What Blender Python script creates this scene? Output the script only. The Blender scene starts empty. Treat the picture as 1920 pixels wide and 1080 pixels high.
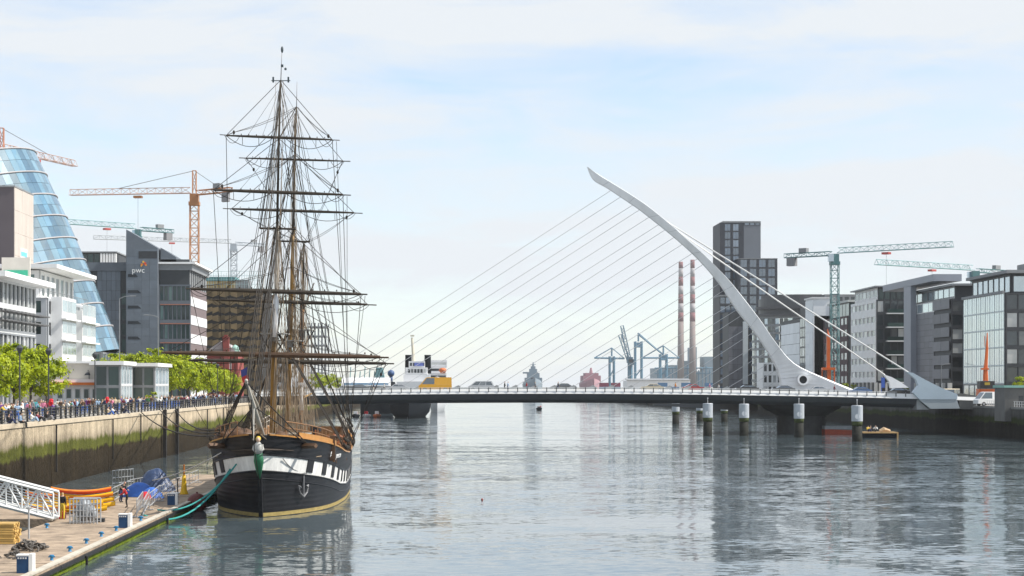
import bpy, math, random
from mathutils import Vector as V, Matrix, noise as mnoise
R = random.Random(11)
sc = bpy.context.scene
COL = sc.collection
# ------------------------------------------------------------------ camera calibration of the place
# camera 9 m above low tide; the river axis is +Y and runs to its vanishing point
F, CX, HY, H = 3600.0, 834.0, 722.0, 9.0
def P(px, py, Y): return V(((px-CX)/F*Y, Y, H-(py-HY)/F*Y))
def XX(px, Y): return (px-CX)/F*Y
def ZZ(py, Y): return H-(py-HY)/F*Y
def YX(px, X): return X*F/(px-CX)
cam = bpy.data.cameras.new('camera'); camo = bpy.data.objects.new('camera', cam); COL.objects.link(camo)
camo.location = (0, 0, H); camo.rotation_euler = (math.radians(90), 0, 0)
cam.lens = 67.5; cam.sensor_width = 36; cam.shift_x = (960-CX)/1920; cam.shift_y = (HY-540)/1920
cam.clip_start = 0.5; cam.clip_end = 20000
sc.camera = camo
# ------------------------------------------------------------------ daylight
SUN_EL, SUN_ROT = math.radians(47), math.radians(98)
W = bpy.data.worlds.new('World'); sc.world = W; W.use_nodes = True
nt = W.node_tree; nt.nodes.clear()
def nn(nt, t, **k):
    n = nt.nodes.new(t)
    for a, b in k.items(): setattr(n, a, b)
    return n
out = nn(nt, 'ShaderNodeOutputWorld'); bg = nn(nt, 'ShaderNodeBackground'); bg.inputs[1].default_value = 0.135
sky = nn(nt, 'ShaderNodeTexSky', sky_type='NISHITA'); sky.sun_disc = False
sky.sun_elevation = SUN_EL; sky.sun_rotation = SUN_ROT; sky.air_density = 1.0; sky.dust_density = 0.2; sky.ozone_density = 0.5
tc = nn(nt, 'ShaderNodeTexCoord'); mp = nn(nt, 'ShaderNodeMapping'); mp.inputs['Scale'].default_value = (2.6, 2.6, 13); mp.inputs['Location'].default_value = (1.5, 0.4, 2.3)
mp.inputs['Rotation'].default_value = (0, math.radians(4), 0)
nz = nn(nt, 'ShaderNodeTexNoise'); nz.inputs['Scale'].default_value = 1.0; nz.inputs['Detail'].default_value = 7; nz.inputs['Roughness'].default_value = .52
nz.inputs['Distortion'].default_value = .35
rp = nn(nt, 'ShaderNodeValToRGB'); rp.color_ramp.elements[0].position = .34; rp.color_ramp.elements[0].color = (.16, .16, .16, 1); rp.color_ramp.elements[1].position = .60
mx = nn(nt, 'ShaderNodeMix', data_type='RGBA'); mx.inputs[7].default_value = (4.65, 4.92, 5.2, 1)
L = nt.links.new
L(tc.outputs['Generated'], mp.inputs[0]); L(mp.outputs[0], nz.inputs['Vector']); L(nz.outputs['Fac'], rp.inputs[0])
n2 = nn(nt, 'ShaderNodeTexNoise'); n2.inputs['Scale'].default_value = 2.6; n2.inputs['Detail'].default_value = 8; n2.inputs['Roughness'].default_value = .6; n2.inputs['Distortion'].default_value = .6; L(mp.outputs[0], n2.inputs['Vector'])
st_ = nn(nt, 'ShaderNodeMapRange'); st_.inputs[1].default_value = .38; st_.inputs[2].default_value = .68; st_.inputs[3].default_value = -.14; st_.inputs[4].default_value = .42; L(n2.outputs['Fac'], st_.inputs[0])
sm_ = nn(nt, 'ShaderNodeMath', operation='ADD'); sm_.use_clamp = True; L(rp.outputs[0], sm_.inputs[0]); L(st_.outputs[0], sm_.inputs[1]); L(sm_.outputs[0], mx.inputs[0]); tn = nn(nt, 'ShaderNodeVectorMath', operation='MULTIPLY'); tn.inputs[1].default_value = (.90, .97, 1.07); L(sky.outputs[0], tn.inputs[0]); L(tn.outputs[0], mx.inputs[6]); L(mx.outputs[2], bg.inputs[0]); L(bg.outputs[0], out.inputs[0])
sl = bpy.data.lights.new('sun', 'SUN'); sl.energy = 5.0; sl.angle = math.radians(.6); sl.color = (1, .95, .87)
so = bpy.data.objects.new('sun', sl); COL.objects.link(so)
sd = V((math.sin(SUN_ROT)*math.cos(SUN_EL), math.cos(SUN_ROT)*math.cos(SUN_EL), math.sin(SUN_EL)))
so.rotation_euler = sd.to_track_quat('Z', 'Y').to_euler(); so.location = (60, 40, 120)
sc.view_settings.view_transform = 'Standard'; sc.view_settings.look = 'None'; sc.view_settings.exposure = 0.42; sc.view_settings.gamma = 1
sc.view_settings.use_curve_mapping = False
# ------------------------------------------------------------------ materials
MATS = {}
def mat(name, col, rough=.6, var=.15, scale=1.2, metal=0, bump=0, bscale=6, obvar=0, streak=0, spec=.5, coat=0):
    if name in MATS: return MATS[name]
    m = bpy.data.materials.new(name); m.use_nodes = True; t = m.node_tree; l = t.links.new
    b = t.nodes['Principled BSDF']; MATS[name] = m
    b.inputs['Roughness'].default_value = rough; b.inputs['Metallic'].default_value = metal
    b.inputs['Specular IOR Level'].default_value = spec*.7
    if coat: b.inputs['Coat Weight'].default_value = coat
    g = nn(t, 'ShaderNodeNewGeometry'); vec = g.outputs['Position']
    if streak:
        mpp = nn(t, 'ShaderNodeMapping'); mpp.inputs['Scale'].default_value = (1, 1, 1/streak); l(vec, mpp.inputs[0]); vec = mpp.outputs[0]
    n = nn(t, 'ShaderNodeTexNoise'); n.inputs['Scale'].default_value = scale; n.inputs['Detail'].default_value = 6; n.inputs['Roughness'].default_value = .65
    l(vec, n.inputs['Vector'])
    mr = nn(t, 'ShaderNodeMapRange'); mr.inputs[1].default_value = .25; mr.inputs[2].default_value = .75
    mr.inputs[3].default_value = 1-var; mr.inputs[4].default_value = 1+var; l(n.outputs['Fac'], mr.inputs[0])
    f = mr.outputs[0]
    if obvar:
        oi = nn(t, 'ShaderNodeObjectInfo'); m2 = nn(t, 'ShaderNodeMapRange'); m2.inputs[3].default_value = 1-obvar; m2.inputs[4].default_value = 1+obvar
        l(oi.outputs['Random'], m2.inputs[0]); mm = nn(t, 'ShaderNodeMath', operation='MULTIPLY'); l(f, mm.inputs[0]); l(m2.outputs[0], mm.inputs[1]); f = mm.outputs[0]
    vm = nn(t, 'ShaderNodeVectorMath', operation='SCALE'); vm.inputs[0].default_value = col; l(f, vm.inputs['Scale']); l(vm.outputs[0], b.inputs['Base Color'])
    if bump:
        nb = nn(t, 'ShaderNodeTexNoise'); nb.inputs['Scale'].default_value = bscale; nb.inputs['Detail'].default_value = 4; l(vec, nb.inputs['Vector'])
        bp = nn(t, 'ShaderNodeBump'); bp.inputs['Strength'].default_value = bump; bp.inputs['Distance'].default_value = .1
        l(nb.outputs['Fac'], bp.inputs['Height']); l(bp.outputs[0], b.inputs['Normal'])
    return m
def glass(name, col, refl=.45, rough=.06, blind=.18, bcol=(.42, .43, .42), wob=.02):
    """window glass: a tinted reflecting pane, each pane tilted a hair and some with blinds drawn"""
    if name in MATS: return MATS[name]
    m = bpy.data.materials.new(name); m.use_nodes = True; t = m.node_tree; l = t.links.new; MATS[name] = m
    b = t.nodes['Principled BSDF']; b.inputs['Roughness'].default_value = .35
    oi = nn(t, 'ShaderNodeObjectInfo'); g = nn(t, 'ShaderNodeNewGeometry')
    r = nn(t, 'ShaderNodeValToRGB'); r.color_ramp.interpolation = 'CONSTANT'
    e = r.color_ramp.elements; e[0].position = 0; e[0].color = (*[c*.7 for c in col], 1); e[1].position = 1-blind; e[1].color = (*bcol, 1)
    k = e.new((1-blind)*.45); k.color = (*[c*1.3 for c in col], 1)
    k = e.new((1-blind)*.8); k.color = (*[c*.55+d*.22 for c, d in zip(col, bcol)], 1)
    l(oi.outputs['Random'], r.inputs[0])
    n = nn(t, 'ShaderNodeTexNoise'); n.inputs['Scale'].default_value = .35; n.inputs['Detail'].default_value = 3; l(g.outputs['Position'], n.inputs['Vector'])
    mr = nn(t, 'ShaderNodeMapRange'); mr.inputs[3].default_value = .5; mr.inputs[4].default_value = 1.5; l(n.outputs['Fac'], mr.inputs[0])
    vm = nn(t, 'ShaderNodeVectorMath', operation='SCALE'); l(r.outputs[0], vm.inputs[0]); l(mr.outputs[0], vm.inputs['Scale']); l(vm.outputs[0], b.inputs['Base Color'])
    gl = nn(t, 'ShaderNodeBsdfGlossy'); gl.inputs['Roughness'].default_value = rough; gl.inputs['Color'].default_value = (.86, .93, .97, 1)
    if wob:
        bp = nn(t, 'ShaderNodeBump'); bp.inputs['Strength'].default_value = wob; bp.inputs['Distance'].default_value = 1.0; l(n.outputs['Fac'], bp.inputs['Height']); l(bp.outputs[0], gl.inputs['Normal'])
    fr = nn(t, 'ShaderNodeFresnel'); fr.inputs[0].default_value = 1.5
    ma = nn(t, 'ShaderNodeMath', operation='MULTIPLY_ADD'); ma.use_clamp = True; l(fr.outputs[0], ma.inputs[0]); ma.inputs[1].default_value = .8; ma.inputs[2].default_value = refl
    ms = nn(t, 'ShaderNodeMixShader'); l(ma.outputs[0], ms.inputs[0]); l(b.outputs[0], ms.inputs[1]); l(gl.outputs[0], ms.inputs[2])
    l(ms.outputs[0], t.nodes['Material Output'].inputs[0])
    return m
# ------------------------------------------------------------------ mesh builder
class B:
    def __init__(s): s.v = []; s.f = []; s.mi = []; s.m = 0
    def add(s, vs, fs):
        o = len(s.v); s.v += [V(p) for p in vs]
        for f in fs: s.f.append([o+i for i in f]); s.mi.append(s.m)
        return s
    def box(s, x0, x1, y0, y1, z0, z1):
        return s.add([(x, y, z) for z in (z0, z1) for y in (y0, y1) for x in (x0, x1)], [(0, 2, 3, 1), (4, 5, 7, 6), (0, 1, 5, 4), (2, 6, 7, 3), (0, 4, 6, 2), (1, 3, 7, 5)])
    def fbox(s, A, u, n, s0, s1, d0, d1, z0, z1):
        vs = []
        for z in (z0, z1):
            for d in (d0, d1):
                for t in (s0, s1): vs.append((A[0]+u[0]*t+n[0]*d, A[1]+u[1]*t+n[1]*d, z))
        return s.add(vs, [(0, 1, 3, 2), (4, 6, 7, 5), (0, 4, 5, 1), (2, 3, 7, 6), (0, 2, 6, 4), (1, 5, 7, 3)])
    def path(s, pts, r, n=6, cap=True):
        pts = [V(p) for p in pts]; N = len(pts); rr = r if isinstance(r, (list, tuple)) else [r*1.4 if r < .03 and n < 6 else r]*N
        vs = []; fs = []
        for i, p in enumerate(pts):
            d = (pts[min(i+1, N-1)]-pts[max(i-1, 0)])
            d = d.normalized() if d.length > 1e-9 else V((0, 0, 1))
            a = d.cross(V((0, 0, 1)) if abs(d.z) < .94 else V((0, 1, 0))).normalized(); b = d.cross(a)
            for k in range(n):
                t = 2*math.pi*k/n; vs.append(p+(a*math.cos(t)+b*math.sin(t))*rr[i])
        for i in range(N-1):
            for k in range(n):
                k2 = (k+1) % n; fs.append((i*n+k, i*n+k2, (i+1)*n+k2, (i+1)*n+k))
        if cap: fs.append(tuple(range(n-1, -1, -1))); fs.append(tuple((N-1)*n+k for k in range(n)))
        return s.add(vs, fs)
    def tube(s, p, q, r, r2=None, n=6): return s.path([p, q], [r, r if r2 is None else r2], n)
    def bar(s, p, q, w, h=None):
        """square bar between two points"""
        return s.path([p, q], (w if h is None else (w+h)/2)*.7071, 4)
    def prism(s, pts, off):
        n = len(pts); a = [V(p) for p in pts]; b = [p+V(off) for p in a]
        return s.add(a+b, [tuple(range(n)), tuple(range(2*n-1, n-1, -1))]+[(i, i+n, (i+1) % n+n, (i+1) % n) for i in range(n)])
    def lathe(s, c, prof, n=16):
        c = V(c); vs = []; fs = []
        for r, z in prof:
            for k in range(n): t = 2*math.pi*k/n; vs.append(c+V((r*math.cos(t), r*math.sin(t), z)))
        for i in range(len(prof)-1):
            for k in range(n): k2 = (k+1) % n; fs.append((i*n+k, i*n+k2, (i+1)*n+k2, (i+1)*n+k))
        fs.append(tuple(range(n-1, -1, -1))); fs.append(tuple((len(prof)-1)*n+k for k in range(n)))
        return s.add(vs, fs)
    def ball(s, c, rx, ry=None, rz=None, n=10, m=7, jit=0, seed=0):
        ry = ry or rx; rz = rz or rx; c = V(c); vs = []; fs = []
        for i in range(m+1):
            a = math.pi*i/m
            for k in range(n):
                t = 2*math.pi*k/n; d = V((math.sin(a)*math.cos(t), math.sin(a)*math.sin(t), math.cos(a)))
                j = 1+jit*mnoise.noise(d*2.3+V((seed, 0, 0))) if jit else 1
                vs.append(c+V((d.x*rx, d.y*ry, d.z*rz))*j)
        for i in range(m):
            for k in range(n): k2 = (k+1) % n; fs.append((i*n+k, (i+1)*n+k, (i+1)*n+k2, i*n+k2))
        return s.add(vs, fs)
    def grid(s, rows, closed=False):
        """rows of equal length point lists"""
        n = len(rows[0]); vs = [p for r in rows for p in r]; fs = []
        for i in range(len(rows)-1):
            for k in range(n if closed else n-1):
                k2 = (k+1) % n; fs.append((i*n+k, i*n+k2, (i+1)*n+k2, (i+1)*n+k))
        return s.add(vs, fs)
    def mesh(s, name, mats, smooth=False, org=(0, 0, 0)):
        me = bpy.data.meshes.new(name); o = V(org)
        me.from_pydata([tuple(p-o) for p in s.v], [], s.f)
        for m in (mats if isinstance(mats, (list, tuple)) else [mats]): me.materials.append(m)
        if any(s.mi): me.polygons.foreach_set('material_index', s.mi)
        if smooth: me.polygons.foreach_set('use_smooth', [True]*len(s.f))
        me.update(); return me
    def make(s, name, mats, parent=None, smooth=False, local=False, label=None):
        """link as one object; vertices are world coordinates unless local"""
        o = bpy.data.objects.new(name, s.mesh(name, mats, smooth, (0, 0, 0) if local or parent is None else wl(parent)))
        COL.objects.link(o); o.parent = parent
        if label: o['label'] = label
        return o
def wl(o):
    p = V((0, 0, 0))
    while o: p = p+V(o.location); o = o.parent
    return p
def tag(o, label=None, cat=None, group=None, kind=None):
    if label: o['label'] = label
    if cat: o['category'] = cat
    if group: o['group'] = group
    if kind: o['kind'] = kind
    return o
def thing(name, label, cat, loc, group=None, rz=0):
    o = bpy.data.objects.new(name, None); COL.objects.link(o); o.location = loc; o.rotation_euler = (0, 0, rz); o.empty_display_size = .3
    return tag(o, label, cat, group)
def piece(name, me, parent, loc, rz=0, world=True, rot=None):
    o = bpy.data.objects.new(name, me); COL.objects.link(o); o.parent = parent
    o.location = V(loc)-wl(parent) if world else loc; o.rotation_euler = rot or (0, 0, rz)
    return o
def solo(b, name, mats, label, cat, loc, group=None, smooth=False):
    """a thing that is one mesh, origin at loc"""
    o = bpy.data.objects.new(name, b.mesh(name, mats, smooth, loc)); COL.objects.link(o); o.location = loc
    return tag(o, label, cat, group)
def copy_tree(o, parent=None):
    c = o.copy(); COL.objects.link(c); c.parent = parent
    for ch in list(o.children): copy_tree(ch, c)
    return c
def sag(p, q, d, n=8):
    p, q = V(p), V(q); return [p.lerp(q, i/n)-V((0, 0, d*4*(i/n)*(1-i/n))) for i in range(n+1)]
def interp(tab, x):
    if x <= tab[0][0]: return tab[0][1]
    for (a, b), (c, d) in zip(tab, tab[1:]):
        if x <= c: return b+(d-b)*(x-a)/(c-a)
    return tab[-1][1]
# ------------------------------------------------------------------ facade kit
def uv2(A, Bp):
    d = V((Bp[0]-A[0], Bp[1]-A[1])); Lh = d.length; u = d/Lh; return u, V((u.y, -u.x)), Lh
def win_mesh(name, w, h, gm, fm, nx=1, ny=1, fw=.08, dep=.06):
    b = B(); b.m = 0; b.box(0, w, -.03, 0, 0, h); b.m = 1
    for i in range(nx+1):
        x = min(max(w*i/nx, fw/2), w-fw/2); b.box(x-fw/2, x+fw/2, -dep, -.031, 0, h)
    for j in range(ny+1):
        z = min(max(h*j/ny, fw/2), h-fw/2); b.box(fw/2, w-fw/2, -dep+.004, -.031, z-fw/2, z+fw/2)
    return b.mesh(name, [gm, fm])
def facade(root, A, Bp, z0, rows, cols, gm, fm, wm, sill=.9, head=.4, pier=.4, edge=.6, t=.25, nx=1, ny=1, skip=(), wname='window', wallname='wall', over=(0, 0), fw=.08, pier_t=None):
    """outer wall proud of the core with real openings; one object per window. rows: list of storey heights"""
    u, n, Lh = uv2(A, Bp); b = B(); z = z0; cw = (Lh-2*edge-(cols-1)*pier)/cols
    pt = t if pier_t is None else pier_t
    ang = math.atan2(u.y, u.x); ms = {}
    for ri, h in enumerate(rows):
        if sill > 0: b.fbox(A, u, n, -over[0], Lh+over[1], 0, t, z, z+sill)
        if head > 0: b.fbox(A, u, n, -over[0], Lh+over[1], 0, t, z+h-head, z+h)
        for c in range(cols+1):
            s0 = -over[0] if c == 0 else edge+c*cw+(c-1)*pier; s1 = Lh+over[1] if c == cols else edge+c*(cw+pier)
            if s1-s0 > .01: b.fbox(A, u, n, s0, s1, 0, pt, z+sill, z+h-head)
        for c in range(cols):
            if (ri, c) in skip: continue
            s0 = edge+c*(cw+pier); k = round(h, 3)
            if k not in ms: ms[k] = win_mesh(wname, cw, h-sill-head, gm, fm, nx, ny, fw)
            piece(wname, ms[k], root, (A[0]+u.x*s0+n.x*.02, A[1]+u.y*s0+n.y*.02, z+sill), ang)
        z += h
    if b.v: b.make(wallname, wm, root)
    return z
def panels(root, A, Bp, z0, z1, nx, nz, pm, name='panel', gap=.05, t=.1, d0=.02, jit=.004):
    u, n, Lh = uv2(A, Bp); w = Lh/nx; h = (z1-z0)/nz; b = B(); b.box(gap/2, w-gap/2, -t, 0, gap/2, h-gap/2); me = b.mesh(name, pm); ang = math.atan2(u.y, u.x)
    for j in range(nz):
        for i in range(nx):
            piece(name, me, root, (A[0]+u.x*w*i+n.x*d0, A[1]+u.y*w*i+n.y*d0, z0+h*j), rot=(R.uniform(-jit, jit), R.uniform(-jit, jit), ang+R.uniform(-jit, jit)))
def struct(b, name, m, smooth=False): return tag(b.make(name, m, None, smooth), kind='structure')
# ================================================================== SETTING
def water_mat():
    m = bpy.data.materials.new('river_water'); m.use_nodes = True; t = m.node_tree; l = t.links.new; b = t.nodes['Principled BSDF']
    b.inputs['Base Color'].default_value = (.078, .104, .117, 1); b.inputs['Roughness'].default_value = .05; b.inputs['IOR'].default_value = 1.333
    g = nn(t, 'ShaderNodeNewGeometry')
    def nz(scale, sx, det, rough=.55, dist=0):
        mp = nn(t, 'ShaderNodeMapping'); mp.inputs['Scale'].default_value = (sx, 1, 1); l(g.outputs['Position'], mp.inputs[0])
        n = nn(t, 'ShaderNodeTexNoise'); n.inputs['Scale'].default_value = scale; n.inputs['Detail'].default_value = det; n.inputs['Roughness'].default_value = rough
        n.inputs['Distortion'].default_value = dist; l(mp.outputs[0], n.inputs['Vector']); return n
    def vop(op, a, c=None):
        x = nn(t, 'ShaderNodeVectorMath', operation=op); l(a, x.inputs[0])
        if isinstance(c, tuple): x.inputs[1].default_value = c
        elif c is not None: l(c, x.inputs['Scale' if op == 'SCALE' else 1])
        return x.outputs[0]
    # wavelets: the slope of the surface taken straight from layered noise
    w1 = vop('SUBTRACT', nz(.16, .8, 2, .5, .3).outputs['Color'], (.5, .5, .5)); w2 = vop('SUBTRACT', nz(1.9, .55, 5, .62, .5).outputs['Color'], (.5, .5, .5))
    patch = nz(.045, .22, 3); pr = nn(t, 'ShaderNodeMapRange'); pr.inputs[1].default_value = .38; pr.inputs[2].default_value = .64; pr.inputs[3].default_value = .30; pr.inputs[4].default_value = 1.35; l(patch.outputs['Fac'], pr.inputs[0])
    sm = vop('ADD', vop('MULTIPLY', w1, (.06, .09, 0)), vop('SCALE', vop('MULTIPLY', w2, (.5*WAVE, WAVE, 0)), pr.outputs[0]))
    nrm = vop('NORMALIZE', vop('ADD', sm, (0, 0, 1))); l(nrm, b.inputs['Normal'])
    return m
WAVE = .30
b = B(); b.add([(-2500, -120, 0), (2500, -120, 0), (2500, 5800, 0), (-2500, 5800, 0)], [(0, 1, 2, 3)]); struct(b, 'river', water_mat())

def tidal(name, hi, zg0, zg1, green=(.105, .112, .02), low=(.036, .026, .014), amp=1.0):
    """quay masonry: pale above, a green weed band and dark wrack below the tide mark"""
    m = bpy.data.materials.new(name); m.use_nodes = True; t = m.node_tree; l = t.links.new; bs = t.nodes['Principled BSDF']; bs.inputs['Roughness'].default_value = .85; bs.inputs['Specular IOR Level'].default_value = .12
    g = nn(t, 'ShaderNodeNewGeometry'); sx = nn(t, 'ShaderNodeSeparateXYZ'); l(g.outputs['Position'], sx.inputs[0])
    def nz(sc, det, zs):
        mp = nn(t, 'ShaderNodeMapping'); mp.inputs['Scale'].default_value = (1, 1, zs); l(g.outputs['Position'], mp.inputs[0])
        n = nn(t, 'ShaderNodeTexNoise'); n.inputs['Scale'].default_value = sc; n.inputs['Detail'].default_value = det; n.inputs['Roughness'].default_value = .7; l(mp.outputs[0], n.inputs['Vector']); return n.outputs['Fac']
    def ma(a, k, c):
        x = nn(t, 'ShaderNodeMath', operation='MULTIPLY_ADD'); l(a, x.inputs[0]); x.inputs[1].default_value = k
        if isinstance(c, float): x.inputs[2].default_value = c
        else: l(c, x.inputs[2])
        return x.outputs[0]
    rag = ma(nz(1.1, 6, .25), 1.5*amp, -.75*amp); rag2 = ma(nz(.16, 2, .5), 1.3*amp, -.65*amp)
    ad = nn(t, 'ShaderNodeMath', operation='ADD'); l(rag, ad.inputs[0]); l(rag2, ad.inputs[1])
    zz = ma(ad.outputs[0], 1.0, sx.outputs[2])
    r = nn(t, 'ShaderNodeValToRGB'); mr = nn(t, 'ShaderNodeMapRange'); mr.inputs[1].default_value = 0; mr.inputs[2].default_value = 6; l(zz, mr.inputs[0]); l(mr.outputs[0], r.inputs[0])
    e = r.color_ramp.elements; e[0].position = 0; e[0].color = (*[c*.7 for c in low], 1); e[1].position = 1; e[1].color = (*hi, 1)
    for p, c in ((zg0/6-.02, low), (zg0/6+.02, green), (zg1/6-.04, [c*.9 for c in green]), (zg1/6+.03, [h*.72 for h in hi]), (zg1/6+.13, hi)):
        k = e.new(p); k.color = (*c, 1)
    st = nz(.9, 6, .12); s2 = nz(.25, 5, .8)
    f = ma(st, 1.5, .25); f2 = ma(s2, 1.2, .4); mm = nn(t, 'ShaderNodeMath', operation='MULTIPLY'); l(f, mm.inputs[0]); l(f2, mm.inputs[1])
    vm = nn(t, 'ShaderNodeVectorMath', operation='SCALE'); l(r.outputs[0], vm.inputs[0]); l(mm.outputs[0], vm.inputs['Scale']); l(vm.outputs[0], bs.inputs['Base Color'])
    bp = nn(t, 'ShaderNodeBump'); bp.inputs['Strength'].default_value = 1; bp.inputs['Distance'].default_value = .35; l(nz(2.2, 8, .5), bp.inputs['Height']); l(bp.outputs[0], bs.inputs['Normal'])
    return m
QX, QZ, RX, RZ = -35.0, 5.8, 95.0, 5.3
pave = mat('paving', (.30, .28, .25), .8, .2, .5, bump=.2)
asphalt = mat('asphalt', (.06, .06, .062), .85, .2, .7)
b = B(); b.add([(-2500, -60, QZ), (QX-.9, -60, QZ), (QX-.9, 2600, QZ), (-2500, 2600, QZ)], [(0, 1, 2, 3)]); struct(b, 'pavement', pave)
b = B(); b.add([(-58, -60, QZ+.004), (-49, -60, QZ+.004), (-49, 2600, QZ+.004), (-58, 2600, QZ+.004)], [(0, 1, 2, 3)]); struct(b, 'road', asphalt)
b = B(); b.add([(RX+.9, 100, RZ), (2500, 100, RZ), (2500, 2600, RZ), (RX+.9, 2600, RZ)], [(0, 1, 2, 3)]); struct(b, 'pavement', pave)
b = B(); b.add([(101, 100, RZ+.004), (111, 100, RZ+.004), (111, 2600, RZ+.004), (101, 2600, RZ+.004)], [(0, 1, 2, 3)]); struct(b, 'road', asphalt)
b = B(); b.box(-2400, 2400, 2600, 5700, -1.5, 2.6); struct(b, 'far_shore', mat('far_shore', (.10, .11, .10), .9, .2, .01))
# ---- left quay wall: long concrete panels with open joints, coping above
wallm = tidal('quay_masonry', (.50, .41, .29), 2.75, 3.85)
copm = mat('coping', (.50, .42, .31), .8, .2, .6, bump=.3)
qw = thing('quay_wall', 'sunlit beige river wall with green weed band and dark wrack below', 'quay wall', (QX, 250, 0))
ys = [55, 84, 113, 142, 171, 200, 229, 258, 287, 316, 345, 374, 403, 440, 500, 600, 800, 1100]
for y0, y1 in zip(ys, ys[1:]):
    b = B(); n = max(2, int((y1-y0)/3)); rows = []
    for k in range(n+1):
        y = y0+.06+(y1-y0-.12)*k/n
        rows.append([(QX-.05+.10*mnoise.noise(V((z*.7, y*.31, 3)))*(1 if z < 3 else .25), y, z) for z in (-2, 0, .6, 1.2, 1.8, 2.4, 3, 3.8, 4.6, QZ-.32)])
    b.grid([r+[(QX-1, r[0][1], QZ-.32), (QX-1, r[0][1], -2)] for r in rows], closed=True); b.add([p for p in rows[0]]+[(QX-1, rows[0][0][1], QZ-.32), (QX-1, rows[0][0][1], -2)], [tuple(range(12))]); b.make('wall_panel', wallm, qw)
    b = B(); b.box(QX-.95, QX+.06, y0+.015, y1-.015, QZ-.318, QZ+.02); b.make('coping_stone', copm, qw)
dark = mat('black_timber', (.025, .022, .02), .7, .3, 2, bump=.5)
for k, (px, w) in enumerate(((107, .22), (213, .14), (265, .2), (307, .42), (330, .42), (390, .3), (420, .3))):
    y = YX(px, QX+.2)
    if w > .4:
        b = B(); b.box(QX+.14, QX+.55, y-.3, y+.3, -2, QZ+.15); o = B(); o.box(QX+.1, QX+.62, y-.36, y+.36, 3.6, 3.9)
        r = thing('fender_pile', 'black timber fender pile against the wall, '+('nearer of the pair' if px == 307 else 'farther of the pair'), 'fender pile', (QX+.3, y, 0), 'fender piles on the quay wall')
        b.make('post', dark, r); o.make('band', mat('rust', (.10, .05, .03), .8, .3, 3), r)
    elif px == 265:
        r = thing('quay_ladder', 'short dark ladder fixed to the sunlit quay wall', 'ladder', (QX+.1, y, 0))
        for s in (-.25, .25):
            b = B(); b.box(QX+.11, QX+.18, y+s-.03, y+s+.03, 2.4, QZ-.1); b.make('rail', dark, r)
        rung = B(); rung.box(.12, .17, -.22, .22, -.02, .02); rm = rung.mesh('rung', dark)
        for j in range(10): piece('rung', rm, r, (QX, y, 2.6+j*.3))
    else:
        b = B(); b.box(QX+.075, QX+.2, y-w/2, y+w/2, 1.2, QZ-.36)
        solo(b, 'fender_strip', dark, {107: 'dark vertical strip on the quay wall below the sitting people, leftmost', 213: 'thin dark vertical strip on the wall below the railings, second from left', 390: 'dark strip on the wall just left of the ship bow', 420: 'dark strip on the wall half hidden by the ship bow rigging'}[px], 'fender strip', (QX, y, 1.2))
# ---- quay railing
iron = mat('black_iron', (.03, .032, .035), .45, .1, 3)
rl = thing('quay_railing', 'black iron railing along the top of the left quay', 'railing', (QX-1.0, 260, QZ))
b = B(); b.box(-.08, .08, -.07, .07, 0, 1.18); b.ball((0, 0, 1.2), .085, n=6, m=4); pm = b.mesh('railing_post', iron)
y = 120
while y < 436: piece('railing_post', pm, rl, (QX-1.0, y, QZ+.02)); y += 2.4
for zz in (.28, .58, .86, 1.12):
    b = B(); b.tube((QX-1.0, 119, QZ+zz), (QX-1.0, 437, QZ+zz),   .038 if zz < 1 else .055, n=5); b.make('rail', iron, rl)
# ---- right quay wall (in shade, weedy)
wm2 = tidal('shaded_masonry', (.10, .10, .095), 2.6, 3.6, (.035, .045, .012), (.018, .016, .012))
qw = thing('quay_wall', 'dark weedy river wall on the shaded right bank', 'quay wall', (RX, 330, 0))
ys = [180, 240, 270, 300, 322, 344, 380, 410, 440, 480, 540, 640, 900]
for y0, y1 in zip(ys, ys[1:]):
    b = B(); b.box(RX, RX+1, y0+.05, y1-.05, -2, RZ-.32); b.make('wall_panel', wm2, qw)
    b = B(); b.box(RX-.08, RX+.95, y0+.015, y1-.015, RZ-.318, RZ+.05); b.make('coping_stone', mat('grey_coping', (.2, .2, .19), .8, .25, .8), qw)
# low rail and fender timbers on right wall
rl = thing('quay_railing', 'pale low railing on the right quay beside the vans', 'railing', (RX+.4, 330, RZ))
b = B(); b.box(-.04, .04, -.04, .04, 0, .95); pm = b.mesh('railing_post', mat('pale_steel', (.55, .56, .56), .4, .1, 2))
for k in range(26): piece('railing_post', pm, rl, (RX+.4, 312+k*1.35, RZ+.05))
for zz in (.5, .95):
    b = B(); b.tube((RX+.4, 312, RZ+zz), (RX+.4, 345.75, RZ+zz), .03, n=5); b.make('rail', MATS['pale_steel'], rl)
# ---- haze: one closed box of thin even air round camera and scene, the sky outside it
hz = bpy.data.materials.new('haze'); hz.use_nodes = True; t = hz.node_tree; t.nodes.clear(); o_ = nn(t, 'ShaderNodeOutputMaterial'); pv = nn(t, 'ShaderNodeVolumePrincipled')
pv.inputs['Color'].default_value = (.97, .985, 1, 1); pv.inputs['Density'].default_value = .00006; pv.inputs['Anisotropy'].default_value = 0
t.links.new(pv.outputs[0], o_.inputs['Volume'])
b = B(); b.box(-2600, 2600, -200, 5900, -3, 245); tag(b.make('haze', hz), kind='stuff')
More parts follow.
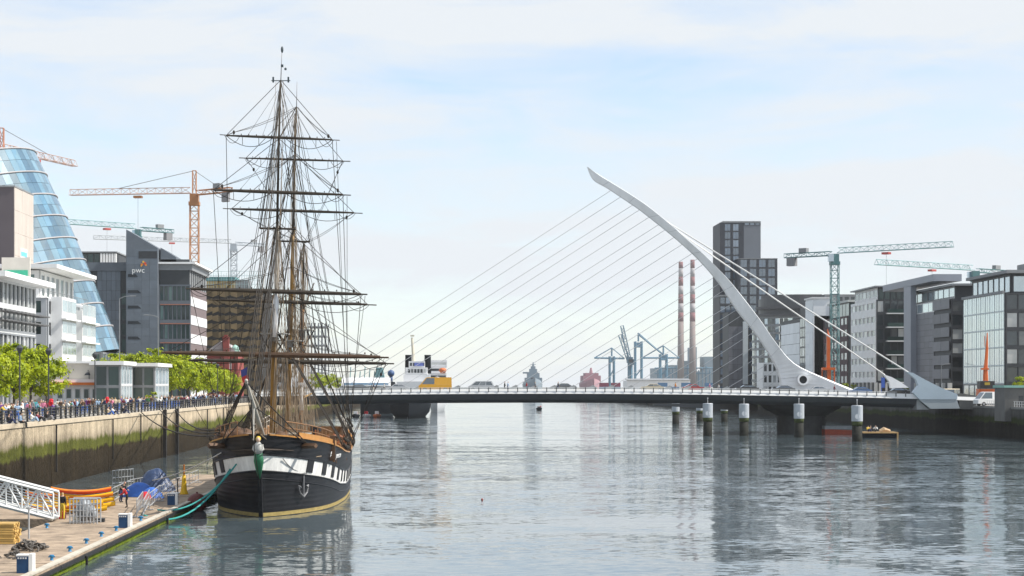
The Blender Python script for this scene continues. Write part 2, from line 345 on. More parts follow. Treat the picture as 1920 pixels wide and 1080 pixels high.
# ================================================================== BRIDGE
white = mat('white_paint', (.72, .72, .71), .38, .05, .4)
wsteel = mat('white_steel', (.80, .81, .82), .42, .13, .3, bump=.03, streak=4)
girm = mat('grey_girder', (.065, .072, .08), .5, .12, .25)
concrete = mat('dark_concrete', (.13, .13, .125), .8, .2, .6, bump=.2)
YN, YF, YM = 345.0, 373.0, 359.0
def zb(X): return 7.412+.00681*X-.0002*X*X      # foot of the white edge beam
br = thing('road_bridge', 'white cable-stayed road bridge with a curved harp-shaped pylon', 'bridge', (30, YM, 0))
xs = [-35.4+i*(131.6)/44 for i in range(45)]
def strip(prof):  # profile (y, dz) closed, swept along X
    b = B(); b.grid([[(x, y, zb(x)+dz) for y, dz in prof] for x in xs], closed=True)
    n = len(prof); b.add([(xs[0], y, zb(xs[0])+dz) for y, dz in prof], [tuple(range(n))]); b.add([(xs[-1], y, zb(xs[-1])+dz) for y, dz in prof], [tuple(range(n))]); return b
strip([(YN-.02, -.03), (YN+.28, .82), (YN+.55, .84), (YN+.65, -.03)]).make('edge_beam', white, br)
strip([(YF, 0), (YF+.12, .72), (YF-.28, .76), (YF-.4, 0)]).make('edge_beam', white, br)
strip([(YN+.15, -.004), (YN+1.1, -1.05), (YN+3.4, -1.68), (YF-3.4, -1.68), (YF-1.1, -1.05), (YF-.15, -.004)]).make('girder', girm, br)
strip([(YN+.45, 0), (YN+.45, .38), (YF-.45, .38), (YF-.45, 0)]).make('deck', mat('deck_asphalt', (.12, .12, .12), .85, .15, .5), br)
strip([(YN+4.2, .384), (YN+4.2, .388), (YN+4.35, .388), (YN+4.35, .384)]).make('lane_marking', white, br)
b = B(); b.box(-.075, .075, -.06, .06, -.30, .52); pmn = b.mesh('railing_post', mat('dark_post', (.10, .105, .11), .5, .1, 2))
px = 552
while px < 1700:
    X = XX(px, YN-.15); piece('railing_post', pmn, br, (X, YN+.02, zb(X)+.6)); px += 18.2
for yy, zz in ((YN+.02, 1.10), (YN+.02, .95), (YF+.1, 1.06)):
    b = B(); b.path([(x, yy, zb(x)+zz) for x in xs if x < 84], .035, 4); b.make('handrail', mat('steel_rail', (.62, .63, .63), .35, .05, 1, metal=.3), br)
# ---- pylon: outline in the bridge's own plane, a box section that thins to the tip
left = [(1101, 314), (1112, 337), (1137, 352), (1172, 375), (1199, 393.5), (1223, 412), (1247, 431), (1271, 451), (1308, 485), (1349, 532), (1381, 581), (1414, 622), (1439, 659), (1457, 693), (1463, 716), (1464, 741)]
right = [(1101.5, 313.5), (1125, 329.5), (1150, 345), (1182, 365), (1213, 386), (1243, 410), (1264, 428), (1284, 447), (1324, 483), (1365, 525), (1398, 566), (1426, 603), (1452, 641), (1487, 681), (1545, 709), (1625, 741)]
def pw(p): return V((XX(p[0], YM), YM, ZZ(p[1], YM)))
def resamp(pl, n):
    pl = [V((a, c)) for a, c in pl]; d = [0]
    for a, c in zip(pl, pl[1:]): d.append(d[-1]+(c-a).length)
    N = len(pl); outp = []
    def cr(i, t):
        p0, p1, p2, p3 = pl[max(i-1, 0)], pl[i], pl[min(i+1, N-1)], pl[min(i+2, N-1)]
        return .5*((2*p1)+(p2-p0)*t+(2*p0-5*p1+4*p2-p3)*t*t+(3*p1-p0-3*p2+p3)*t**3)
    for k in range(n): f = k/(n-1)*(N-1); i = min(int(f), N-2); outp.append(cr(i, f-i))
    return outp
LS, RS = resamp(left, 61), resamp(right, 61); rows = []
for k, (a, c) in enumerate(zip(LS, RS)):
    th = .5+1.5*(k/60)**.8; pl_, pr_ = pw(a), pw(c); w = (pr_-pl_)
    ch = min(.35, th*.3)
    mid = pl_+w*.93
    rows.append([pl_+V((0, -th*.55, 0)), mid+V((0, -th, 0)), pr_+V((0, -th*.6, 0)), pr_+V((0, th*.6, 0)), mid+V((0, th, 0)), pl_+V((0, th*.55, 0))])
b = B(); b.grid(rows, closed=True); b.add(rows[0], [tuple(range(6))]); b.make('pylon', wsteel, br)
b = B()
for k in range(7, 58, 6):
    c_ = sum(rows[k], V((0, 0, 0)))/6; q = [c_+(p-c_)*1.004 for p in rows[k]]; b.path(q+[q[0]], .022, 4, cap=False)
b.make('plate_seam', mat('seam_grey', (.42, .43, .44), .6, .1), br)
# round opening at the pylon foot: a ring standing proud with a dark disc in it
c = pw((1502, 712)); c.y = YM-2.1; rg = B(); ring = []
for rr, dy in ((.72, 0), (1.05, 0), (1.05, .5), (.72, .5)):
    ring.append([c+V((rr*math.cos(2*math.pi*k/28), dy-.12, rr*math.sin(2*math.pi*k/28))) for k in range(28)])
rg.grid(ring+[ring[0]], closed=True); rg.make('porthole_ring', wsteel, br, smooth=False)
b = B(); b.add([c+V((.73*math.cos(2*math.pi*k/28), .1, .73*math.sin(2*math.pi*k/28))) for k in range(28)], [tuple(range(28))]); b.make('porthole', mat('black_void', (.02, .022, .025), .6, .1), br)
# ---- stays
cable = mat('stay_cable', (.5, .51, .52), .5, .05, .1); anch = mat('anchor_grey', (.38, .39, .39), .5, .1, 1)
def left_at(px, slope, py0):
    best = None
    for a in LS:
        d = abs((py0-(a[0]-px)*slope)-a[1])
        if best is None or d < best[0]: best = (d, a)
    return best[1]
for k in range(25):
    px = 558+36*k; X = XX(px, YM); z0 = zb(X)+.4; a = left_at(px, .64-.02*(k/24), HY-(z0-H)/YM*F)
    q = pw(a); p0 = V((X, YM, z0)); d = (q-p0).normalized(); b = B(); b.tube(p0+d*.5, q+d*.4, .047, n=5); b.make('stay_cable', cable, br)
    b = B(); b.prism([p0+V((-1.1, -.25, -.02)), p0+V((.25, -.25, -.02)), p0+d*1.9+V((.2, -.25, -.1)), p0+d*1.9+V((-.25, -.25, .15))], (0, .5, 0)); b.make('cable_anchor', anch, br)
for (ax, ay), (ex, ey), yy in (((1247, 414), (1703, 698), YN+.5), ((1262, 428), (1659, 703), YF-1)):
    q = pw((ax, ay)); e = P(ex, ey, yy); b = B(); b.tube(q, e, .135, n=8); b.make('backstay', mat('backstay_tube', (.60, .60, .59), .45, .05, .2), br)
blu = mat('bluegrey_steel', (.42, .50, .56), .45, .08, .3)
def plate(pts, Y, off, nm, m): b = B(); b.prism([P(x, y, Y) for x, y in pts], (0, off, 0)); b.make(nm, m, br)
plate([(1700, 697), (1712, 699), (1735, 712), (1765, 727), (1795, 739), (1795, 749), (1724, 749), (1712, 736), (1722, 723), (1718, 712)], YN-.5, 1.4, 'anchorage', blu)
plate([(1723.5, 749.5), (1794, 749.5), (1800, 766), (1745, 766.5)], YN-.42, 1.2, 'anchorage_foot', mat('pale_steel_shade', (.36, .40, .42), .5, .1, .3))
plate([(1657, 702), (1672, 707), (1690, 717), (1704, 727), (1670, 728), (1668, 716)], YF-1.5, 1.2, 'anchorage', wsteel)
plate([(1795.5, 738), (1800, 737), (1832, 742), (1834, 768), (1800.5, 767)], YN+.2, 5, 'abutment', concrete)
plate([(1719, 746), (1729, 757), (1742, 768), (1719, 768)], YN+.3, 6, 'abutment_brace', mat('pale_concrete', (.34, .35, .35), .8, .15, .8))
# river pier below the pylon
c = pw((1502, 722)); c.z = 0
b = B(); b.lathe((c.x, YM, 0), [(4.5, -3), (4.5, 3.25), (7.1, 4.7), (7.7, 5.4), (7.7, 5.72)], 40); b.make('pier', mat('pier_concrete', (.085, .088, .09), .75, .3, .5, bump=.2), br)
# steel fender guide under the span
fg = thing('fender_boom', 'dark fender boom under the bridge leading to the river pier', 'fender boom', (50, 375, 4))
b = B(); b.prism([P(1225, 757, 395), P(1420, 757, 360), P(1420, 772, 360), P(1225, 760, 395)], (0, .8, 0)); b.make('boom', girm, fg)
# ---- mooring piles
pcap = mat('pile_cap', (.40, .43, .46), .5, .18, 1.2, streak=3); weed = mat('pile_weed', (.010, .011, .007), .8, .5, 1.5, bump=.6)
alg = mat('pile_algae', (.045, .06, .012), .75, .5, 1.5, bump=.4)
piles = [(1267, 795, 753), (1312, 790, 753.5), (1358, 791, 753.5), (1327, 817, 756), (1395, 817, 757), (1498, 820, 757), (1607, 828, 760)]
pdesc = ['leftmost of the mooring piles, standing beyond the bridge', 'mooring pile beyond the bridge, half behind a nearer pile', 'mooring pile beyond the bridge between two nearer piles', 'leftmost of the four nearer mooring piles in front of the bridge', 'second of the nearer mooring piles, just left of the round pier', 'nearer mooring pile standing in front of the round pier', 'rightmost and nearest mooring pile beside the small barge']
for (px, wy, ty), d in zip(piles, pdesc):
    Y = F*H/(wy-HY); X = XX(px, Y); zt = ZZ(ty, Y); zm = zt*.56
    r = thing('mooring_pile', d, 'mooring pile', (X, Y, 0), 'mooring piles by the bridge')
    b = B(); b.lathe((X, Y, 0), [(.80, -3), (.82, 0), (.80, zm-.7)], 18); b.make('weedy_base', weed, r, True)
    b = B(); b.lathe((X, Y, 0), [(.83, zm-.698), (.85, zm-.3), (.84, zm)], 18); b.make('algae_band', alg, r, True)
    b = B(); b.lathe((X, Y, 0), [(.9, zm+.002), (.9, zt-.1), (.84, zt)], 20); b.make('cap', pcap, r)
    if wy > 800:
        b = B(); b.tube((X, Y, zt), (X, Y, zt+.75), .05); b.box(X-.09, X+.09, Y-.09, Y+.09, zt+.75, zt+1.0); b.make('lantern', mat('lantern', (.5, .5, .5), .4), r)
        b = B(); b.lathe((0, 0, 0), [(.42, 0), (.40, .06)], 16); o = piece('name_plate', b.mesh('name_plate', mat('plate_white', (.62, .64, .66), .5, .1, 3)), r, (X-.1, Y-.83, zm+.75), rot=(math.radians(90), 0, 0))
# ================================================================== TALL SHIP
SX0, SY0 = -12.5, 130.6
BW = [(0, .10), (.6, .62), (1.5, 1.3), (2.9, 2.05), (5, 3.05), (7.3, 3.8), (10, 4.3), (13.4, 4.65), (20, 4.95), (30, 4.8), (36, 4.0), (40, 2.2), (42, .9)]
BR = [(0, .12), (.6, 1.1), (1.5, 2.0), (2.9, 2.95), (5, 3.9), (7.3, 4.5), (10, 4.9), (13.4, 5.15), (20, 5.2), (30, 5.0), (36, 4.6), (40, 4.0), (42, 3.6)]
ZR = [(0, 5.65), (4, 5.15), (8, 4.7), (14, 4.0), (20, 3.7), (30, 3.9), (36, 4.5), (42, 5.3)]
def zr(s): return interp(ZR, s)
def smooth_tab(tab, s): return (interp(tab, s-.5)+2*interp(tab, s)+interp(tab, s+.5))/4 if s > .6 else interp(tab, s)
def hb(s, z):
    f = max(0, min(1, z/zr(s))); return .955*hb0(s, z, f)
def hb0(s, z, f): return smooth_tab(BW, s)*(1-f**1.3)+smooth_tab(BR, s)*f**1.3 if z > 0 else smooth_tab(BW, s)*(1+z*.12)
def hp(s, side, z, o=0):
    """point on the hull skin, o metres proud of it"""
    rake = -.29*z*max(0, 1-s/10)
    n = V((0, 0, 0))
    if o:
        e = .15; s2 = max(s, .15); d1 = hb(s2+e, z)-hb(max(s2-e, 0), z); n = V((1*side, -d1/(2*e)*1, 0)).normalized()*o
    return V((SX0+hb(s, z)*side, SY0+s+rake, z))+n
SS = [0, .15, .35, .6, .9, 1.3, 1.8, 2.4, 3.1, 3.9, 4.8, 5.8, 7, 8.5, 10, 12, 14, 16.5, 19, 22, 26, 30, 33, 36, 38, 40, 42]
def hull_mat():
    m = mat('black_hull_paint', (.013, .013, .015), .42, .5, .8, spec=.35); t = m.node_tree; l = t.links.new; bs = t.nodes['Principled BSDF']
    g = nn(t, 'ShaderNodeNewGeometry'); w = nn(t, 'ShaderNodeTexWave', wave_type='BANDS', bands_direction='Z'); w.inputs['Scale'].default_value = .95; w.inputs['Distortion'].default_value = .5; w.inputs['Detail'].default_value = 3; w.inputs['Detail Scale'].default_value = .6
    l(g.outputs['Position'], w.inputs['Vector']); bp = nn(t, 'ShaderNodeBump'); bp.inputs['Strength'].default_value = .32; bp.inputs['Distance'].default_value = .035; l(w.outputs['Fac'], bp.inputs['Height']); l(bp.outputs[0], bs.inputs['Normal']); return m
hullm = hull_mat(); bandm = mat('white_band_paint', (.72, .71, .68), .5, .30, 1.3, bump=.2, streak=3); boot = mat('ochre_boot_top', (.33, .25, .09), .6, .35, 2, streak=.3)  # white band's streaky tone stands for scuffs and cast shadows
varn = mat('varnished_rail', (.46, .22, .06), .35, .2, 2, coat=.3); wood = mat('dark_wood', (.10, .055, .03), .55, .4, 2, bump=.2); oak = mat('brown_wood', (.22, .115, .05), .5, .35, 2, bump=.2)
spar = mat('spar_dark', (.042, .033, .023), .6, .45, 1.6, bump=.3); spary = mat('spar_ochre', (.34, .19, .045), .45, .4, 1.2); sparw = mat('spar_white', (.46, .43, .38), .55, .3, 2)
rope = mat('rope_dark', (.028, .023, .018), .8, .35, 2); ropel = mat('rope_pale', (.20, .15, .10), .8, .4, 2); canvas = mat('canvas', (.30, .27, .22), .85, .3, 2, bump=.4)
ship = thing('tall_ship', 'three-masted black and white wooden sailing ship moored bow-on', 'ship', (SX0, SY0+20, 0))
def strake(z0f, z1f, o, m, name, nz=3, s0=0, s1=42, sm=True):
    b = B()
    for side in (-1, 1):
        b.grid([[hp(s, side, z0f(s)+(z1f(s)-z0f(s))*k/nz, o) for k in range(nz+1)] for s in SS if s0 <= s <= s1])
    o_ = b.make(name, m, ship, sm); return o_
zb_ = lambda s: zr(s)-2.42
zt_ = lambda s: zr(s)-1.36
strake(lambda s: -1.4, lambda s: .04, 0, hullm, 'underwater_hull')
strake(lambda s: .04, lambda s: .30, .0, boot, 'boot_top', 2)
strake(lambda s: .30, zb_, 0, hullm, 'hull', 6)
strake(zb_, zt_, 0, bandm, 'white_band', 3)
strake(zt_, zr, 0, hullm, 'bulwark', 4)
b = B()
for side in (-1, 1): b.path([hp(s, side, zb_(s)-.02, .03) for s in SS], .055, 4); b.path([hp(s, side, zt_(s)+.02, .03) for s in SS], .05, 4); b.path([hp(s, side, zb_(s)-.55, .02) for s in SS], .04, 4)
b.make('wale', hullm, ship)
b = B()     # inner bulwark and transom
for side in (-1, 1): b.grid([[hp(s, side, zr(s)-.01, -.16), hp(s, side, zr(s)-1.15, -.16)] for s in SS if s > .8])
b.grid([[hp(42, -1, z), hp(42, 1, z)] for z in (-1.2, 0, 1.3, 2.6, 4, 5.3)]); b.make('inner_bulwark', oak, ship)
b = B(); b.grid([[hp(s, -1, zr(s)-1.05, -.1), hp(s, 1, zr(s)-1.05, -.1)] for s in SS if s > .5]); b.make('deck', mat('deck_planking', (.30, .22, .14), .75, .25, 3, bump=.2), ship)
for side in (-1, 1):
    b = B(); cs = [s for s in SS if s >= .35]
    b.grid([[hp(s, side, zr(s)+.0, .10), hp(s, side, zr(s)+.10, .10), hp(s, side, zr(s)+.10, -.28), hp(s, side, zr(s), -.28)] for s in cs], closed=True); b.make('cap_rail', varn, ship)
    if side < 0: continue
    b = B(); cs = [2.4, 3.1, 3.9, 4.8, 5.8, 7, 8.5, 9.3]   # the varnished wash board forward
    b.grid([[hp(s, side, zr(s)+.104, .03), hp(s, side, zr(s)+.40, .03), hp(s, side, zr(s)+.40, -.1), hp(s, side, zr(s)+.104, -.1)] for s in cs], closed=True); b.make('wash_board', varn, ship)
# stem post, head timbers
st = [hp(0, 1, z) for z in (-1.4, 0, 1, 2, 3, 4, 5, 5.75)]; b = B()
b.grid([[V((SX0-.13, p.y-.28, p.z)), V((SX0+.13, p.y-.28, p.z)), V((SX0+.16, p.y+.3, p.z)), V((SX0-.16, p.y+.3, p.z))] for p in st], closed=True); b.make('stem', hullm, ship)
b = B()
for side in (-1, 1): b.path([V((SX0+.1*side, SY0-2.3, 4.7)), hp(.8, side, 4.6, .1), hp(2.0, side, 4.5, .05)], [.07, .07, .04], 5)
b.make('head_rail', mat('head_wood', (.04, .028, .02), .5, .3, 2), ship)
# painted ports
def patch(name, s0, s1, side, z0f, z1f, o, m):
    b = B(); ss = [s0+(s1-s0)*k/4 for k in range(5)]; b.grid([[hp(s, side, z0f(s), o), hp(s, side, z1f(s), o), hp(s, side, z1f(s), -.05), hp(s, side, z0f(s), -.05)] for s in ss], closed=True)
    for s in (s0, s1): b.add([hp(s, side, z0f(s), o), hp(s, side, z1f(s), o), hp(s, side, z1f(s), -.05), hp(s, side, z0f(s), -.05)], [(0, 1, 2, 3)])
    return b.make(name, m, ship)
portm = mat('port_black', (.018, .018, .02), .5, .2, 2)
for side in (-1, 1):
    for s in (4.3, 6.9, 9.5, 12.1, 14.7, 17.3, 20, 23, 26, 29): patch('gun_port', s-.42, s+.42, side, lambda q: zb_(q)+.18, lambda q: zt_(q)+.06, .05, portm)
def text_mesh(txt, size, m, ext=.01):
    c = bpy.data.curves.new('lettering', 'FONT'); c.body = txt; c.size = size; c.extrude = ext; c.align_x = 'CENTER'; c.align_y = 'CENTER'; c.resolution_u = 2
    o = bpy.data.objects.new('lettering', c); COL.objects.link(o); dg = bpy.context.evaluated_depsgraph_get(); me = bpy.data.meshes.new_from_object(o.evaluated_get(dg)); bpy.data.objects.remove(o); bpy.data.curves.remove(c)
    me.materials.clear(); me.materials.append(m); return me
lw = mat('letter_white', (.8, .8, .78), .5, .03)
for txt, s in (('JEANIE', 8.3), ('JOHNSTON', 10.6)):
    p = hp(s, 1, zr(s)-.62, .06); q = hp(s+.3, 1, zr(s)-.62, .06); r_ = hp(s-.3, 1, zr(s)-.62, .06); d = q-r_; up = hp(s, 1, zr(s)-.3)-hp(s, 1, zr(s)-.9)
    X_ = d.normalized(); Z_ = X_.cross(up).normalized(); Y_ = Z_.cross(X_); M_ = Matrix((X_, Y_, Z_)).transposed()
    o = piece('name_lettering', text_mesh(txt, .42, lw), ship, p); o.rotation_euler = M_.to_euler()
# figurehead: a woman in a green dress
b = B(); fx, fy = SX0+.02, SY0-2.05
b.m = 1; b.path([(fx, fy+.75, 2.7), (fx, fy+.45, 3.3), (fx, fy+.2, 3.9), (fx, fy, 4.45)], [.06, .22, .34, .27], 10)
b.m = 2; b.path([(fx, fy, 4.45), (fx, fy-.06, 4.75), (fx, fy-.05, 5.05), (fx, fy-.08, 5.2)], [.27, .30, .24, .10], 10)
for sd_ in (-1, 1): b.path([(fx+.24*sd_, fy-.05, 5.0), (fx+.33*sd_, fy-.12, 4.7), (fx+.18*sd_, fy-.32, 4.55)], [.1, .09, .06], 6)
b.m = 3; b.ball((fx, fy-.12, 5.34), .14, .15, .18, 8, 6)
b.m = 0; b.ball((fx, fy-.04, 5.40), .18, .17, .19, 8, 6)
b.make('figurehead', [mat('yellow_hair', (.62, .42, .05), .6, .1), mat('green_dress', (.02, .13, .06), .5, .3, 3), mat('white_blouse', (.38, .38, .36), .6, .3, 4), mat('painted_skin', (.55, .38, .28), .6, .05)], ship, True)
# catheads and anchors
for side in (-1, 1):
    a = hp(3.2, side, 4.75, -.9); c = hp(2.6, side, 4.85, 1.35); b = B(); b.bar(a, c, .26); b.make('cathead', wood, ship)
    if side < 0: continue
    p = hp(3.6, side, 2.0, .16); g = B(); dn = V((0, 0, -1)); al = (hp(4.2, side, 2, .16)-hp(3.0, side, 2, .16)).normalized()
    g.path([p+V((0, 0, 1.0)), p-V((0, 0, .75))], .06, 6); g.path([p+al*-.75+V((0, 0, .05)), p+al*-.5-V((0, 0, .5)), p-V((0, 0, .78)), p+al*.5-V((0, 0, .5)), p+al*.75+V((0, 0, .05))], [.03, .06, .08, .06, .03], 6)
    for q in (-1, 1): g.path([p+al*.74*q+V((0, 0, .05)), p+al*.5*q+V((0, 0, -.12))], [.02, .13], 4)
    g.path([p+al*-.45+V((0, 0, .85)), p+al*.45+V((0, 0, .85))], .05, 5); g.make('anchor', mat('anchor_galv', (.16, .16, .165), .5, .3, 3), ship)
    b = B(); b.path(sag(p+V((0, 0, 1.0)), hp(1.2, side, 4.0, .1), .3), .035, 5); b.make('anchor_chain', mat('chain_grey', (.2, .2, .2), .5, .3, 4), ship)
for side in (-1, 1):
    b = B(); b.path(sag(V((SX0+.12*side, SY0-1.9, 5.7)), hp(5.6, side, zr(5.6)-1.0, .1), .55, 10), .045, 5); b.make('head_rope', ropel, ship)
# bowsprit
bs0, bs1 = V((SX0-.05, SY0+2.2, 5.3)), P(462, 716, 118.5); b = B(); b.path([bs0, bs0.lerp(bs1, .55), bs1], [.2, .16, .09], 8); b.m = 1; b.ball(bs1+V((0, -.05, .08)), .11); b.make('bowsprit', [sparw, sparw], ship, True)
b = B(); mid = bs0.lerp(bs1, .6); b.tube(mid, mid+V((0, -.3, -2.2)), .07, .05); b.make('dolphin_striker', sparw, ship)
b = B()
for e in (bs1, bs0.lerp(bs1, .75)): b.path([e, mid+V((0, -.3, -2.2)), V((SX0, SY0-.6, 2.0))], .03, 5)
for side in (-1, 1):
    for e in (bs1, mid): b.path([e, hp(3.6, side, zr(3.6)-.4, .05)], .028, 5)
b.make('bobstay', rope, ship)
b = B(); b.path([bs1.lerp(bs0, .15)+V((0, 0, .25)), bs1.lerp(bs0, .5)+V((.1, 0, .5)), bs1.lerp(bs0, .8)+V((.15, 0, .45))], [.05, .12, .09], 8); b.make('furled_jib', canvas, ship, True)
# ---- masts
def mast(name, pts, rad, mats_split, tops, Y):
    """pts: world points base to truck. returns part"""
    b = B(); b.m = 0; k = mats_split[0]
    b.path(pts[:k+1], rad[:k+1], 10); b.m = 1; b.path([pts[k]]+pts[k+1:], rad[k:], 8)
    return b.make(name, mats_split[1:], ship, True)
YFm, YMm, YZm = 143.0, 157.6, 167.0
def mp_(l, Y): return [P(a, c, Y) for a, c in l]
fm_ = mp_([(511, 812), (513.5, 640), (515, 553)], YFm); ft_ = mp_([(516.5, 640), (518, 545), (520.5, 415)], YFm-.42); fg_ = mp_([(519.5, 432), (523, 260), (526.5, 150)], YFm-.75); fa_ = mp_([(526.5, 152), (529, 88)], YFm-.75)
mm_ = mp_([(539.5, 800), (543, 640), (545, 548)], YMm); mt_ = mp_([(545, 632), (548, 500), (550, 425)], YMm-.42); mg_ = mp_([(549, 440), (553, 290), (556, 200)], YMm-.75); ma_ = mp_([(556, 202), (557, 153)], YMm-.75)
zm_ = mp_([(564, 795), (566, 640), (567, 550)], YZm); zt2 = mp_([(567.5, 580), (570, 455)], YZm-.3)
def spar_part(name, pts, r, m): b = B(); b.path(pts, r, 9); return b.make(name, m, ship, True)
for (lo, to, tg, an), wt in (((fm_, ft_, fg_, fa_), True), ((mm_, mt_, mg_, ma_), False)):
    spar_part('lower_mast', lo, [.22, .2, .17], spary); spar_part('topmast', to, [.15, .15, .11], sparw if wt else spary); spar_part('topgallant_mast', tg, [.10, .085, .06], spar); spar_part('mast_pole', an, [.035, .025], mat('pole_grey', (.3, .3, .32), .5, .1))
spar_part('lower_mast', zm_, [.2, .18, .15], mat('spar_orange', (.42, .17, .04), .45, .35, 1.2)); spar_part('topmast', zt2, [.11, .06], spar)
b = B(); q = fa_[0]; b.box(q.x-.62, q.x-.5, q.y-.08, q.y+.08, q.z-.1, q.z+.3); b.box(q.x+.5, q.x+.62, q.y-.08, q.y+.08, q.z-.1, q.z+.3); b.box(q.x-.7, q.x+.7, q.y-.03, q.y+.03, q.z+.0, q.z+.06); b.ball(q+V((.35, 0, .9)), .1); b.box(fa_[1].x-.09, fa_[1].x+.09, fa_[1].y-.05, fa_[1].y+.05, fa_[1].z-1.5, fa_[1].z-1.3); b.ball(fa_[1]-V((0, 0, .2)), .1, .1, .25); b.make('mast_antenna', mat('antenna_dark', (.05, .07, .08), .5, .2), ship)
for tgt, zt in ((fm_, 627), (mm_, 640), (zm_, 620)):
    Yc = tgt[0].y; c = tgt[1].lerp(tgt[2], (640-zt)/90); c.z = ZZ(zt, Yc); b = B(); b.add([(c.x+a*1.15, Yc+d, c.z+e) for e in (0, .09) for a, d in ((-.7, -.9), (.7, -.9), (1, .5), (-1, .5))], [(0, 1, 2, 3), (7, 6, 5, 4), (0, 4, 5, 1), (1, 5, 6, 2), (2, 6, 7, 3), (3, 7, 4, 0)]); b.box(c.x-.25, c.x+.25, Yc-.55, Yc+.3, c.z-.5, c.z); b.make('mast_top', mat('top_grey', (.28, .27, .25), .6, .25, 2), ship)
ctr = []
for tp, zt in ((ft_, 428), (mt_, 452)):
    c = tp[2].copy(); c.z = ZZ(zt, c.y); ctr.append(c); b = B()
    for d in (-.35, .35): b.path([c+V((-1.35, d, 0)), c+V((1.35, d, -.06))], .05, 5)
    for d in (-.25, .25): b.path([c+V((d, -.6, .05)), c+V((d, .6, .05))], .05, 5)
    b.make('crosstrees', spar, ship)
# ---- yards with footropes, lifts, braces
def yard(name, Lp, Rp, el, er, Y, r, m, lift_to, brace_to, blocks=True):
    a, c = P(*Lp, Y), P(*Rp, Y); r *= 1.22; b = B(); b.path([a, a.lerp(c, .25), a.lerp(c, .5), a.lerp(c, .75), c], [r*.55, r*.9, r, r*.9, r*.55], 8)
    b.path([P(*el, Y+.05), a.lerp(c, .12)+V((0, .05, 0))], r*.32, 5); b.path([P(*er, Y+.05), c.lerp(a, .12)+V((0, .05, 0))], r*.32, 5)
    for k in range(1, 14): q = a.lerp(c, k/14); b.path([q+V((0, 0, r*.9)), q+V((0, -.05, r*1.5))], r*.25, 4)
    y = b.make(name, m, ship, False)
    mid = a.lerp(c, .5); fo = B()
    for e, t_ in ((a, mid-V((.3, 0, 0))), (c, mid+V((.3, 0, 0)))):
        fo.path(sag(e, e.lerp(t_, .97), .75, 10), .017, 4)
        for k in (3, 6): q = e.lerp(t_, k/9); fo.path([q, q-V((0, 0, .62))], .014, 4)
        fo.path(sag(e.lerp(t_, -.03), e.lerp(t_, .28), .55, 6), .013, 4)
    fo.make('footrope', rope, y)
    b = B()
    for e in (a, c): b.path([e, lift_to], .016, 4)
    b.make('lift', rope, ship)
    b = B()
    for e, tg in ((a, brace_to[0]), (c, brace_to[1])):
        d = (V(tg)-e); p1 = e+d.normalized()*1.6; b.path([e, p1], .022, 4); b.ball(p1, .1, .1, .16, 6, 4); b.path(sag(p1, tg, .15, 5), .014, 4); b.path(sag(p1, V(tg)+V((.1, .4, 0)), .25, 5), .014, 4)
    b.make('brace', rope, ship)
    b = B()   # clewlines and buntlines hanging near the mast
    for k in (.2, .34, .44, .56, .66, .8):
        q = a.lerp(c, k); b.path([q+V((0, -.1, 0)), lift_to.lerp(q, .1)+V((0, -.1, -.4))], .009, 3)
    b.make('buntline', rope, ship)
    return a, c, y
rl_ = lambda s, sd_: hp(s, sd_, zr(s)+.05)
mtl = mm_[2]; mtop = mg_[0]
yf = YFm-1.0; ym = YMm-1.0
ya = yard('course_yard', (310, 661), (713, 669.5), (303, 660.5), (729, 670.5), yf, .17, mat('yard_brown', (.075, .042, .023), .5, .3, 1.5), fm_[2], (mm_[1], mm_[1]))
yb = yard('topsail_yard', (358, 541.5), (677, 551.5), (348, 541), (689, 552), yf, .14, spar, ft_[2], (mt_[1], mt_[1]))
yc = yard('topgallant_yard', (400, 356), (643, 365), (396, 355.5), (658, 366), yf, .11, spar, fg_[1], (mg_[1], mg_[1]))
yd = yard('royal_yard', (424, 254), (623, 262), (412, 252.5), (637, 263), yf, .085, spar, fg_[2], (mg_[2], mg_[2]))
yard('course_yard', (362, 675), (724, 681.5), (354, 675), (739, 682), ym, .155, spar, mm_[2], (rl_(35, -1), rl_(35, 1)))
yard('topsail_yard', (402, 562), (689, 571), (391, 562), (706, 572), ym, .125, spar, mt_[2], (zm_[2], zm_[2]))
yard('topgallant_yard', (434, 391.5), (664, 399), (418, 391), (680, 400), ym, .1, spar, mg_[1], (zt2[1], zt2[1]))
yard('royal_yard', (461, 296.5), (643, 302), (448, 296), (657, 302.5), ym, .075, spar, mg_[2], (zt2[1], zt2[1]))
# braces' lower falls down to the bulwark on the river side
b = B()
for e, s in ((ya[1], 22), (yb[1], 20), (yc[1], 24), (yd[1], 26)):
    b.path(sag(e, rl_(s, 1), .2, 5), .016, 4)
    b.path(sag(e+V((.3, .1, -.1)), rl_(s-6, 1), .1, 5), .012, 4)
for e, s in ((ya[0], 20), (yb[0], 22), (yc[0], 24), (yd[0], 26)): b.path(sag(e, rl_(s, -1), .2, 5), .016, 4)
b.make('fall', rope, ship)
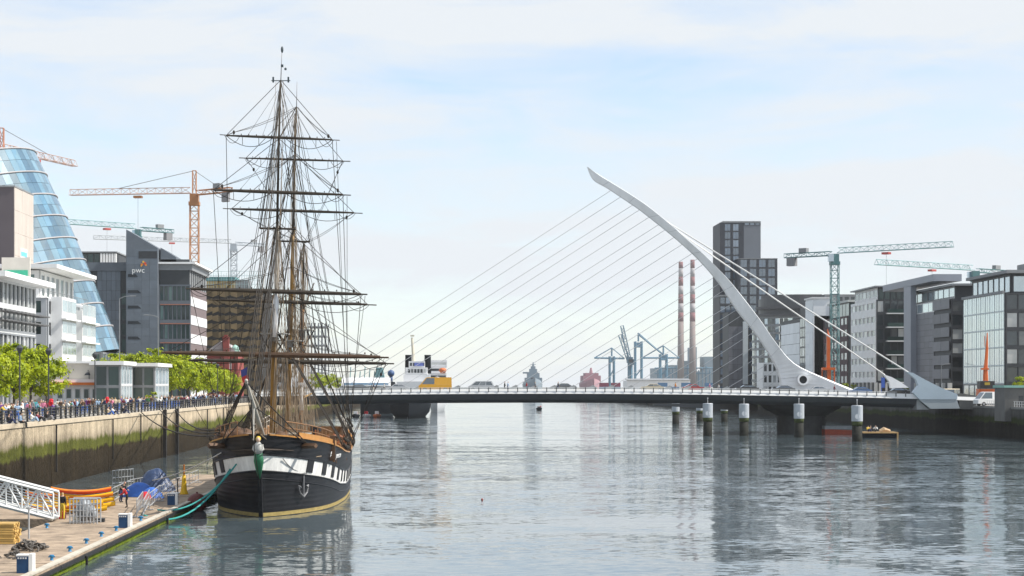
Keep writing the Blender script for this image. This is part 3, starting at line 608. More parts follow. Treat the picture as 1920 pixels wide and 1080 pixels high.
# ---- standing rigging
def ratlines(b, tops_, feet, z0, z1, step=.42, r=.008):
    z = z0
    while z < z1:
        row = []
        for t_, f_ in zip(tops_, feet): k = (z-f_.z)/(t_.z-f_.z); row.append(f_.lerp(t_, min(max(k, 0), 1)))
        b.path(row, r, 3, cap=False); z += step
for mi, (lo, to, tg, s0, ct) in enumerate(((fm_, ft_, fg_, 12.4, ctr[0]), (mm_, mt_, mg_, 27.0, ctr[1]), (zm_, zt2, None, 36.4, None))):
    for side in (-1, 1):
        b = B(); hd = lo[1].lerp(lo[2], .25 if mi < 2 else .4); feet = [hp(min(s0+.3+k*.85, 41.5), side, zr(min(s0+.3+k*.85, 41.5))+.1, .15) for k in range(6)]; tops_ = [hd+V((.08*side, 0, .05*k)) for k in range(6)]
        for p, q in zip(feet, tops_): b.path([p, q], .021, 4); b.ball(p+V((0, 0, .25)), .11, .11, .16, 6, 4); b.ball(p+V((0, 0, .75)), .10, .1, .14, 6, 4)
        ratlines(b, tops_, feet, feet[0].z+1.2, hd.z-.5); b.make('shrouds', rope, ship)
        b = B(); zt = {0: 627, 1: 640, 2: 620}[mi]; ze = ZZ(zt, lo[0].y)+.1
        f2 = [V((lo[1].x+1.1*side, lo[0].y-.3+.28*k, ze)) for k in range(4)]; hd2 = (to[2] if len(to) > 2 else to[1]); t2 = [hd2+V((.07*side, 0, -.1-.04*k)) for k in range(4)]
        for p, q in zip(f2, t2): b.path([p, q], .017, 4)
        ratlines(b, t2, f2, ze+.5, hd2.z-.5)
        for p in f2: b.path([p, V((lo[1].x+.15*side, p.y, ze-1.5))], .018, 4)
        b.make('topmast_shrouds', rope, ship)
        if tg:
            b = B(); f3 = [ct+V((1.3*side, -.3+.3*k, 0)) for k in range(3)]; t3 = [tg[1].lerp(tg[2], .55)+V((.05*side, 0, 0))]*3
            for p, q in zip(f3, t3): b.path([p, q], .013, 4)
            ratlines(b, t3, f3, f3[0].z+.5, t3[0].z-2); b.make('topgallant_shrouds', rope, ship)
            b = B()
            for k, e in enumerate((to[2], to[2]-V((0, 0, .3)), tg[1], tg[2], tg[2]-V((0, 0, 1)))): b.path([e, hp(s0+6.0+k*.7, side, zr(s0+6.0+k*.7)+.1, .15)], .016, 4)
            b.make('backstay', rope, ship)
b = B()
for p, q in ((fm_[2], V((SX0, SY0+.3, 5.9))), (ft_[2], bs1.lerp(bs0, .35)), (ft_[1].lerp(ft_[2], .8), bs1.lerp(bs0, .5)), (fg_[1], bs1.lerp(bs0, .1)), (fg_[2], bs1), (mm_[2], V((SX0+.3, YFm+.8, 5))), (mt_[2], fm_[2]), (mg_[1], ft_[2]), (mg_[2], fg_[1]), (zm_[2], V((SX0+.4, YMm+.5, 4.5))), (zt2[1], mm_[2])): b.path([p, q], .026, 5); b.path([p+V((.06, 0, -.3)), q+V((.1, .3, .2))], .018, 4)
b.make('stay', rope, ship)
b = B()      # running lines gathered about the masts
for lo, to, tg in ((fm_, ft_, fg_), (mm_, mt_, mg_), (zm_, zt2, zt2)):
    for k in range(58):
        e = R.choice([lo[2], to[-1], tg[-1], lo[1].lerp(lo[2], .3), to[1] if len(to) > 2 else to[0]])+V((R.uniform(-.35, .35), R.uniform(-.6, .3), R.uniform(-2, 0))); f = V((lo[0].x+R.uniform(-1.7, 1.7), lo[0].y+R.uniform(-1.6, 1.6), 4.5+R.uniform(0, .8)))
        b.path(sag(e, f, R.uniform(0, .15), 3), R.uniform(.008, .016), 3)
b.make('running_lines', ropel, ship)
b = B()
for lo in (fm_, mm_, zm_):
    for k in range(9): a_ = R.uniform(0, 6.28); c = lo[0]+V((.7*math.cos(a_), .7*math.sin(a_), .6)); b.path([c+V((.06*math.cos(t), 0, .22*math.sin(t))) for t in (0, 1, 2, 3, 4, 5, 6.28)], .05, 4)
b.make('rope_coils', ropel, ship)
# spanker gaff and boom on the aft mast
b = B(); b.path([zm_[1].lerp(zm_[2], .6), zm_[2]+V((.6, 6, 1.2))], [.09, .06]); b.make('gaff', spar, ship); b = B(); b.path([zm_[0]+V((0, 0, 2.2)), zm_[0]+V((.4, 7.5, 2.6))], [.11, .07]); b.make('boom', spary, ship)
b = B(); b.path([zm_[0]+V((.05, -.4, 1.2)), zm_[0]+V((.1, -.45, 3.6))], [.25, .16], 8); b.make('furled_sail', mat('white_canvas', (.72, .72, .72), .8, .1, 3), ship, True)
b = B(); b.path([ft_[0]+V((-.05, -.35, .3)), ft_[0]+V((0, -.35, 1.4)), ft_[1]+V((0, -.35, -.8)), ft_[1]+V((.02, -.3, -.2))], [.16, .24, .22, .1], 8); b.make('furled_sail', MATS['white_canvas'], ship, True)
# ---- on deck
dz = lambda s: zr(s)-1.05
def house(name, s0, s1, w, h, cx=0, m=oak):
    b = B(); z = dz((s0+s1)/2)-.2; b.box(SX0+cx-w/2, SX0+cx+w/2, SY0+s0, SY0+s1, z, z+h); o = b.make(name, m, ship); r = B(); r.box(SX0+cx-w/2-.12, SX0+cx+w/2+.12, SY0+s0-.12, SY0+s1+.12, z+h+.002, z+h+.1); r.make('roof', mat('house_roof', (.3, .27, .22), .6, .2, 2), o)
    d = B()
    for i in range(2): x = SX0+cx-w*.28+i*w*.56; d.box(x-.22, x+.22, SY0+s0-.03, SY0+s0-.002, z+h*.3, z+h*.8)
    d.make('window', portm, o); return o
house('deckhouse', 15.5, 20, 2.6, 2.0); house('deckhouse', 29.5, 34, 3.0, 2.0); house('companionway', 9.2, 11, 1.3, 2.1, .2, mat('red_wood', (.27, .09, .03), .45, .3, 2))
b = B(); b.tube((SX0+2.6, SY0+16.5, dz(16)), (SX0+2.6, SY0+16.5, dz(16)+2.6), .28, .28, 10); b.tube((SX0+2.6, SY0+16.5, dz(16)+2.6), (SX0+2.6, SY0+16.5, dz(16)+3.0), .42, .42, 10); b.make('galley_funnel', portm, ship)
b = B(); z = dz(5); b.path([(SX0-1.6, SY0+5.2, z+.75), (SX0+1.6, SY0+5.2, z+.75)], .32, 10); b.box(SX0-1.9, SX0-1.6, SY0+4.9, SY0+5.5, z-.2, z+1.2); b.box(SX0+1.6, SX0+1.9, SY0+4.9, SY0+5.5, z-.2, z+1.2); b.make('windlass', wood, ship)
for i, (s, x) in enumerate(((13.3, 1.9), (14.1, 2.6), (21.5, -1.4), (22.4, 2.2), (12.6, -2.2), (24, 1.2))):
    b = B(); b.lathe((SX0+x, SY0+s, dz(s)-.1), [(.28, 0), (.36, .35), (.36, .65), (.28, 1.0)], 12); b.make('barrel', oak, ship, True)
def boat(cx, s, L_, w, m):
    b = B(); z = dz(s)+1.55; rows = []
    for k in range(9): f = k/8; wd = w*math.sin(math.pi*(.06+.88*f))**.6; lift = .22*(2*f-1)**2; rows.append([(SX0+cx+wd/2*a, SY0+s+L_*(f-.5), z+lift-.62*(1-abs(a)**2.2)) for a in (-1, -.8, -.45, 0, .45, .8, 1)])
    b.grid(rows); b.grid([[(p[0], p[1], z+.2*(2*k/8-1)**2+.02) for p in (r[0], r[-1])] for k, r in enumerate(rows)]); return b.make('ship_boat', m, ship, True)
boat(-3.4, 23, 5.5, 1.8, sparw); boat(3.3, 24, 5.5, 1.7, oak); boat(3.2, 31.5, 4.5, 1.6, mat('red_wood', (.27, .09, .03), .45))
for s0, s1, side in ((1.6, 9.5, 1), (1.6, 9.5, -1), (34, 41.5, 1), (34, 41.5, -1)):
    b = B(); n = 9
    for k in range(n): s = s0+(s1-s0)*k/(n-1); p = hp(s, side, zr(s), -.35); b.path([p, p+V((0, 0, 1.05))], .035, 5)
    b.path([hp(s0+(s1-s0)*k/8, side, zr(s0+(s1-s0)*k/8), -.35)+V((0, 0, 1.05)) for k in range(9)], .045, 5); b.path([hp(s0+(s1-s0)*k/8, side, zr(s0+(s1-s0)*k/8), -.35)+V((0, 0, .62)) for k in range(9)], .025, 5); b.make('guard_rail', oak if s0 < 30 else sparw, ship)
for s in (11.9, 26.4):
    for side in (-1, 1):
        b = B(); p = hp(s+2.5, side, dz(s)+.75, -.4)
        b.box(p.x-.12, p.x+.12, p.y-2.2, p.y+2.2, p.z-.07, p.z+.07)
        for k in range(11): y = p.y-2+k*.4; b.tube((p.x, y, p.z-.32), (p.x, y, p.z+.3), .035, n=5); b.path([(p.x-.15*side, y+.1*math.cos(t), p.z-.3+.3*math.sin(t)) for t in (0, 1, 2, 3, 4, 5, 6.2)], .055, 4)
        b.make('pin_rail', oak, ship)
    b = B(); c = V((SX0, SY0+s-1.0, dz(s)))
    for x in (-1, 1): b.box(c.x+x-.12, c.x+x+.12, c.y-.12, c.y+.12, c.z-.2, c.z+1.3)
    b.box(c.x-1.3, c.x+1.3, c.y-.1, c.y+.1, c.z+.95, c.z+1.15)
    for k in range(9): b.tube((c.x-1.1+k*.27, c.y-.14, c.z+.6), (c.x-1.1+k*.27, c.y-.14, c.z+1.4), .04, n=5); b.path([(c.x-1.1+k*.27, c.y-.2-.05*math.sin(t), c.z+.6+.35*math.cos(t)) for t in (0, 1, 2, 3, 4, 5, 6.2)], .05, 4)
    b.make('fife_rail', oak, ship)
b = B()      # low clutter amidships: crates, coils, hatch
for k in range(60):
    s = R.uniform(7, 24); x = R.uniform(-1, 4.4); z = dz(s)-.1; w = R.uniform(.12, .5); b.m = R.randrange(3); b.box(SX0+x-w/2, SX0+x+w/2, SY0+s-w/2, SY0+s+w/2, z, z+R.uniform(.6, 1.9))
tag(b.make('deck_gear', [oak, MATS['red_wood'], wood], ship), kind='stuff')
for x_, s_, sz in ((-1.6, 2.6, .75), (-2.6, 4.4, .85), (1.2, 2.4, .45)):
    b = B(); p = V((SX0+x_, SY0+s_, zr(s_)+.05)); b.ball(p, sz*1.2, sz, sz*.75, 16, 10, .55, s_); b.make('net_bundle', wood, ship, True)
b = B()      # blocks, pins, coils and lanyards crowding the river-side rail
for k in range(95):
    s = R.uniform(8, 25); p = hp(s, 1, zr(s), -R.uniform(.1, 1.5)); b.m = R.randrange(3)
    if k % 3: b.path([p+V((0, 0, -.6)), p+V((R.uniform(-.2, .2), R.uniform(-.2, .2), R.uniform(.3, 1.3)))], R.uniform(.035, .09), 5)
    else: b.path([p+V((.12*math.cos(t), 0, .1+.32*math.sin(t))) for t in (0, 1, 2, 3, 4, 5, 6.2)], .055, 4)
tag(b.make('rail_gear', [oak, wood, MATS['red_wood']], ship), kind='stuff')
b = B(); fl = bs1+V((-.45, 6, .6)); b.tube(fl+V((.1, 0, -1.4)), fl+V((-.1, 0, .5)), .03); b.make('flagstaff', spar, ship)
b = B(); b.m = 0; b.add([fl+V((-.1, 0, .4)), fl+V((-.55, .1, .15)), fl+V((-.5, .06, -.3)), fl+V((-.05, 0, -.1))], [(0, 1, 2, 3)]); b.m = 1; b.add([fl+V((-.05, 0, -.102)), fl+V((-.5, .06, -.302)), fl+V((-.42, .1, -.65)), fl+V((0, 0, -.5))], [(0, 1, 2, 3)]); b.make('jack_flag', [mat('flag_blue', (.05, .06, .22), .7), mat('flag_red', (.5, .04, .04), .7)], ship)
# ---- fender ball and mooring lines beside the bow
b = B(); c = V((-17.75, 137.5, .55)); b.ball(c, .72, .72, .72, 14, 10); b.tube(c+V((0, 0, .6)), c+V((0, 0, .8)), .08); solo(b, 'fender_buoy', mat('maroon_rubber', (.12, .03, .025), .5, .2, 2), 'round maroon fender between the pontoon and the ship bow', 'fender', c, smooth=True)
teal = mat('teal_rope', (.03, .26, .24), .7, .2, 4)
def line(pts, d, r, m, label):
    b = B(); b.path(sag(pts[0], pts[1], d, 14), r, 6); solo(b, 'mooring_line', m, label, 'rope', pts[0], smooth=True)
line((V((-19.0, 127, .75)), hp(1.6, -1, 3.6, .1)), 1.0, .06, teal, 'upper teal mooring line sagging from pontoon to ship bow')
line((V((-19.3, 122.5, .75)), hp(2.6, -1, 3.2, .1)), 1.5, .065, teal, 'lower teal mooring line sagging deepest beside the ship bow')
line((V((-23.5, 152, 1.4)), hp(3.6, -1, 4.3, .1)), .3, .04, mat('white_rope', (.6, .58, .54), .7), 'white rope stretched from the pontoon railing to the bow')
for k, (y, lab) in enumerate(((160, 'dark mooring hawser from quay edge to the bow, lowest of three'), (175, 'dark mooring hawser from quay edge to the bow, middle of three'), (188, 'dark mooring hawser from quay edge to the bow, highest of three'))):
    line((V((QX+.2, y+60, QZ+.1)), hp(3.5, -1, zr(3.5)+.3+.2*k, 0)), .9, .06, rope, lab)
# ================================================================== BUILDINGS
gl_dark = glass('glass_dark', (.012, .018, .022), .03, .05, .2)
gl_green = glass('glass_green', (.008, .030, .026), .0, .05, .05, (.12, .2, .18))
gl_blue = glass('glass_blue', (.13, .22, .30), .34, .05, .08, (.42, .5, .55))
gl_pale = glass('glass_pale', (.30, .40, .42), .40, .08, .12, (.5, .56, .56))
gl_tow = glass('glass_tower', (.035, .07, .12), .13, .05, .2, (.16, .21, .28))
gl_drum = glass('glass_drum', (.08, .18, .24), .18, .08, .32, (.135, .26, .33), wob=.05)
fr_dk = mat('frame_dark', (.05, .055, .06), .45, .1, 2); fr_lt = mat('frame_light', (.6, .61, .61), .4, .06, 2); fr_gr = mat('frame_grey', (.22, .23, .24), .45, .1, 2)
wwall = mat('white_render', (.80, .80, .79), .7, .08, .5); gwall = mat('grey_stone', (.125, .145, .17), .55, .18, .35, bump=.1); dwall = mat('dark_stone', (.04, .044, .05), .5, .18, .4); core_dk = mat('core_dark', (.05, .055, .06), .6, .1, .5)
pink = mat('pink_concrete', (.52, .46, .41), .75, .08, .3); cream = mat('cream_render', (.58, .54, .48), .75, .1, .5); roofm = mat('roof_grey', (.22, .23, .24), .7, .15, .4); pgrey = mat('pale_grey_clad', (.40, .42, .44), .5, .08, .3, obvar=.06)
def core(root, x0, x1, y0, y1, z0, z1, m, name='walls'): b = B(); b.box(x0, x1, y0, y1, z0, z1); return b.make(name, m, root)
def slab(root, x0, x1, y0, y1, z0, z1, m, name='roof'): b = B(); b.box(x0, x1, y0, y1, z0, z1); return b.make(name, m, root)
def bld(label, x, y, z, name='office_building'): return thing(name, label, 'building', (x, y, z))
def plant(root, x, y, z, w, d, h, m=roofm): return slab(root, x-w/2, x+w/2, y-d/2, y+d/2, z, z+h, m, 'plant_room')
# ---------------------------------------------------------------- LEFT BANK
# L1: glass office at the left edge of the picture under a deep white roof
r = bld('glass office with dark sun-shade bars and white flat roof at left edge', -60, 262, QZ)
core(r, -78, -58, 246, 271, QZ, 22.6, core_dk); fl = [3.4]*5
facade(r, (-58, 246), (-58, 271), QZ, fl, 10, gl_dark, fr_dk, fr_lt, sill=.35, head=.35, pier=.3, edge=.3, t=.3, nx=1, ny=2)
facade(r, (-78, 246), (-58, 246), QZ, fl, 8, gl_dark, fr_dk, fr_lt, sill=.35, head=.35, pier=.3, edge=.3, t=.3, nx=1, ny=2)
slab(r, -79, -55.6, 243, 274.2, 22.8, 23.5, wwall)
br_m = mat('brise_soleil', (.10, .10, .10), .5)
for z in (18.6, 17.4, 13.6, 10.3):
    b = B()
    for d in (.9, 1.4, 1.9): b.box(-58+d-.1, -58+d+.1, 245, 272.5, z-.09, z+.09)
    for k in range(10): b.box(-57.7, -55.9, 246+k*2.7, 246.12+k*2.7, z-.16, z-.09)
    b.make('sun_shade', br_m, r)
b = B(); b.box(-62.5, -58.5, 270.8, 271.2, 23.52, 27); o = b.make('sign_board', cream, r); b = B(); b.box(-62.2, -58.8, 270.7, 270.79, 24, 25.2); b.make('sign_band', mat('sign_green', (.05, .4, .25), .5), r)
# L2: stepped white office block
r = bld('stepped white office block with projecting bays and oversailing flat roof', -66, 315, QZ)
core(r, -76, -62.2, 300, 336, QZ, 22.6, core_dk); fl = [3.36]*5
facade(r, (-76, 300), (-62.2, 300), QZ, fl, 5, gl_green, fr_lt, pgrey, sill=1.0, head=.35, pier=.4, edge=.8, t=.25, nx=2)
facade(r, (-62.2, 300.25), (-62.2, 336), QZ, fl, 8, gl_dark, fr_lt, pgrey, sill=.9, head=.4, pier=.6, edge=.6, t=.2, nx=2)
for k, (y0, y1, zt) in enumerate(((302, 313.5, 22.9), (319, 331, 21.4))):
    b = B(); b.box(-61.99, -60.2, y0, y1, 9, zt); w = b.make('bay', wwall, r); z = 9.6
    for j in range(4):
        wm = win_mesh('window', 3.6, 1.9, gl_pale, fr_lt, 3, 1)
        for q in range(3): piece('window', wm, r, (-60.18, y0+.3+q*3.75*(y1-y0)/11.6, z+.9), math.pi/2)
        if j < 3:
            s = B(); s.box(-60.2+.003, -59.5, y0-.4, y1+.5, z+3.0, z+3.25); s.make('ledge', wwall, w)
        z += 3.36
core(r, -75, -64, 303, 330, 22.61, 27.2, core_dk)
facade(r, (-75, 303), (-64, 303), 22.62, [4.5], 5, gl_green, fr_lt, wwall, sill=.5, head=.6, pier=.6, edge=.7, t=.2, nx=2)
facade(r, (-64, 303.2), (-64, 330), 22.62, [4.5], 7, gl_green, fr_lt, wwall, sill=.5, head=.6, pier=1.2, edge=.7, t=.2, nx=2)
slab(r, -78, -60.5, 299.5, 333.5, 27.3, 27.9, wwall); slab(r, -76.4, -62.0, 299.6, 336.4, 22.603, 22.72, wwall, 'terrace')
b = B()
for k in range(22): b.tube((-62.2, 303+k*1.5, 22.7), (-62.2, 303+k*1.5, 23.8), .03, n=4)
b.tube((-62.2, 303, 23.8), (-62.2, 334.5, 23.8), .04, n=4); b.make('terrace_railing', fr_gr, r)
# L3: concrete tower of the conference centre, then the leaning glass drum
r = bld('tall blank tower with purple-brown front and pale concrete side', -83, 346, QZ, 'concrete_tower')
core(r, -92, -76.2, 339.5, 355, QZ, 44, mat('purple_brown', (.10, .085, .095), .7, .08, .2)); zz0 = QZ  # the front's shade is put into a darker concrete colour
panels(r, (-76.2, 339.5), (-76.2, 355), 8, 44, 5, 9, pink, gap=.03, t=.12); slab(r, -92.2, -76, 339.3, 355.2, 44.003, 44.3, roofm)
b = B(); b.m = 0; b.box(-76.05, -75.99, 344, 349.5, 29.2, 33.6); b.m = 1; b.box(-75.985, -75.97, 344.4, 349.1, 32.2, 33.0); b.box(-75.985, -75.97, 344.4, 349.1, 30.9, 31.3); b.m = 2; b.box(-75.985, -75.97, 344.4, 349.1, 29.6, 30.5); b.make('poster', [mat('poster_white', (.7, .72, .72), .6), mat('poster_blue', (.16, .5, .72), .6), mat('poster_teal', (.2, .55, .6), .6)], r)
r = bld('leaning blue glass drum of the conference centre ringed by white hoops', -82, 385, QZ, 'glass_drum_building')
DX, DY, RD = -82.0, 388.0, 19.0; NS = 72
zs = [(1.2, 655), (5, 610), (0, 569), (0, 527), (0, 486), (0, 447), (0, 406), (0, 368), (0, 326), (0, 283)]; DYc = 382.0
edge = [(223, 655), (208, 610), (190, 568), (174, 526), (157, 486), (140, 446), (122, 405), (103, 366), (84, 325), (63, 282)]
rings = []
for ex, ey in edge:
    ce = P(ex, ey, DYc); cx = ce.x-RD; ring = []
    for k in range(NS):
        a = 2*math.pi*k/NS; x, y = RD*math.cos(a), RD*math.sin(a)
        ring.append(V((cx+x, DYc+y, ce.z+(x-RD)*.27)))
    rings.append(ring)
fr_dr = mat('drum_frame', (.30, .36, .40), .4, .1, 1)
for i in range(len(rings)-1):
    lo, hi = rings[i], rings[i+1]
    for k in range(NS):
        a = 2*math.pi*(k+.5)/NS
        if not (-2.9 < ((a+math.pi) % (2*math.pi)-math.pi) < .75): continue
        k2 = (k+1) % NS; q = [lo[k], lo[k2], hi[k2], hi[k]]; c = sum(q, V((0, 0, 0)))/4; n = V((math.cos(a), math.sin(a), .1))
        for hv in (0, 1):
            if hv == 0: pass
            qq = [lo[k].lerp(hi[k], hv*.5), lo[k2].lerp(hi[k2], hv*.5), lo[k2].lerp(hi[k2], hv*.5+.5), lo[k].lerp(hi[k], hv*.5+.5)]
            cc = sum(qq, V((0, 0, 0)))/4; qq = [cc+(p-cc)*.975+n*R.uniform(-.02, .02) for p in qq]; b = B(); b.prism(qq, -n*.1); piece('glass_panel', b.mesh('glass_panel', gl_drum, False, cc), r, cc)
    b = B(); c2 = lambda rg: [p+(p-V((sum(t.x for t in rg)/NS, DYc, p.z)))*-.02 for p in rg]
    b.grid([c2(lo), c2(hi)], closed=True); b.make('drum_wall', fr_dr, r)
hoop = mat('hoop_white', (.40, .38, .38), .4, .1, 1)
for rg in rings[1:]:
    b = B(); cx = sum(t.x for t in rg)/NS; rr = [V((cx+(p.x-cx)*1.006, DYc+(p.y-DYc)*1.006, p.z)) for p in rg]; b.path(rr+[rr[0]], .17, 6); b.make('hoop', hoop, r, True)
b = B(); b.add(rings[-1], [tuple(range(NS))]); b.make('roof', roofm, r)
core(r, DX-26, -66.5, 372, 400, QZ, 15.5, core_dk, 'base'); facade(r, (-90, 372), (-66.5, 372), QZ, [3.2]*3, 8, gl_green, fr_lt, fr_gr, sill=.3, head=.3, pier=.2, edge=.3, t=.2); facade(r, (-66.5, 372.2), (-66.5, 400), QZ, [3.2]*3, 8, gl_green, fr_lt, fr_gr, sill=.3, head=.3, pier=.2, edge=.3, t=.2)
# L4: grey stone office with a slanting tower slab
Y4 = 430.0; x = lambda px: XX(px, Y4); z = lambda py: ZZ(py, Y4)
r = bld('dark grey stone office with slanted tower top and white lettering', x(300), Y4+15, QZ)
b = B(); b.prism([V((x(236), Y4, QZ)), V((x(295.5), Y4, QZ)), V((x(295.5), Y4, z(465))), V((x(236.5), Y4, z(430)))], (0, 14, 0)); b.make('tower_slab', gwall, r)
b = B(); b.prism([V((x(298.5), Y4+2, z(492))), V((x(328), Y4+2, z(492))), V((x(328), Y4+2, z(481))), V((x(298.5), Y4+2, z(463)))], (0, 14, 0)); b.make('slanted_screen', gwall, r)
nz_ = 19
for j in range(nz_):
    z0_ = QZ+.05+j*(z(467)-QZ)/nz_; h_ = (z(467)-QZ)/nz_
    for i in range(4):
        if i > 0 and 14 < j < 17 and False: continue
        w_ = (x(295)-x(237))/4; key = 'slabpanel'
        if key not in globals(): b = B(); b.box(.02, w_-.02, -.06, 0, .02, h_-.02); slabpanel = b.mesh('stone_panel', mat('grey_panel', (.135, .16, .19), .5, .14, .3, obvar=.10))
        piece('stone_panel', slabpanel, r, (x(237)+w_*i, Y4-.005, z0_), rot=(R.uniform(-.004, .004), 0, R.uniform(-.004, .004)))
b = B(); b.box(x(260), x(294.6), Y4-.1, Y4-.07, z(484.5), z(471)); b.make('louvre', dwall, r)
for py, w in ((517, 19), (547, 25), (576, 25), (605, 25), (634, 24)):
    b = B(); b.prism([V((x(240), Y4-.1, z(py-3))), V((x(240+w*.75), Y4-.1, z(py-3))), V((x(240+w), Y4-.1, z(py+2.5))), V((x(240), Y4-.1, z(py+2.5)))], (0, .03, 0)); b.make('window', mat('slot_dark', (.03, .034, .04), .3), r)  # slot windows, the openings' shadows built into the slanted dark shapes
o = piece('lettering', text_mesh('pwc', 1.75, lw, .02), r, (x(259.5), Y4-.16, z(507)), rot=(math.pi/2, 0, 0))
b = B()
for k, (ex, ey, sz, mi) in enumerate(((266, 496, 4, 0), (272, 494, 4.5, 1), (269, 491, 3.5, 2), (274, 497, 3, 0), (265, 499, 2, 2))): b.m = mi; s = sz*Y4/F; b.box(x(ex)-s/2, x(ex)+s/2, Y4-.12-.02*k, Y4-.1-.02*k, z(ey)-s/2, z(ey)+s/2)
b.make('emblem', [mat('emblem_orange', (.75, .25, .03), .5), mat('emblem_red', (.6, .06, .03), .5), mat('emblem_yellow', (.8, .45, .05), .5)], r)
# left wing
core(r, x(158), x(236)-.02, Y4+3, Y4+16, QZ, z(493), core_dk); zt = z(493)
b = B(); b.box(x(158), x(236)-.03, Y4+2.6, Y4+2.98, zt-1.6, zt+.3); b.make('parapet', gwall, r)
panels(r, (x(178), Y4+2.98), (x(222), Y4+2.98), QZ, zt-1.6, 5, 13, mat('grey_panel', (.135, .16, .19)), gap=.05)
for a, c in ((159, 178), (222, 236)):
    n_ = 2 if a < 200 else 1; facade(r, (x(a), Y4+3), (x(c), Y4+3), QZ, [3.45]*7, n_, gl_green, fr_dk, dwall, sill=.6, head=.2, pier=.2, edge=.15, t=.12)
# right wing: glass storeys, banded river front, canopy roof
xa, xb, zt = x(296), x(355), z(502); core(r, xa, xb-.3, Y4+2, Y4+33, QZ, zt+2, core_dk)
fls = [4.3]*6; facade(r, (xa, Y4+2), (xb, Y4+2), QZ, fls, 7, gl_green, fr_dk, gwall, sill=.7, head=.35, pier=.18, edge=.2, t=.3, nx=1, ny=1)
wb, db = mat('white_banding', (.66, .66, .66), .6, .06, .5), mat('brown_banding', (.17, .13, .13), .6, .1, .5)
zz_ = QZ
for j in range(12):
    h_ = (zt-4.2-QZ)/12; b = B(); b.box(xb-.3, xb+(.0 if j % 2 else .12), Y4+2.2, Y4+31, zz_, zz_+h_-.003); b.make('facade_band', wb if j % 2 == 0 else db, r); zz_ += h_
b = B()
for k in range(9): b.tube((xb-.2, Y4+3+k*3.4, zt-4.2), (xb-.2, Y4+3+k*3.4, zt+2.1), .09, n=5)
b.make('column', fr_lt, r)
for k in range(3): b = B(); b.box(xa+.3, xb-.02, Y4+1.55, Y4+1.68, QZ+4.3*(k+3)-.28, QZ+4.3*(k+3)-.1); b.make('ledge', mat('copper_ledge', (.4, .16, .10), .5), r)
slab(r, xa-.2, xb+1.2, Y4+1.2, Y4+34, z(494), z(490.5), wwall); slab(r, xa-.1, xb+.4, Y4+1.8, Y4+33.2, z(494)-1.4, z(494)-.003, fr_gr, 'fascia')
# building behind with green glass and white fins
r = bld('green glass block with white roof fins behind the dark grey office', XX(180, 520), 530, QZ); xa, xb = XX(140, 520), XX(187, 520); xc = XX(218, 520)
core(r, xa, xc, 520.4, 545, QZ, ZZ(474, 520), core_dk); facade(r, (xa, 520.4), (xb, 520.4), ZZ(500, 520), [3.6], 4, gl_green, fr_dk, fr_dk, sill=.1, head=.1, pier=.12, edge=.1, t=.2)
fin = B(); fin.box(-.28, .28, -.8, 0, 0, 3.4); fmsh = fin.mesh('fin', wwall)
for k in range(6): piece('fin', fmsh, r, (xb+.5+k*.75, 520.38, ZZ(499, 520)+.0))
slab(r, xa-.3, xc+.3, 519.5, 545.4, ZZ(474, 520)+.003, ZZ(474, 520)+.35, fr_gr)
# L5: dark building wrapped in slanting bronze panels, scaffolded roof
Y5 = 560.0; x = lambda px: XX(px, Y5); z = lambda py: ZZ(py, Y5); r = bld('dark office wrapped in slanting bronze mesh panels under a scaffolded roof', x(440), Y5+15, QZ)
core(r, x(386), x(492), Y5, Y5+40, QZ, z(543), mat('bronze_core', (.022, .021, .02), .6, .2, .5))
bz = mat('bronze_panel', (.21, .155, .08), .55, .3, .4, obvar=.5, metal=.2); nC, nR = 9, 13; w_ = (x(491)-x(387))/nC; h_ = (z(544)-QZ)/nR
pm_ = []
for sgn in (-1, 1): b = B(); b.prism([V((0, 0, h_*.12 if sgn > 0 else h_*.30)), V((w_-.04, 0, h_*.42 if sgn > 0 else h_*.10)), V((w_-.04, -.45, h_*.95)), V((0, -.25, h_*.80))], (0, .12, 0)); pm_.append(b.mesh('bronze_panel', bz))
for j in range(nR):
    for i in range(nC): piece('bronze_panel', pm_[(i+j) % 2 if R.random() < .75 else R.randrange(2)], r, (x(387)+w_*i, Y5-.15, QZ+h_*j))
b = B(); b.box(x(387), x(440), Y5+.5, Y5+10, z(542.5), z(527)); b.make('roof_screen', mat('gold_screen', (.46, .32, .12), .5, .25, .3), r)
tealn = mat('teal_netting', (.10, .26, .26), .8, .3, .4)
b = B(); b.box(x(386), x(441), Y5+.2, Y5+11, z(526.5), z(519)); b.make('netting', tealn, r)
b = B()
for k in range(23): X_ = x(386)+k*.75; b.tube((X_, Y5, z(543)), (X_, Y5, z(511)+R.uniform(-.6, .6)), .05, n=4)
for k in range(5): zz_ = z(541)+k*1.25; b.tube((x(386), Y5, zz_), (x(492), Y5, zz_), .05, n=4)
b.make('scaffold', mat('scaffold_steel', (.3, .42, .44), .5, .2, 1), r)
b = B(); b.box(x(440), x(465), Y5+1, Y5+9, z(542.5), z(524)); b.make('plant_room', fr_gr, r)
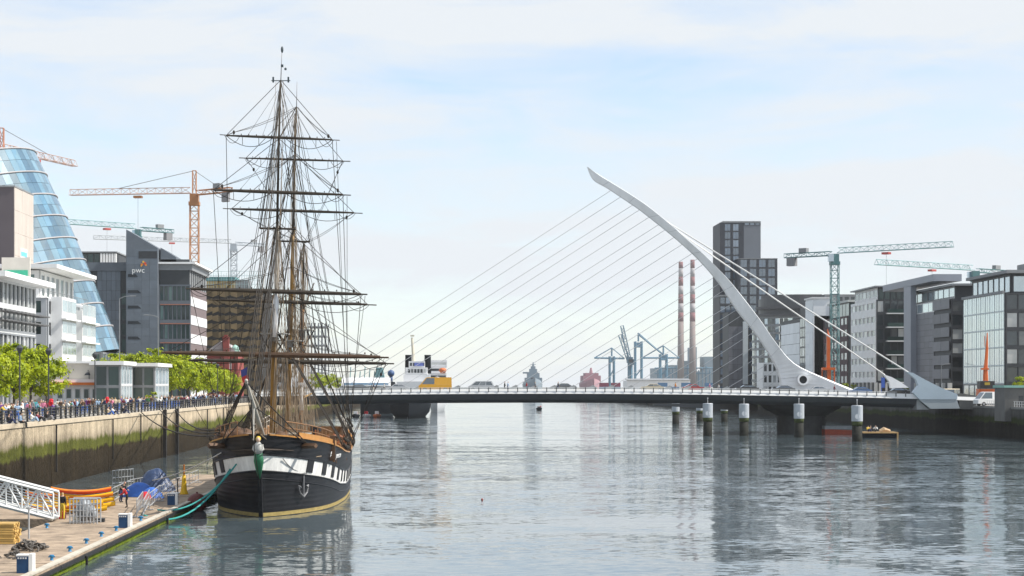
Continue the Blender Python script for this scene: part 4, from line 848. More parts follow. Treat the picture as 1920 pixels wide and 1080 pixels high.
# red brick house among them
Y6 = 482.0; x = lambda px: XX(px, Y6); z = lambda py: ZZ(py, Y6); brick = mat('red_brick', (.26, .06, .05), .8, .2, 1.5); r = bld('old red brick house with tall chimney and pale gabled roof', x(415), Y6+6, QZ, 'brick_house')
core(r, x(386), x(446), Y6, Y6+14, QZ, z(664), brick); b = B(); b.prism([V((x(384), Y6-.3, z(664)+.01)), V((x(448), Y6-.3, z(664)+.01)), V((x(432), Y6-.3, z(650))), V((x(413), Y6-.3, z(639))), V((x(398), Y6-.3, z(651)))], (0, 14.6, 0)); b.make('roof', mat('pale_slate', (.42, .38, .38), .7, .15, .6), r)
b = B(); b.box(x(418.5), x(430.5), Y6-1.6, Y6-.4, QZ, z(634)); b.box(x(417.6), x(431.4), Y6-1.75, Y6-.25, z(634)+.002, z(632)); b.box(x(421), x(428), Y6-1.5, Y6-.5, z(632)+.002, z(628)); b.make('chimney', brick, r)
b = B(); b.lathe((x(440), Y6+1, 0), [(1.1, z(664)), (1.1, z(655)), (.9, z(651)), (.5, z(648)), (.05, z(646))], 12); b.make('cupola', mat('verdigris', (.28, .46, .40), .6, .15, 1), r, True)
wm = win_mesh('window', 1.0, 1.7, gl_dark, fr_lt, 2, 2)
for k in range(3):
    for j in range(3): piece('window', wm, r, (x(388)+k*1.4+(2.4 if k > 1 else 0), Y6-.01, QZ+1.2+j*3.0))
# L6 dark-glass offices far behind, seen between masts; scaffold frame
r = bld('low grey office behind the tree row beyond the brick house', XX(470, 640), 650, QZ); core(r, XX(440, 640), XX(530, 640), 640, 670, QZ, ZZ(668, 640), core_dk); facade(r, (XX(440, 640), 640), (XX(530, 640), 640), QZ, [3.2]*4, 9, gl_dark, fr_gr, pgrey, sill=.8, head=.4, pier=.4, edge=.4, t=.2)
r = bld('bare grey concrete frame of a building under construction behind the aft mast', XX(598, 900), 910, QZ, 'building_frame'); b = B(); xa, xb = XX(578, 900), XX(611, 900)
for k in range(8): zt = ZZ(605, 900); b.box(xa-.3, xb+.3, 898, 922, QZ+k*(zt-QZ)/7.5, QZ+k*(zt-QZ)/7.5+.5)
b.make('floor_slab', fr_gr, r); b = B()
for k in range(6):
    for yy in (898.5, 921): b.box(xa+k*(xb-xa)/5-.3, xa+k*(xb-xa)/5+.3, yy, yy+.6, QZ, ZZ(605, 900)-.1)
b.make('column', fr_gr, r)
# ---- quayside pavilions
zc = 5.82
def pavilion(y0, y1, zt, label, sideglass):
    r = bld(label, -43.5, (y0+y1)/2, QZ, 'glass_pavilion'); xa = -45.4; core(r, xa, -42.1, y0+.1, y1, QZ, zt-.5, core_dk)
    facade(r, (xa, y0+.1), (-42.1, y0+.1), QZ, [3.0, zt-.5-QZ-3.0], 2, gl_green, fr_gr, fr_gr, sill=.12, head=.12, pier=.12, edge=.12, t=.12)
    facade(r, (-42.1, y0+.22), (-42.1, y1), QZ+.9, [2.3, zt-1.4-QZ-2.3], 4, gl_pale, fr_lt, fr_lt, sill=.1, head=.1, pier=.1, edge=.1, t=.12)
    slab(r, xa-.6, -41.5, y0-.7, y1+.4, zt-.49, zt, wwall); return r
pavilion(249, 258, 12.1, 'nearer glass pavilion with white flat roof beside the white restaurant', 0); pavilion(278.5, 292, 12.2, 'farther glass pavilion with white flat roof before the tree row', 1)
r = bld('low white quayside restaurant with orange awning and green windows', -50, 262, QZ, 'restaurant'); core(r, -58, -45.5, 256, 275, QZ, 11.9, cream); slab(r, -58.3, -45.42, 255.5, 275.3, 11.905, 12.2, wwall)
b = B(); b.box(-51.6, -45.0, 252.6, 255.98, QZ, 9.2); b.make('front_room', wwall, r); slab(r, -51.9, -44.7, 252.2, 256.0, 9.35, 9.75, wwall); b = B(); b.box(-51.8, -44.8, 251.6, 252.58, 9.0, 9.34); b.make('awning', mat('orange_awning', (.62, .16, .03), .7), r)
wm = win_mesh('window', .8, 1.35, gl_green, fr_lt, 1, 1, .1)
for k in range(5): piece('window', wm, r, (-51.0+k*1.15, 252.58, 7.2))
for k in range(2): b = B(); q = V((-50.2+k*2.8, 255.4, 10.3)); b.path([q+V((0, .5, -.5)), q+V((0, .4, .5)), q+V((0, -.3, .7)), q+V((0, -.7, .4))], .05, 5); b.lathe(q+V((0, -.7, 0)), [(.42, 0), (.3, .25), (.08, .42)], 10); b.make('wall_lamp', fr_dk, r)
# ---------------------------------------------------------------- RIGHT BANK (river fronts face left, west fronts face the camera)
def rb(label, px0, px1, Xr, w, ztop, name='office_building'):
    ya, yb_ = YX(px0, Xr), YX(px1, Xr); return bld(label, Xr+w/2, (ya+yb_)/2, RZ, name), ya, yb_
# R1 pale glass office at right edge
r, ya, yb_ = rb('pale glass office with dark west front at the right edge', 1807, 1883, 115, 20, 0); zt = ZZ(549, yb_); core(r, 115, 140, yb_, ya, RZ, zt, core_dk)
hh = (zt-RZ-4)/5
facade(r, (115, ya), (115, yb_), RZ, [4], 7, gl_pale, fr_gr, fr_gr, sill=.2, head=.3, pier=.15, edge=.2, t=.15, ny=2); facade(r, (115, ya), (115, yb_), RZ+4, [hh]*5, 9, gl_pale, fr_lt, mat('pale_trim', (.48, .56, .57), .4), sill=.12, head=.12, pier=.07, edge=.1, t=.12, nx=2, fw=.05)
facade(r, (115.2, yb_), (140, yb_), RZ, [4]+[hh]*5, 10, gl_dark, fr_dk, dwall, sill=.35, head=.35, pier=.25, edge=.3, t=.2)
core(r, 117, 140, yb_+2.2, ya, zt, zt+4.1, core_dk); facade(r, (117, ya), (117, yb_+2.2), zt, [4.1], 7, gl_blue, fr_dk, dwall, sill=.3, head=.5, pier=.4, edge=.4, t=.15); facade(r, (117.2, yb_+2.2), (140, yb_+2.2), zt, [4.1], 8, gl_pale, fr_dk, dwall, sill=.3, head=.5, pier=.3, edge=.3, t=.15)
slab(r, 115.6, 141, yb_+.2, ya+.5, zt+4.11, zt+4.75, roofm); slab(r, 114.5, 115, yb_-.3, ya+.1, zt-.1, zt+.45, roofm, 'parapet'); plant(r, 127, yb_+14, zt+4.76, 8, 8, 2)
# R2 grey clad office with portal frame
r, ya, yb_ = rb('grey clad office with dark glass west front and tall portal frame', 1700, 1783, 115, 20, 0); zt = ZZ(560, yb_); core(r, 115, 136, yb_, ya, RZ, zt, core_dk); ym_ = YX(1752, 115); gp = mat('slate_panel', (.15, .155, .175), .5, .1, .4, obvar=.12)
panels(r, (115, ya), (115, ym_), RZ+4.2, zt-2.4, 6, 12, gp, gap=.06)
facade(r, (115, ya), (115, ym_), zt-2.4, [2.4], 5, gl_pale, fr_lt, fr_lt, sill=.1, head=.15, pier=.1, edge=.1, t=.1)
hh = (zt-RZ-4.2)/6
for k in range(6): panels(r, (114.7, ym_), (114.7, yb_), RZ+4.2+hh*k+.95, RZ+4.2+hh*(k+1), 2, 1, gp, gap=.05, t=.15)
facade(r, (115, yb_), (136, yb_), RZ, [4.2]+[hh]*6, 8, gl_dark, fr_dk, dwall, sill=.3, head=.5, pier=.2, edge=.3, t=.2)
b = B()
for k in range(9): y = yb_+k*(ya-yb_)/8; b.box(114.3, 115.2, y-.35, y+.35, RZ, RZ+4.19)
b.make('column', mat('pale_column', (.6, .6, .58), .6, .05, 1), r)
core(r, 116.5, 136, yb_+2, ya, zt, zt+3, core_dk, 'penthouse'); facade(r, (116.5, ya), (116.5, yb_+2), zt, [3], 8, gl_pale, fr_dk, fr_gr, sill=.6, head=.3, pier=.3, edge=.3, t=.12); slab(r, 115.4, 137, yb_+.5, ya, zt+3.003, zt+3.5, roofm)
por = mat('portal_grey', (.27, .29, .33), .5, .06, .3); y0_, y1_ = YX(1713, 114.2), YX(1700, 114.2)
yA = YX(1661, 114.2); b = B(); zp = ZZ(536, y0_); b.box(113.5, 114.9, y0_, y1_, RZ, zp); b.box(113.4, 120, y0_-22, yA, zp+.003, zp+1.6); b.make('portal_frame', por, r)
# R3 white banded office with balconied dark west front
r, ya, yb_ = rb('white banded office with dark glazed west front and balconies', 1597, 1643, 115, 18, 0); zt = ZZ(562, yb_); core(r, 115, 124.5, yb_, ya, RZ, zt, core_dk); hh = (zt-RZ-4.4)/6
facade(r, (115, ya), (115, yb_), RZ+4.4, [hh]*6, 6, gl_dark, fr_lt, wwall, sill=1.3, head=.75, pier=.5, edge=.6, t=.25)
facade(r, (115, yb_), (124.5, yb_), RZ+4.4, [hh]*6, 5, gl_dark, fr_dk, dwall, sill=.4, head=.3, pier=.2, edge=.3, t=.15)
for k in range(6): b = B(); b.box(117.5, 124.3, yb_-1.9, yb_-.16, RZ+4.4+hh*k-.16, RZ+4.4+hh*k+.12); o = b.make('balcony', fr_lt, r); b = B(); b.box(117.6, 124.2, yb_-1.88, yb_-1.82, RZ+4.4+hh*k+.123, RZ+4.4+hh*k+1.15); b.make('balustrade', gl_green, o)
core(r, 116, 124.2, yb_+2.5, ya, zt, zt+3.4, core_dk, 'penthouse'); facade(r, (116, yb_+2.5), (124.2, yb_+2.5), zt, [3.4], 5, gl_green, fr_dk, fr_dk, sill=.2, head=.3, pier=.15, edge=.2, t=.12); facade(r, (116, ya), (116, yb_+2.5), zt, [3.4], 6, gl_dark, fr_lt, wwall, sill=.9, head=.6, pier=.6, edge=.5, t=.12); slab(r, 114.6, 125, yb_-.3, ya+.3, zt+3.403, zt+3.75, fr_gr)
b = B()
for k in range(7): y = yb_+k*(ya-yb_)/6.2; b.box(114.5, 115.3, y-.3, y+.3, RZ, RZ+4.38)
for k in range(6): b.box(115.6+k*1.7, 116.1+k*1.7, yb_-.9, yb_-.3, RZ, RZ+4.2)
b.make('column', MATS['pale_column'], r)
# R4 dark red brick block with green glazed attic
r, ya, yb_ = rb('dark red brick block with green glazed attic behind the orange rig', 1545, 1590, 118, 14, 0); zt = ZZ(592, yb_); core(r, 118, 127, yb_, ya, RZ, zt, mat('plum_brick', (.085, .05, .055), .75, .15, .6)); hh = (zt-RZ)/7
facade(r, (118, ya), (118, yb_), RZ, [hh]*7, 7, gl_dark, fr_dk, mat('plum_brick', (.085, .05, .055)), sill=.9, head=.5, pier=1.2, edge=1, t=.15); facade(r, (118, yb_), (127, yb_), RZ, [hh]*7, 3, gl_dark, fr_dk, dwall, sill=.6, head=.4, pier=.7, edge=.6, t=.15)
core(r, 118.6, 127, yb_+1, ya-6, zt, ZZ(566, yb_), core_dk, 'attic'); facade(r, (118.6, ya-6), (118.6, yb_+1), zt, [ZZ(566, yb_)-zt], 6, gl_green, fr_dk, fr_dk, sill=.1, head=.3, pier=.15, edge=.1, t=.1); facade(r, (118.6, yb_+1), (127, yb_+1), zt, [ZZ(566, yb_)-zt], 4, gl_green, fr_dk, fr_dk, sill=.1, head=.3, pier=.15, edge=.1, t=.1); slab(r, 118, 128, yb_+.4, ya-5, ZZ(566, yb_)+.003, ZZ(562, yb_), mat('pale_roof', (.5, .52, .5), .6))
# R5 white panelled block
r, ya, yb_ = rb('white panelled office block with dark glass strips beside the pylon', 1465, 1527, 116, 14, 0); zt = ZZ(592, yb_); core(r, 116, 122, yb_, ya, RZ, zt, core_dk)
yq = YX(1500, 116); panels(r, (116, ya), (116, yq), RZ+3.4, zt-1.2, 6, 6, mat('white_panel', (.74, .77, .79), .5, .06, .3, obvar=.05), gap=.12); yq2 = YX(1513, 116)
facade(r, (116, yq), (116, yq2), RZ, [(zt-RZ)/8]*8, 3, gl_dark, fr_dk, fr_dk, sill=.2, head=.2, pier=.15, edge=.1, t=.1); core(r, 115.6, 121, yb_, yq2, RZ, ZZ(560, yb_), MATS['white_panel'], 'stair_tower'); panels(r, (115.6, yq2), (115.6, yb_), RZ+3, ZZ(560, yb_)-.4, 2, 8, MATS['white_panel'], gap=.1)
facade(r, (121, yb_), (126.5, yb_), RZ, [(ZZ(566, yb_)-RZ)/9]*9, 2, gl_dark, fr_dk, dwall, sill=.6, head=.3, pier=.3, edge=.4, t=.2); core(r, 121.02, 126.5, yb_+.01, ya-8, RZ, ZZ(566, yb_), core_dk, 'rear_wing'); slab(r, 115.2, 121.2, yb_-.3, yq2+.4, ZZ(560, yb_)+.003, ZZ(557, yb_), fr_lt)
# R6 round-fronted glass office behind
Y7 = 700.0; x = lambda px: XX(px, Y7); z = lambda py: ZZ(py, Y7); r = bld('round-fronted dark glass office with layered curved roof behind the pylon', x(1490), Y7+20, RZ)
cx, cr = x(1510), x(1510)-x(1424); hh = (z(592)-RZ)/10
for k in range(10):
    b = B(); zz_ = RZ+hh*k; pr = lambda rr, z_: [V((cx-rr*math.cos(t), Y7+cr-rr*math.sin(t), z_)) for t in [i*math.pi/2/16+.02 for i in range(17)]]
    b.grid([pr(cr, zz_+hh*.72), pr(cr+.3, zz_+hh*.72), pr(cr+.3, zz_+hh), pr(cr, zz_+hh)]); b.make('floor_band', fr_gr, r)
    for i in range(16):
        t0, t1 = i*math.pi/2/16+.025, (i+1)*math.pi/2/16+.015; q = [V((cx-cr*math.cos(t), Y7+cr-cr*math.sin(t), 0)) for t in (t0, t1)]; b = B(); c = V((q[0].x, q[0].y, zz_)); b.add([q[0]-V((c.x, c.y, 0)), q[1]-V((c.x, c.y, 0)), q[1]-V((c.x, c.y, 0))+V((0, 0, hh*.71)), q[0]-V((c.x, c.y, 0))+V((0, 0, hh*.71))], [(0, 1, 2, 3)])
        piece('window', b.mesh('window', gl_dark if i % 3 else gl_blue), r, c)
core(r, cx, x(1560), Y7+.6, Y7+40, RZ, z(592), core_dk)
for zt0, zt1, rr in ((592, 588, 1.06), (578, 573, .93), (558, 551, .80)):
    b = B(); pts = [V((cx-cr*rr*math.cos(t), Y7+cr-cr*rr*math.sin(t), z(zt0))) for t in [i*math.pi/2/16 for i in range(17)]]; pts += [V((x(1545), pts[-1].y, z(zt0))), V((x(1545), Y7+cr+5, z(zt0)))]; b.prism(pts, (0, 0, z(zt1)-z(zt0))); b.make('roof', mat('roof_dark', (.10, .10, .105), .6, .1), r)
b = B(); b.prism([V((cx-cr*.86*math.cos(t), Y7+cr-cr*.86*math.sin(t), z(588))) for t in [i*math.pi/2/12 for i in range(13)]]+[V((cx+6, Y7+cr*.14, z(588))), V((cx+6, Y7+cr, z(588)))], (0, 0, z(558)-z(588))); b.make('attic', mat('attic_grey', (.09, .095, .10), .4, .1), r)
r = bld('dark flat-topped office behind the red brick block', XX(1570, 650), 660, RZ); core(r, XX(1535, 650), XX(1640, 650), 640, 668, RZ, ZZ(552, 640), core_dk); facade(r, (XX(1535, 650), 640), (XX(1640, 650), 640), ZZ(572, 640), [3.4], 9, gl_dark, fr_gr, roofm, sill=.8, head=.6, pier=.6, edge=.4, t=.2)
# R7 tall residential tower
Y8 = 850.0; x = lambda px: XX(px, Y8); z = lambda py: ZZ(py, Y8); r = bld('tall stepped apartment tower of dark piers and blue glass', x(1400), Y8+12, RZ, 'apartment_tower'); dk = mat('tower_brick', (.030, .035, .048), .6, .12, .3)
core(r, x(1352), x(1429), Y8+4, Y8+26, RZ, z(416), dk); b = B(); b.prism([V((x(1352), Y8+3.9, z(416))), V((x(1358), Y8+3.9, z(415.6)+.6)), V((x(1429), Y8+3.9, z(415.6)+.6)), V((x(1429), Y8+3.9, z(416)))], (0, 22, 0)); b.make('roof', roofm, r)
facade(r, (x(1352), Y8+4), (x(1397), Y8+4), z(721)+0.5, [(z(418)-z(721)-.5)/20]*20, 2, gl_tow, fr_dk, dk, sill=.35, head=.12, pier=1.1, edge=2.2, t=.35, nx=2)
panels(r, (x(1396.5), Y8+4), (x(1428.5), Y8+4), z(487), z(421), 1, 1, mat('metal_panel', (.14, .155, .18), .5, .04, .2), 'cladding_panel', gap=.1)
facade(r, (x(1397), Y8+4), (x(1429), Y8+4), z(421), [z(416)-z(421)], 3, gl_tow, fr_dk, dk, sill=.1, head=.1, pier=.4, edge=.4, t=.3)
core(r, x(1380), x(1453), Y8-6, Y8+3.98, RZ, z(487), dk, 'lower_walls'); facade(r, (x(1380), Y8-6), (x(1453), Y8-6), RZ+3, [(z(487.5)-RZ-3)/14]*14, 4, gl_tow, fr_dk, dk, sill=.42, head=.14, pier=1.05, edge=1.0, t=.4, nx=2); slab(r, x(1379.5), x(1453.5), Y8-6.4, Y8+3.9, z(487)+.003, z(486), roofm)
# R8 dark green glass slab in front of it, R9 stone one
Y9 = 780.0; x = lambda px: XX(px, Y9); z = lambda py: ZZ(py, Y9); r = bld('dark green glass tower with balconies at the river bend beside the pylon', x(1365), Y9+8, RZ, 'apartment_tower'); core(r, x(1349), x(1381), Y9, Y9+18, RZ, z(556), core_dk)
facade(r, (x(1349), Y9), (x(1381), Y9), RZ, [(z(556)-RZ)/11]*11, 3, gl_tow, fr_dk, dwall, sill=.7, head=.3, pier=.25, edge=.3, t=.3); slab(r, x(1348.5), x(1381.5), Y9-.5, Y9+18.4, z(556)+.003, z(553), roofm)
r = bld('grey stone-clad apartment block with a white stair strip behind the pylon', XX(1400, 740), 750, RZ, 'apartment_block'); Y9 = 740.0; core(r, x(1366), x(1440), Y9, Y9+16, RZ, z(585), core_dk); panels(r, (x(1366), Y9), (x(1392), Y9), RZ, z(612), 3, 9, gp, gap=.08); b = B(); b.box(x(1392.5), x(1402), Y9-.7, Y9-.02, RZ+4, z(603)); b.make('stair_strip', mat('stair_white', (.55, .6, .62), .5, .05, 1), r)
facade(r, (x(1403), Y9), (x(1440), Y9), RZ, [(z(588)-RZ)/9]*9, 4, gl_tow, fr_dk, dwall, sill=.7, head=.4, pier=.3, edge=.3, t=.25)
for k in range(6): b = B(); b.box(x(1412), x(1422), Y9-1.8, Y9-.28, RZ+3+k*3.1, RZ+3.3+k*3.1); b.make('balcony', fr_lt, r)
r = bld('low white rendered house block at the pylon foot', XX(1440, 640), 645, RZ, 'apartment_block'); Y9 = 640.0; core(r, x(1430), x(1466), Y9, Y9+12, RZ, z(680), wwall); facade(r, (x(1430), Y9), (x(1466), Y9), RZ, [(z(680)-RZ)/3]*3, 4, gl_dark, fr_lt, wwall, sill=.8, head=.5, pier=.5, edge=.4, t=.15)
# ================================================================== CRANES
def lattice(b, p, q, w, seg, n_up=V((0, 0, 1)), r=.09, tri=False):
    p, q = V(p), V(q); d = (q-p).normalized(); a = d.cross(n_up); a = (a if a.length > .1 else V((1, 0, 0))).normalized(); c = a.cross(d).normalized()
    off = [a*w/2+c*w/2, -a*w/2+c*w/2, -a*w/2-c*w/2, a*w/2-c*w/2] if not tri else [a*w/2, -a*w/2, c*w*1.05]
    for o in off: b.bar(p+o, q+o, r*2)
    n = max(1, int((q-p).length/seg)); m = len(off)
    for i in range(n):
        s0, s1 = p.lerp(q, i/n), p.lerp(q, (i+1)/n)
        for k in range(m):
            o0, o1 = off[k], off[(k+1) % m]; b.bar(s0+(o0 if i % 2 else o1), s1+(o1 if i % 2 else o0), r*1.3); b.bar(s1+o0, s1+o1, r*1.1)
def const_z(px, py, z): Y = (z-H)*F/(HY-py); return P(px, py, Y)
def tower_crane(label, px, Y, pyjib, base_z, tip, ctip, col, mw=2.0, apex=None, jcol=None, cw=True, lat_r=.085):
    m = mat('crane_'+col, {'orange': (.40, .18, .07), 'teal': (.09, .20, .21), 'grey': (.38, .42, .46), 'rust': (.45, .20, .12), 'steel': (.40, .36, .33)}[col], .5, .1, 1); mj = mat('crane_'+jcol, {'pink': (.46, .30, .24), 'palegrey': (.45, .48, .5), 'paleteal': (.2, .36, .37)}[jcol], .5, .1, 1) if jcol else m
    zj = ZZ(pyjib, Y); X = XX(px, Y); r = thing('tower_crane', label, 'crane', (X, Y, base_z)); lat_r = max(lat_r, Y/6500)
    b = B(); lattice(b, (X, Y, base_z), (X, Y, zj-2.6), mw, 2.2, V((0, 1, 0)), lat_r); b.make('mast', m, r)
    b = B(); b.box(X-mw*.62, X+mw*.62, Y-mw*.62, Y+mw*.62, zj-3.4, zj-2.4); b.box(X-mw*.5, X+mw*.5, Y-mw*.5, Y+mw*.5, zj-2.39, zj-.2); b.make('slewing_ring', m, r)
    t, c = const_z(*tip, zj), const_z(*ctip, zj); t.z = c.z = zj; o = V((X, Y, zj)); dj = (t-o).normalized(); side = dj.cross(V((0, 0, 1)))
    b = B(); lattice(b, o+dj*1.2, t, 1.5, 2.4, V((0, 0, 1)), lat_r*.8, True); b.make('jib', mj, r)
    dc = (c-o).normalized(); b = B(); lattice(b, o+dc*1.2, c, 1.2, 2.5, V((0, 0, 1)), lat_r*.9); sd2 = side*.7; b.prism([o+dc*1.2+sd2-V((0, 0, .55)), c+sd2-V((0, 0, .55)), c-sd2-V((0, 0, .55)), o+dc*1.2-sd2-V((0, 0, .55))], (0, 0, .12)); b.make('counter_jib', m, r)
    if cw: e = o.lerp(c, .86); b = B(); b.fbox((e.x, e.y), (dc.x, dc.y), (side.x, side.y), -1.3, 1.3, -.9, .9, zj-3.1, zj-.7); b.make('counterweight', mat('counterweight', (.22, .22, .23), .8, .15, .6), r); e = o.lerp(c, .62); b = B(); b.fbox((e.x, e.y), (dc.x, dc.y), (side.x, side.y), -1.3, 1.3, -.7, .7, zj+.7, zj+2.0); b.make('winch', fr_gr, r)
    b = B(); cb = o+side*(mw*.62+.75); b.box(cb.x-.75, cb.x+.75, cb.y-.75, cb.y+.75, zj-2.5, zj-.35); b.make('cab', gl_blue, r)
    if apex:
        ap = V((X, Y, ZZ(apex, Y))); b = B(); lattice(b, o, ap, mw*.42, 2.2, V((0, 1, 0)), lat_r*.9); b.make('apex', m, r)
        b = B(); b.tube(ap, o.lerp(t, .62)+V((0, 0, 1.5)), .09, n=4); b.tube(ap, o.lerp(c, .8), .09, n=4); b.make('tie_bar', fr_gr, r)
    e = o.lerp(t, .45); b = B(); b.fbox((e.x, e.y), (dj.x, dj.y), (side.x, side.y), -1.1, 1.1, -.8, .8, zj-1.1, zj-.5); b.make('trolley', mat('crane_orange', (.5, .19, .04)) if col == 'orange' else mat('crane_red', (.4, .07, .06), .5), r); b = B(); b.tube(e-V((0, 0, 1.1)), e-V((0, 0, 14)), .04, n=4); b.tube(e-V((0, 0, 15.2)), e-V((0, 0, 14)), .3, n=5); b.make('hoist_rope', fr_gr, r)
    return r
tower_crane('orange hammerhead tower crane with pale pink jib left of the tall ship', 364.5, 520, 362, QZ, (131, 366), (433, 355.5), 'orange', 2.3, 320, 'pink')
tower_crane('small teal flat-top crane peeping over the slanted grey tower', 259, 640, 429, QZ, (127, 420), (324, 434), 'teal', 2.0, None, 'paleteal')
tower_crane('pale grey flat-top crane with long faint jib behind the ship rigging', 438.5, 800, 456, QZ, (176, 448), (498, 460), 'grey', 2.6, None, 'palegrey')
tower_crane('rust orange crane at far left edge, partly behind the glass drum', 3, 470, 281, QZ, (141, 312), (-60, 262), 'rust', 2.4, 240, 'pink')
tower_crane('teal flat-top tower crane over the right bank offices', 1565, 560, 475, RZ, (1786, 463), (1472, 480), 'teal', 2.2, None, 'paleteal')
tower_crane('teal crane at right whose mast hides behind the glass offices', 1829, 600, 507, RZ, (1643, 496), (1892, 511), 'teal', 2.2, None, 'paleteal')
# orange rigs on the right quay
org = mat('rig_orange', (.60, .12, .02), .45, .1, 1)
Y_ = 505; x = lambda px: XX(px, Y_); z = lambda py: ZZ(py, Y_); r = thing('piling_rig', 'tall orange piling rig standing before the red brick block', 'piling rig', (x(1553), Y_, RZ))
b = B(); b.box(x(1550), x(1556), Y_-.5, Y_+.5, z(716), z(628)); b.tube((x(1553), Y_, z(628)), (x(1551.5), Y_, z(617)), .3, .1); b.make('mast', org, r); b = B(); b.box(x(1541), x(1565), Y_-1, Y_+1, z(694), z(689)); b.make('crosshead', org, r)
b = B(); b.box(x(1550), x(1557), Y_-.8, Y_+.8, z(712), z(694.3)); b.box(x(1539.5), x(1566), Y_-1.5, Y_+1.5, RZ, RZ+1.5); b.make('base_frame', org, r); b = B(); [b.box(x(p)-.15, x(p)+.15, Y_-.15, Y_+.15, RZ+1.5, z(694.2)) for p in (1541.5, 1564.5)]; b.make('guide_rod', org, r)
Y_ = 385; x = lambda px: XX(px, Y_); z = lambda py: ZZ(py, Y_); r = thing('crane_truck', 'black-bodied lorry carrying a raised slim orange crane arm', 'crane truck', (x(1848), Y_, RZ))
b = B(); b.box(x(1835), x(1862), Y_-1.2, Y_+1.2, z(729), z(714.5)); b.make('body', mat('truck_black', (.03, .03, .03), .5, .2, 1), r); b = B(); b.box(x(1843), x(1853), Y_-1.23, Y_-1.2, z(722), z(717)); b.make('marking', mat('marking_ochre', (.4, .28, .04), .6), r); b = B(); b.box(x(1833), x(1866), Y_-1.1, Y_+1.1, RZ+.7, z(729.3)); b.make('chassis', org, r); b = B(); b.path([(x(1848), Y_, z(714.3)), (x(1848), Y_, z(690)), (x(1850.5), Y_, z(655)), (x(1851), Y_, z(624))], [.55, .4, .28, .1], 6); b.box(x(1840), x(1853), Y_-.5, Y_+.5, z(693.5), z(690)); b.make('crane_arm', org, r)
b = B(); b.tube((x(1846.6), Y_, z(650)), (x(1846), Y_, z(630)), .06); b.make('jib_rod', org, r)
wh = B()
for px in (1838, 1845, 1860):
    b = B(); b.tube((x(px), Y_-1.25, RZ+.5), (x(px), Y_+1.25, RZ+.5), .5, n=12); b.make('wheel', iron, r)
# ================================================================== TREES
leafm = bpy.data.materials.new('leaves'); leafm.use_nodes = True; t = leafm.node_tree; l = t.links.new; bs = t.nodes['Principled BSDF']; bs.inputs['Roughness'].default_value = .5; bs.inputs['Specular IOR Level'].default_value = .3
g = nn(t, 'ShaderNodeNewGeometry'); n_ = nn(t, 'ShaderNodeTexNoise'); n_.inputs['Scale'].default_value = .9; n_.inputs['Detail'].default_value = 4; l(g.outputs['Position'], n_.inputs['Vector']); rr = nn(t, 'ShaderNodeValToRGB'); l(n_.outputs['Fac'], rr.inputs[0]); e = rr.color_ramp.elements; e[0].position = .3; e[0].color = (.17, .25, .008, 1); e[1].position = .7; e[1].color = (.50, .55, .010, 1)
l(rr.outputs[0], bs.inputs['Base Color']); tr = nn(t, 'ShaderNodeBsdfTranslucent'); l(rr.outputs[0], tr.inputs[0]); ms = nn(t, 'ShaderNodeMixShader'); ms.inputs[0].default_value = .35; l(bs.outputs[0], ms.inputs[1]); l(tr.outputs[0], ms.inputs[2]); l(ms.outputs[0], t.nodes['Material Output'].inputs[0])
bark = mat('bark', (.09, .075, .06), .85, .3, 2, bump=.4)
def crown_mesh(seed, rx, rz, zc_, nclump=48, per=80, leaf=.2):
    q = random.Random(seed); b = B()
    for i in range(nclump):
        a = q.uniform(0, 6.283); u = q.uniform(-.95, 1); rad = q.uniform(.35, 1)**.5*(1+.22*mnoise.noise(V((math.cos(a)*1.3, math.sin(a)*1.3, u*1.3+seed)))); s = math.sqrt(1-u*u); c = V((rx*rad*s*math.cos(a), rx*rad*s*math.sin(a), zc_+rz*rad*u)); cr = q.uniform(.4, 1.0)*rx*.29
        for k in range(per):
            p = c+V((q.gauss(0, cr*.55), q.gauss(0, cr*.55), q.gauss(0, cr*.42))); od = (p-V((0, 0, zc_))).normalized(); n = (od*.9+V((q.gauss(0, .6), q.gauss(0, .6), q.gauss(.45, .6)))).normalized(); e1 = n.orthogonal().normalized(); e1 = Matrix.Rotation(q.uniform(0, 6.28), 3, n) @ e1; e2 = n.cross(e1); w = leaf*q.uniform(.6, 1.35)
            b.add([p-e1*w, p+e2*w*.55, p+e1*w, p-e2*w*.55], [(0, 1, 2, 3)])
    return b.mesh('crown', leafm)
def trunk_mesh(seed, h, rx, zc_, rz):
    q = random.Random(seed+99); b = B(); b.path([(0, 0, 0), (.03, .02, h*.5), (0, .05, h), (.1, 0, zc_)], [.20, .15, .13, .07], 8)
    for k in range(7): a = k*.9+q.uniform(0, .5); s = V((0, .03, h*q.uniform(.85, 1.15))); e = V((rx*.7*math.cos(a), rx*.7*math.sin(a), zc_+rz*q.uniform(-.3, .6))); b.path([s, s.lerp(e, .5)+V((0, 0, .3)), e], [.09, .06, .025], 5)
    return b.mesh('trunk', bark, True)
TV = [(crown_mesh(s, 2.9, 2.9, 5.1), trunk_mesh(s, 2.6, 2.9, 5.1, 2.9)) for s in (1, 2, 3, 4)]
TB = [(crown_mesh(s, 1.5, 1.9, 2.8, 26, 60, .15), trunk_mesh(s, 1.1, 1.5, 2.8, 1.9)) for s in (7,)]
ntree = 0
def tree(x, y, zg, sc_, label, group, rz=None, V_=None):
    global ntree
    cm, tm = (V_ or TV)[ntree % len(V_ or TV)]; ntree += 1
    r = thing('street_tree', label, 'tree', (x, y, zg), group, R.uniform(0, 6.28) if rz is None else rz); r.scale = (sc_, sc_, sc_*R.uniform(.94, 1.06))
    for nm, me in (('crown', cm), ('trunk', tm)): o = bpy.data.objects.new(nm, me); COL.objects.link(o); o.parent = r
    return r
gn = 'lime trees on the left quay'
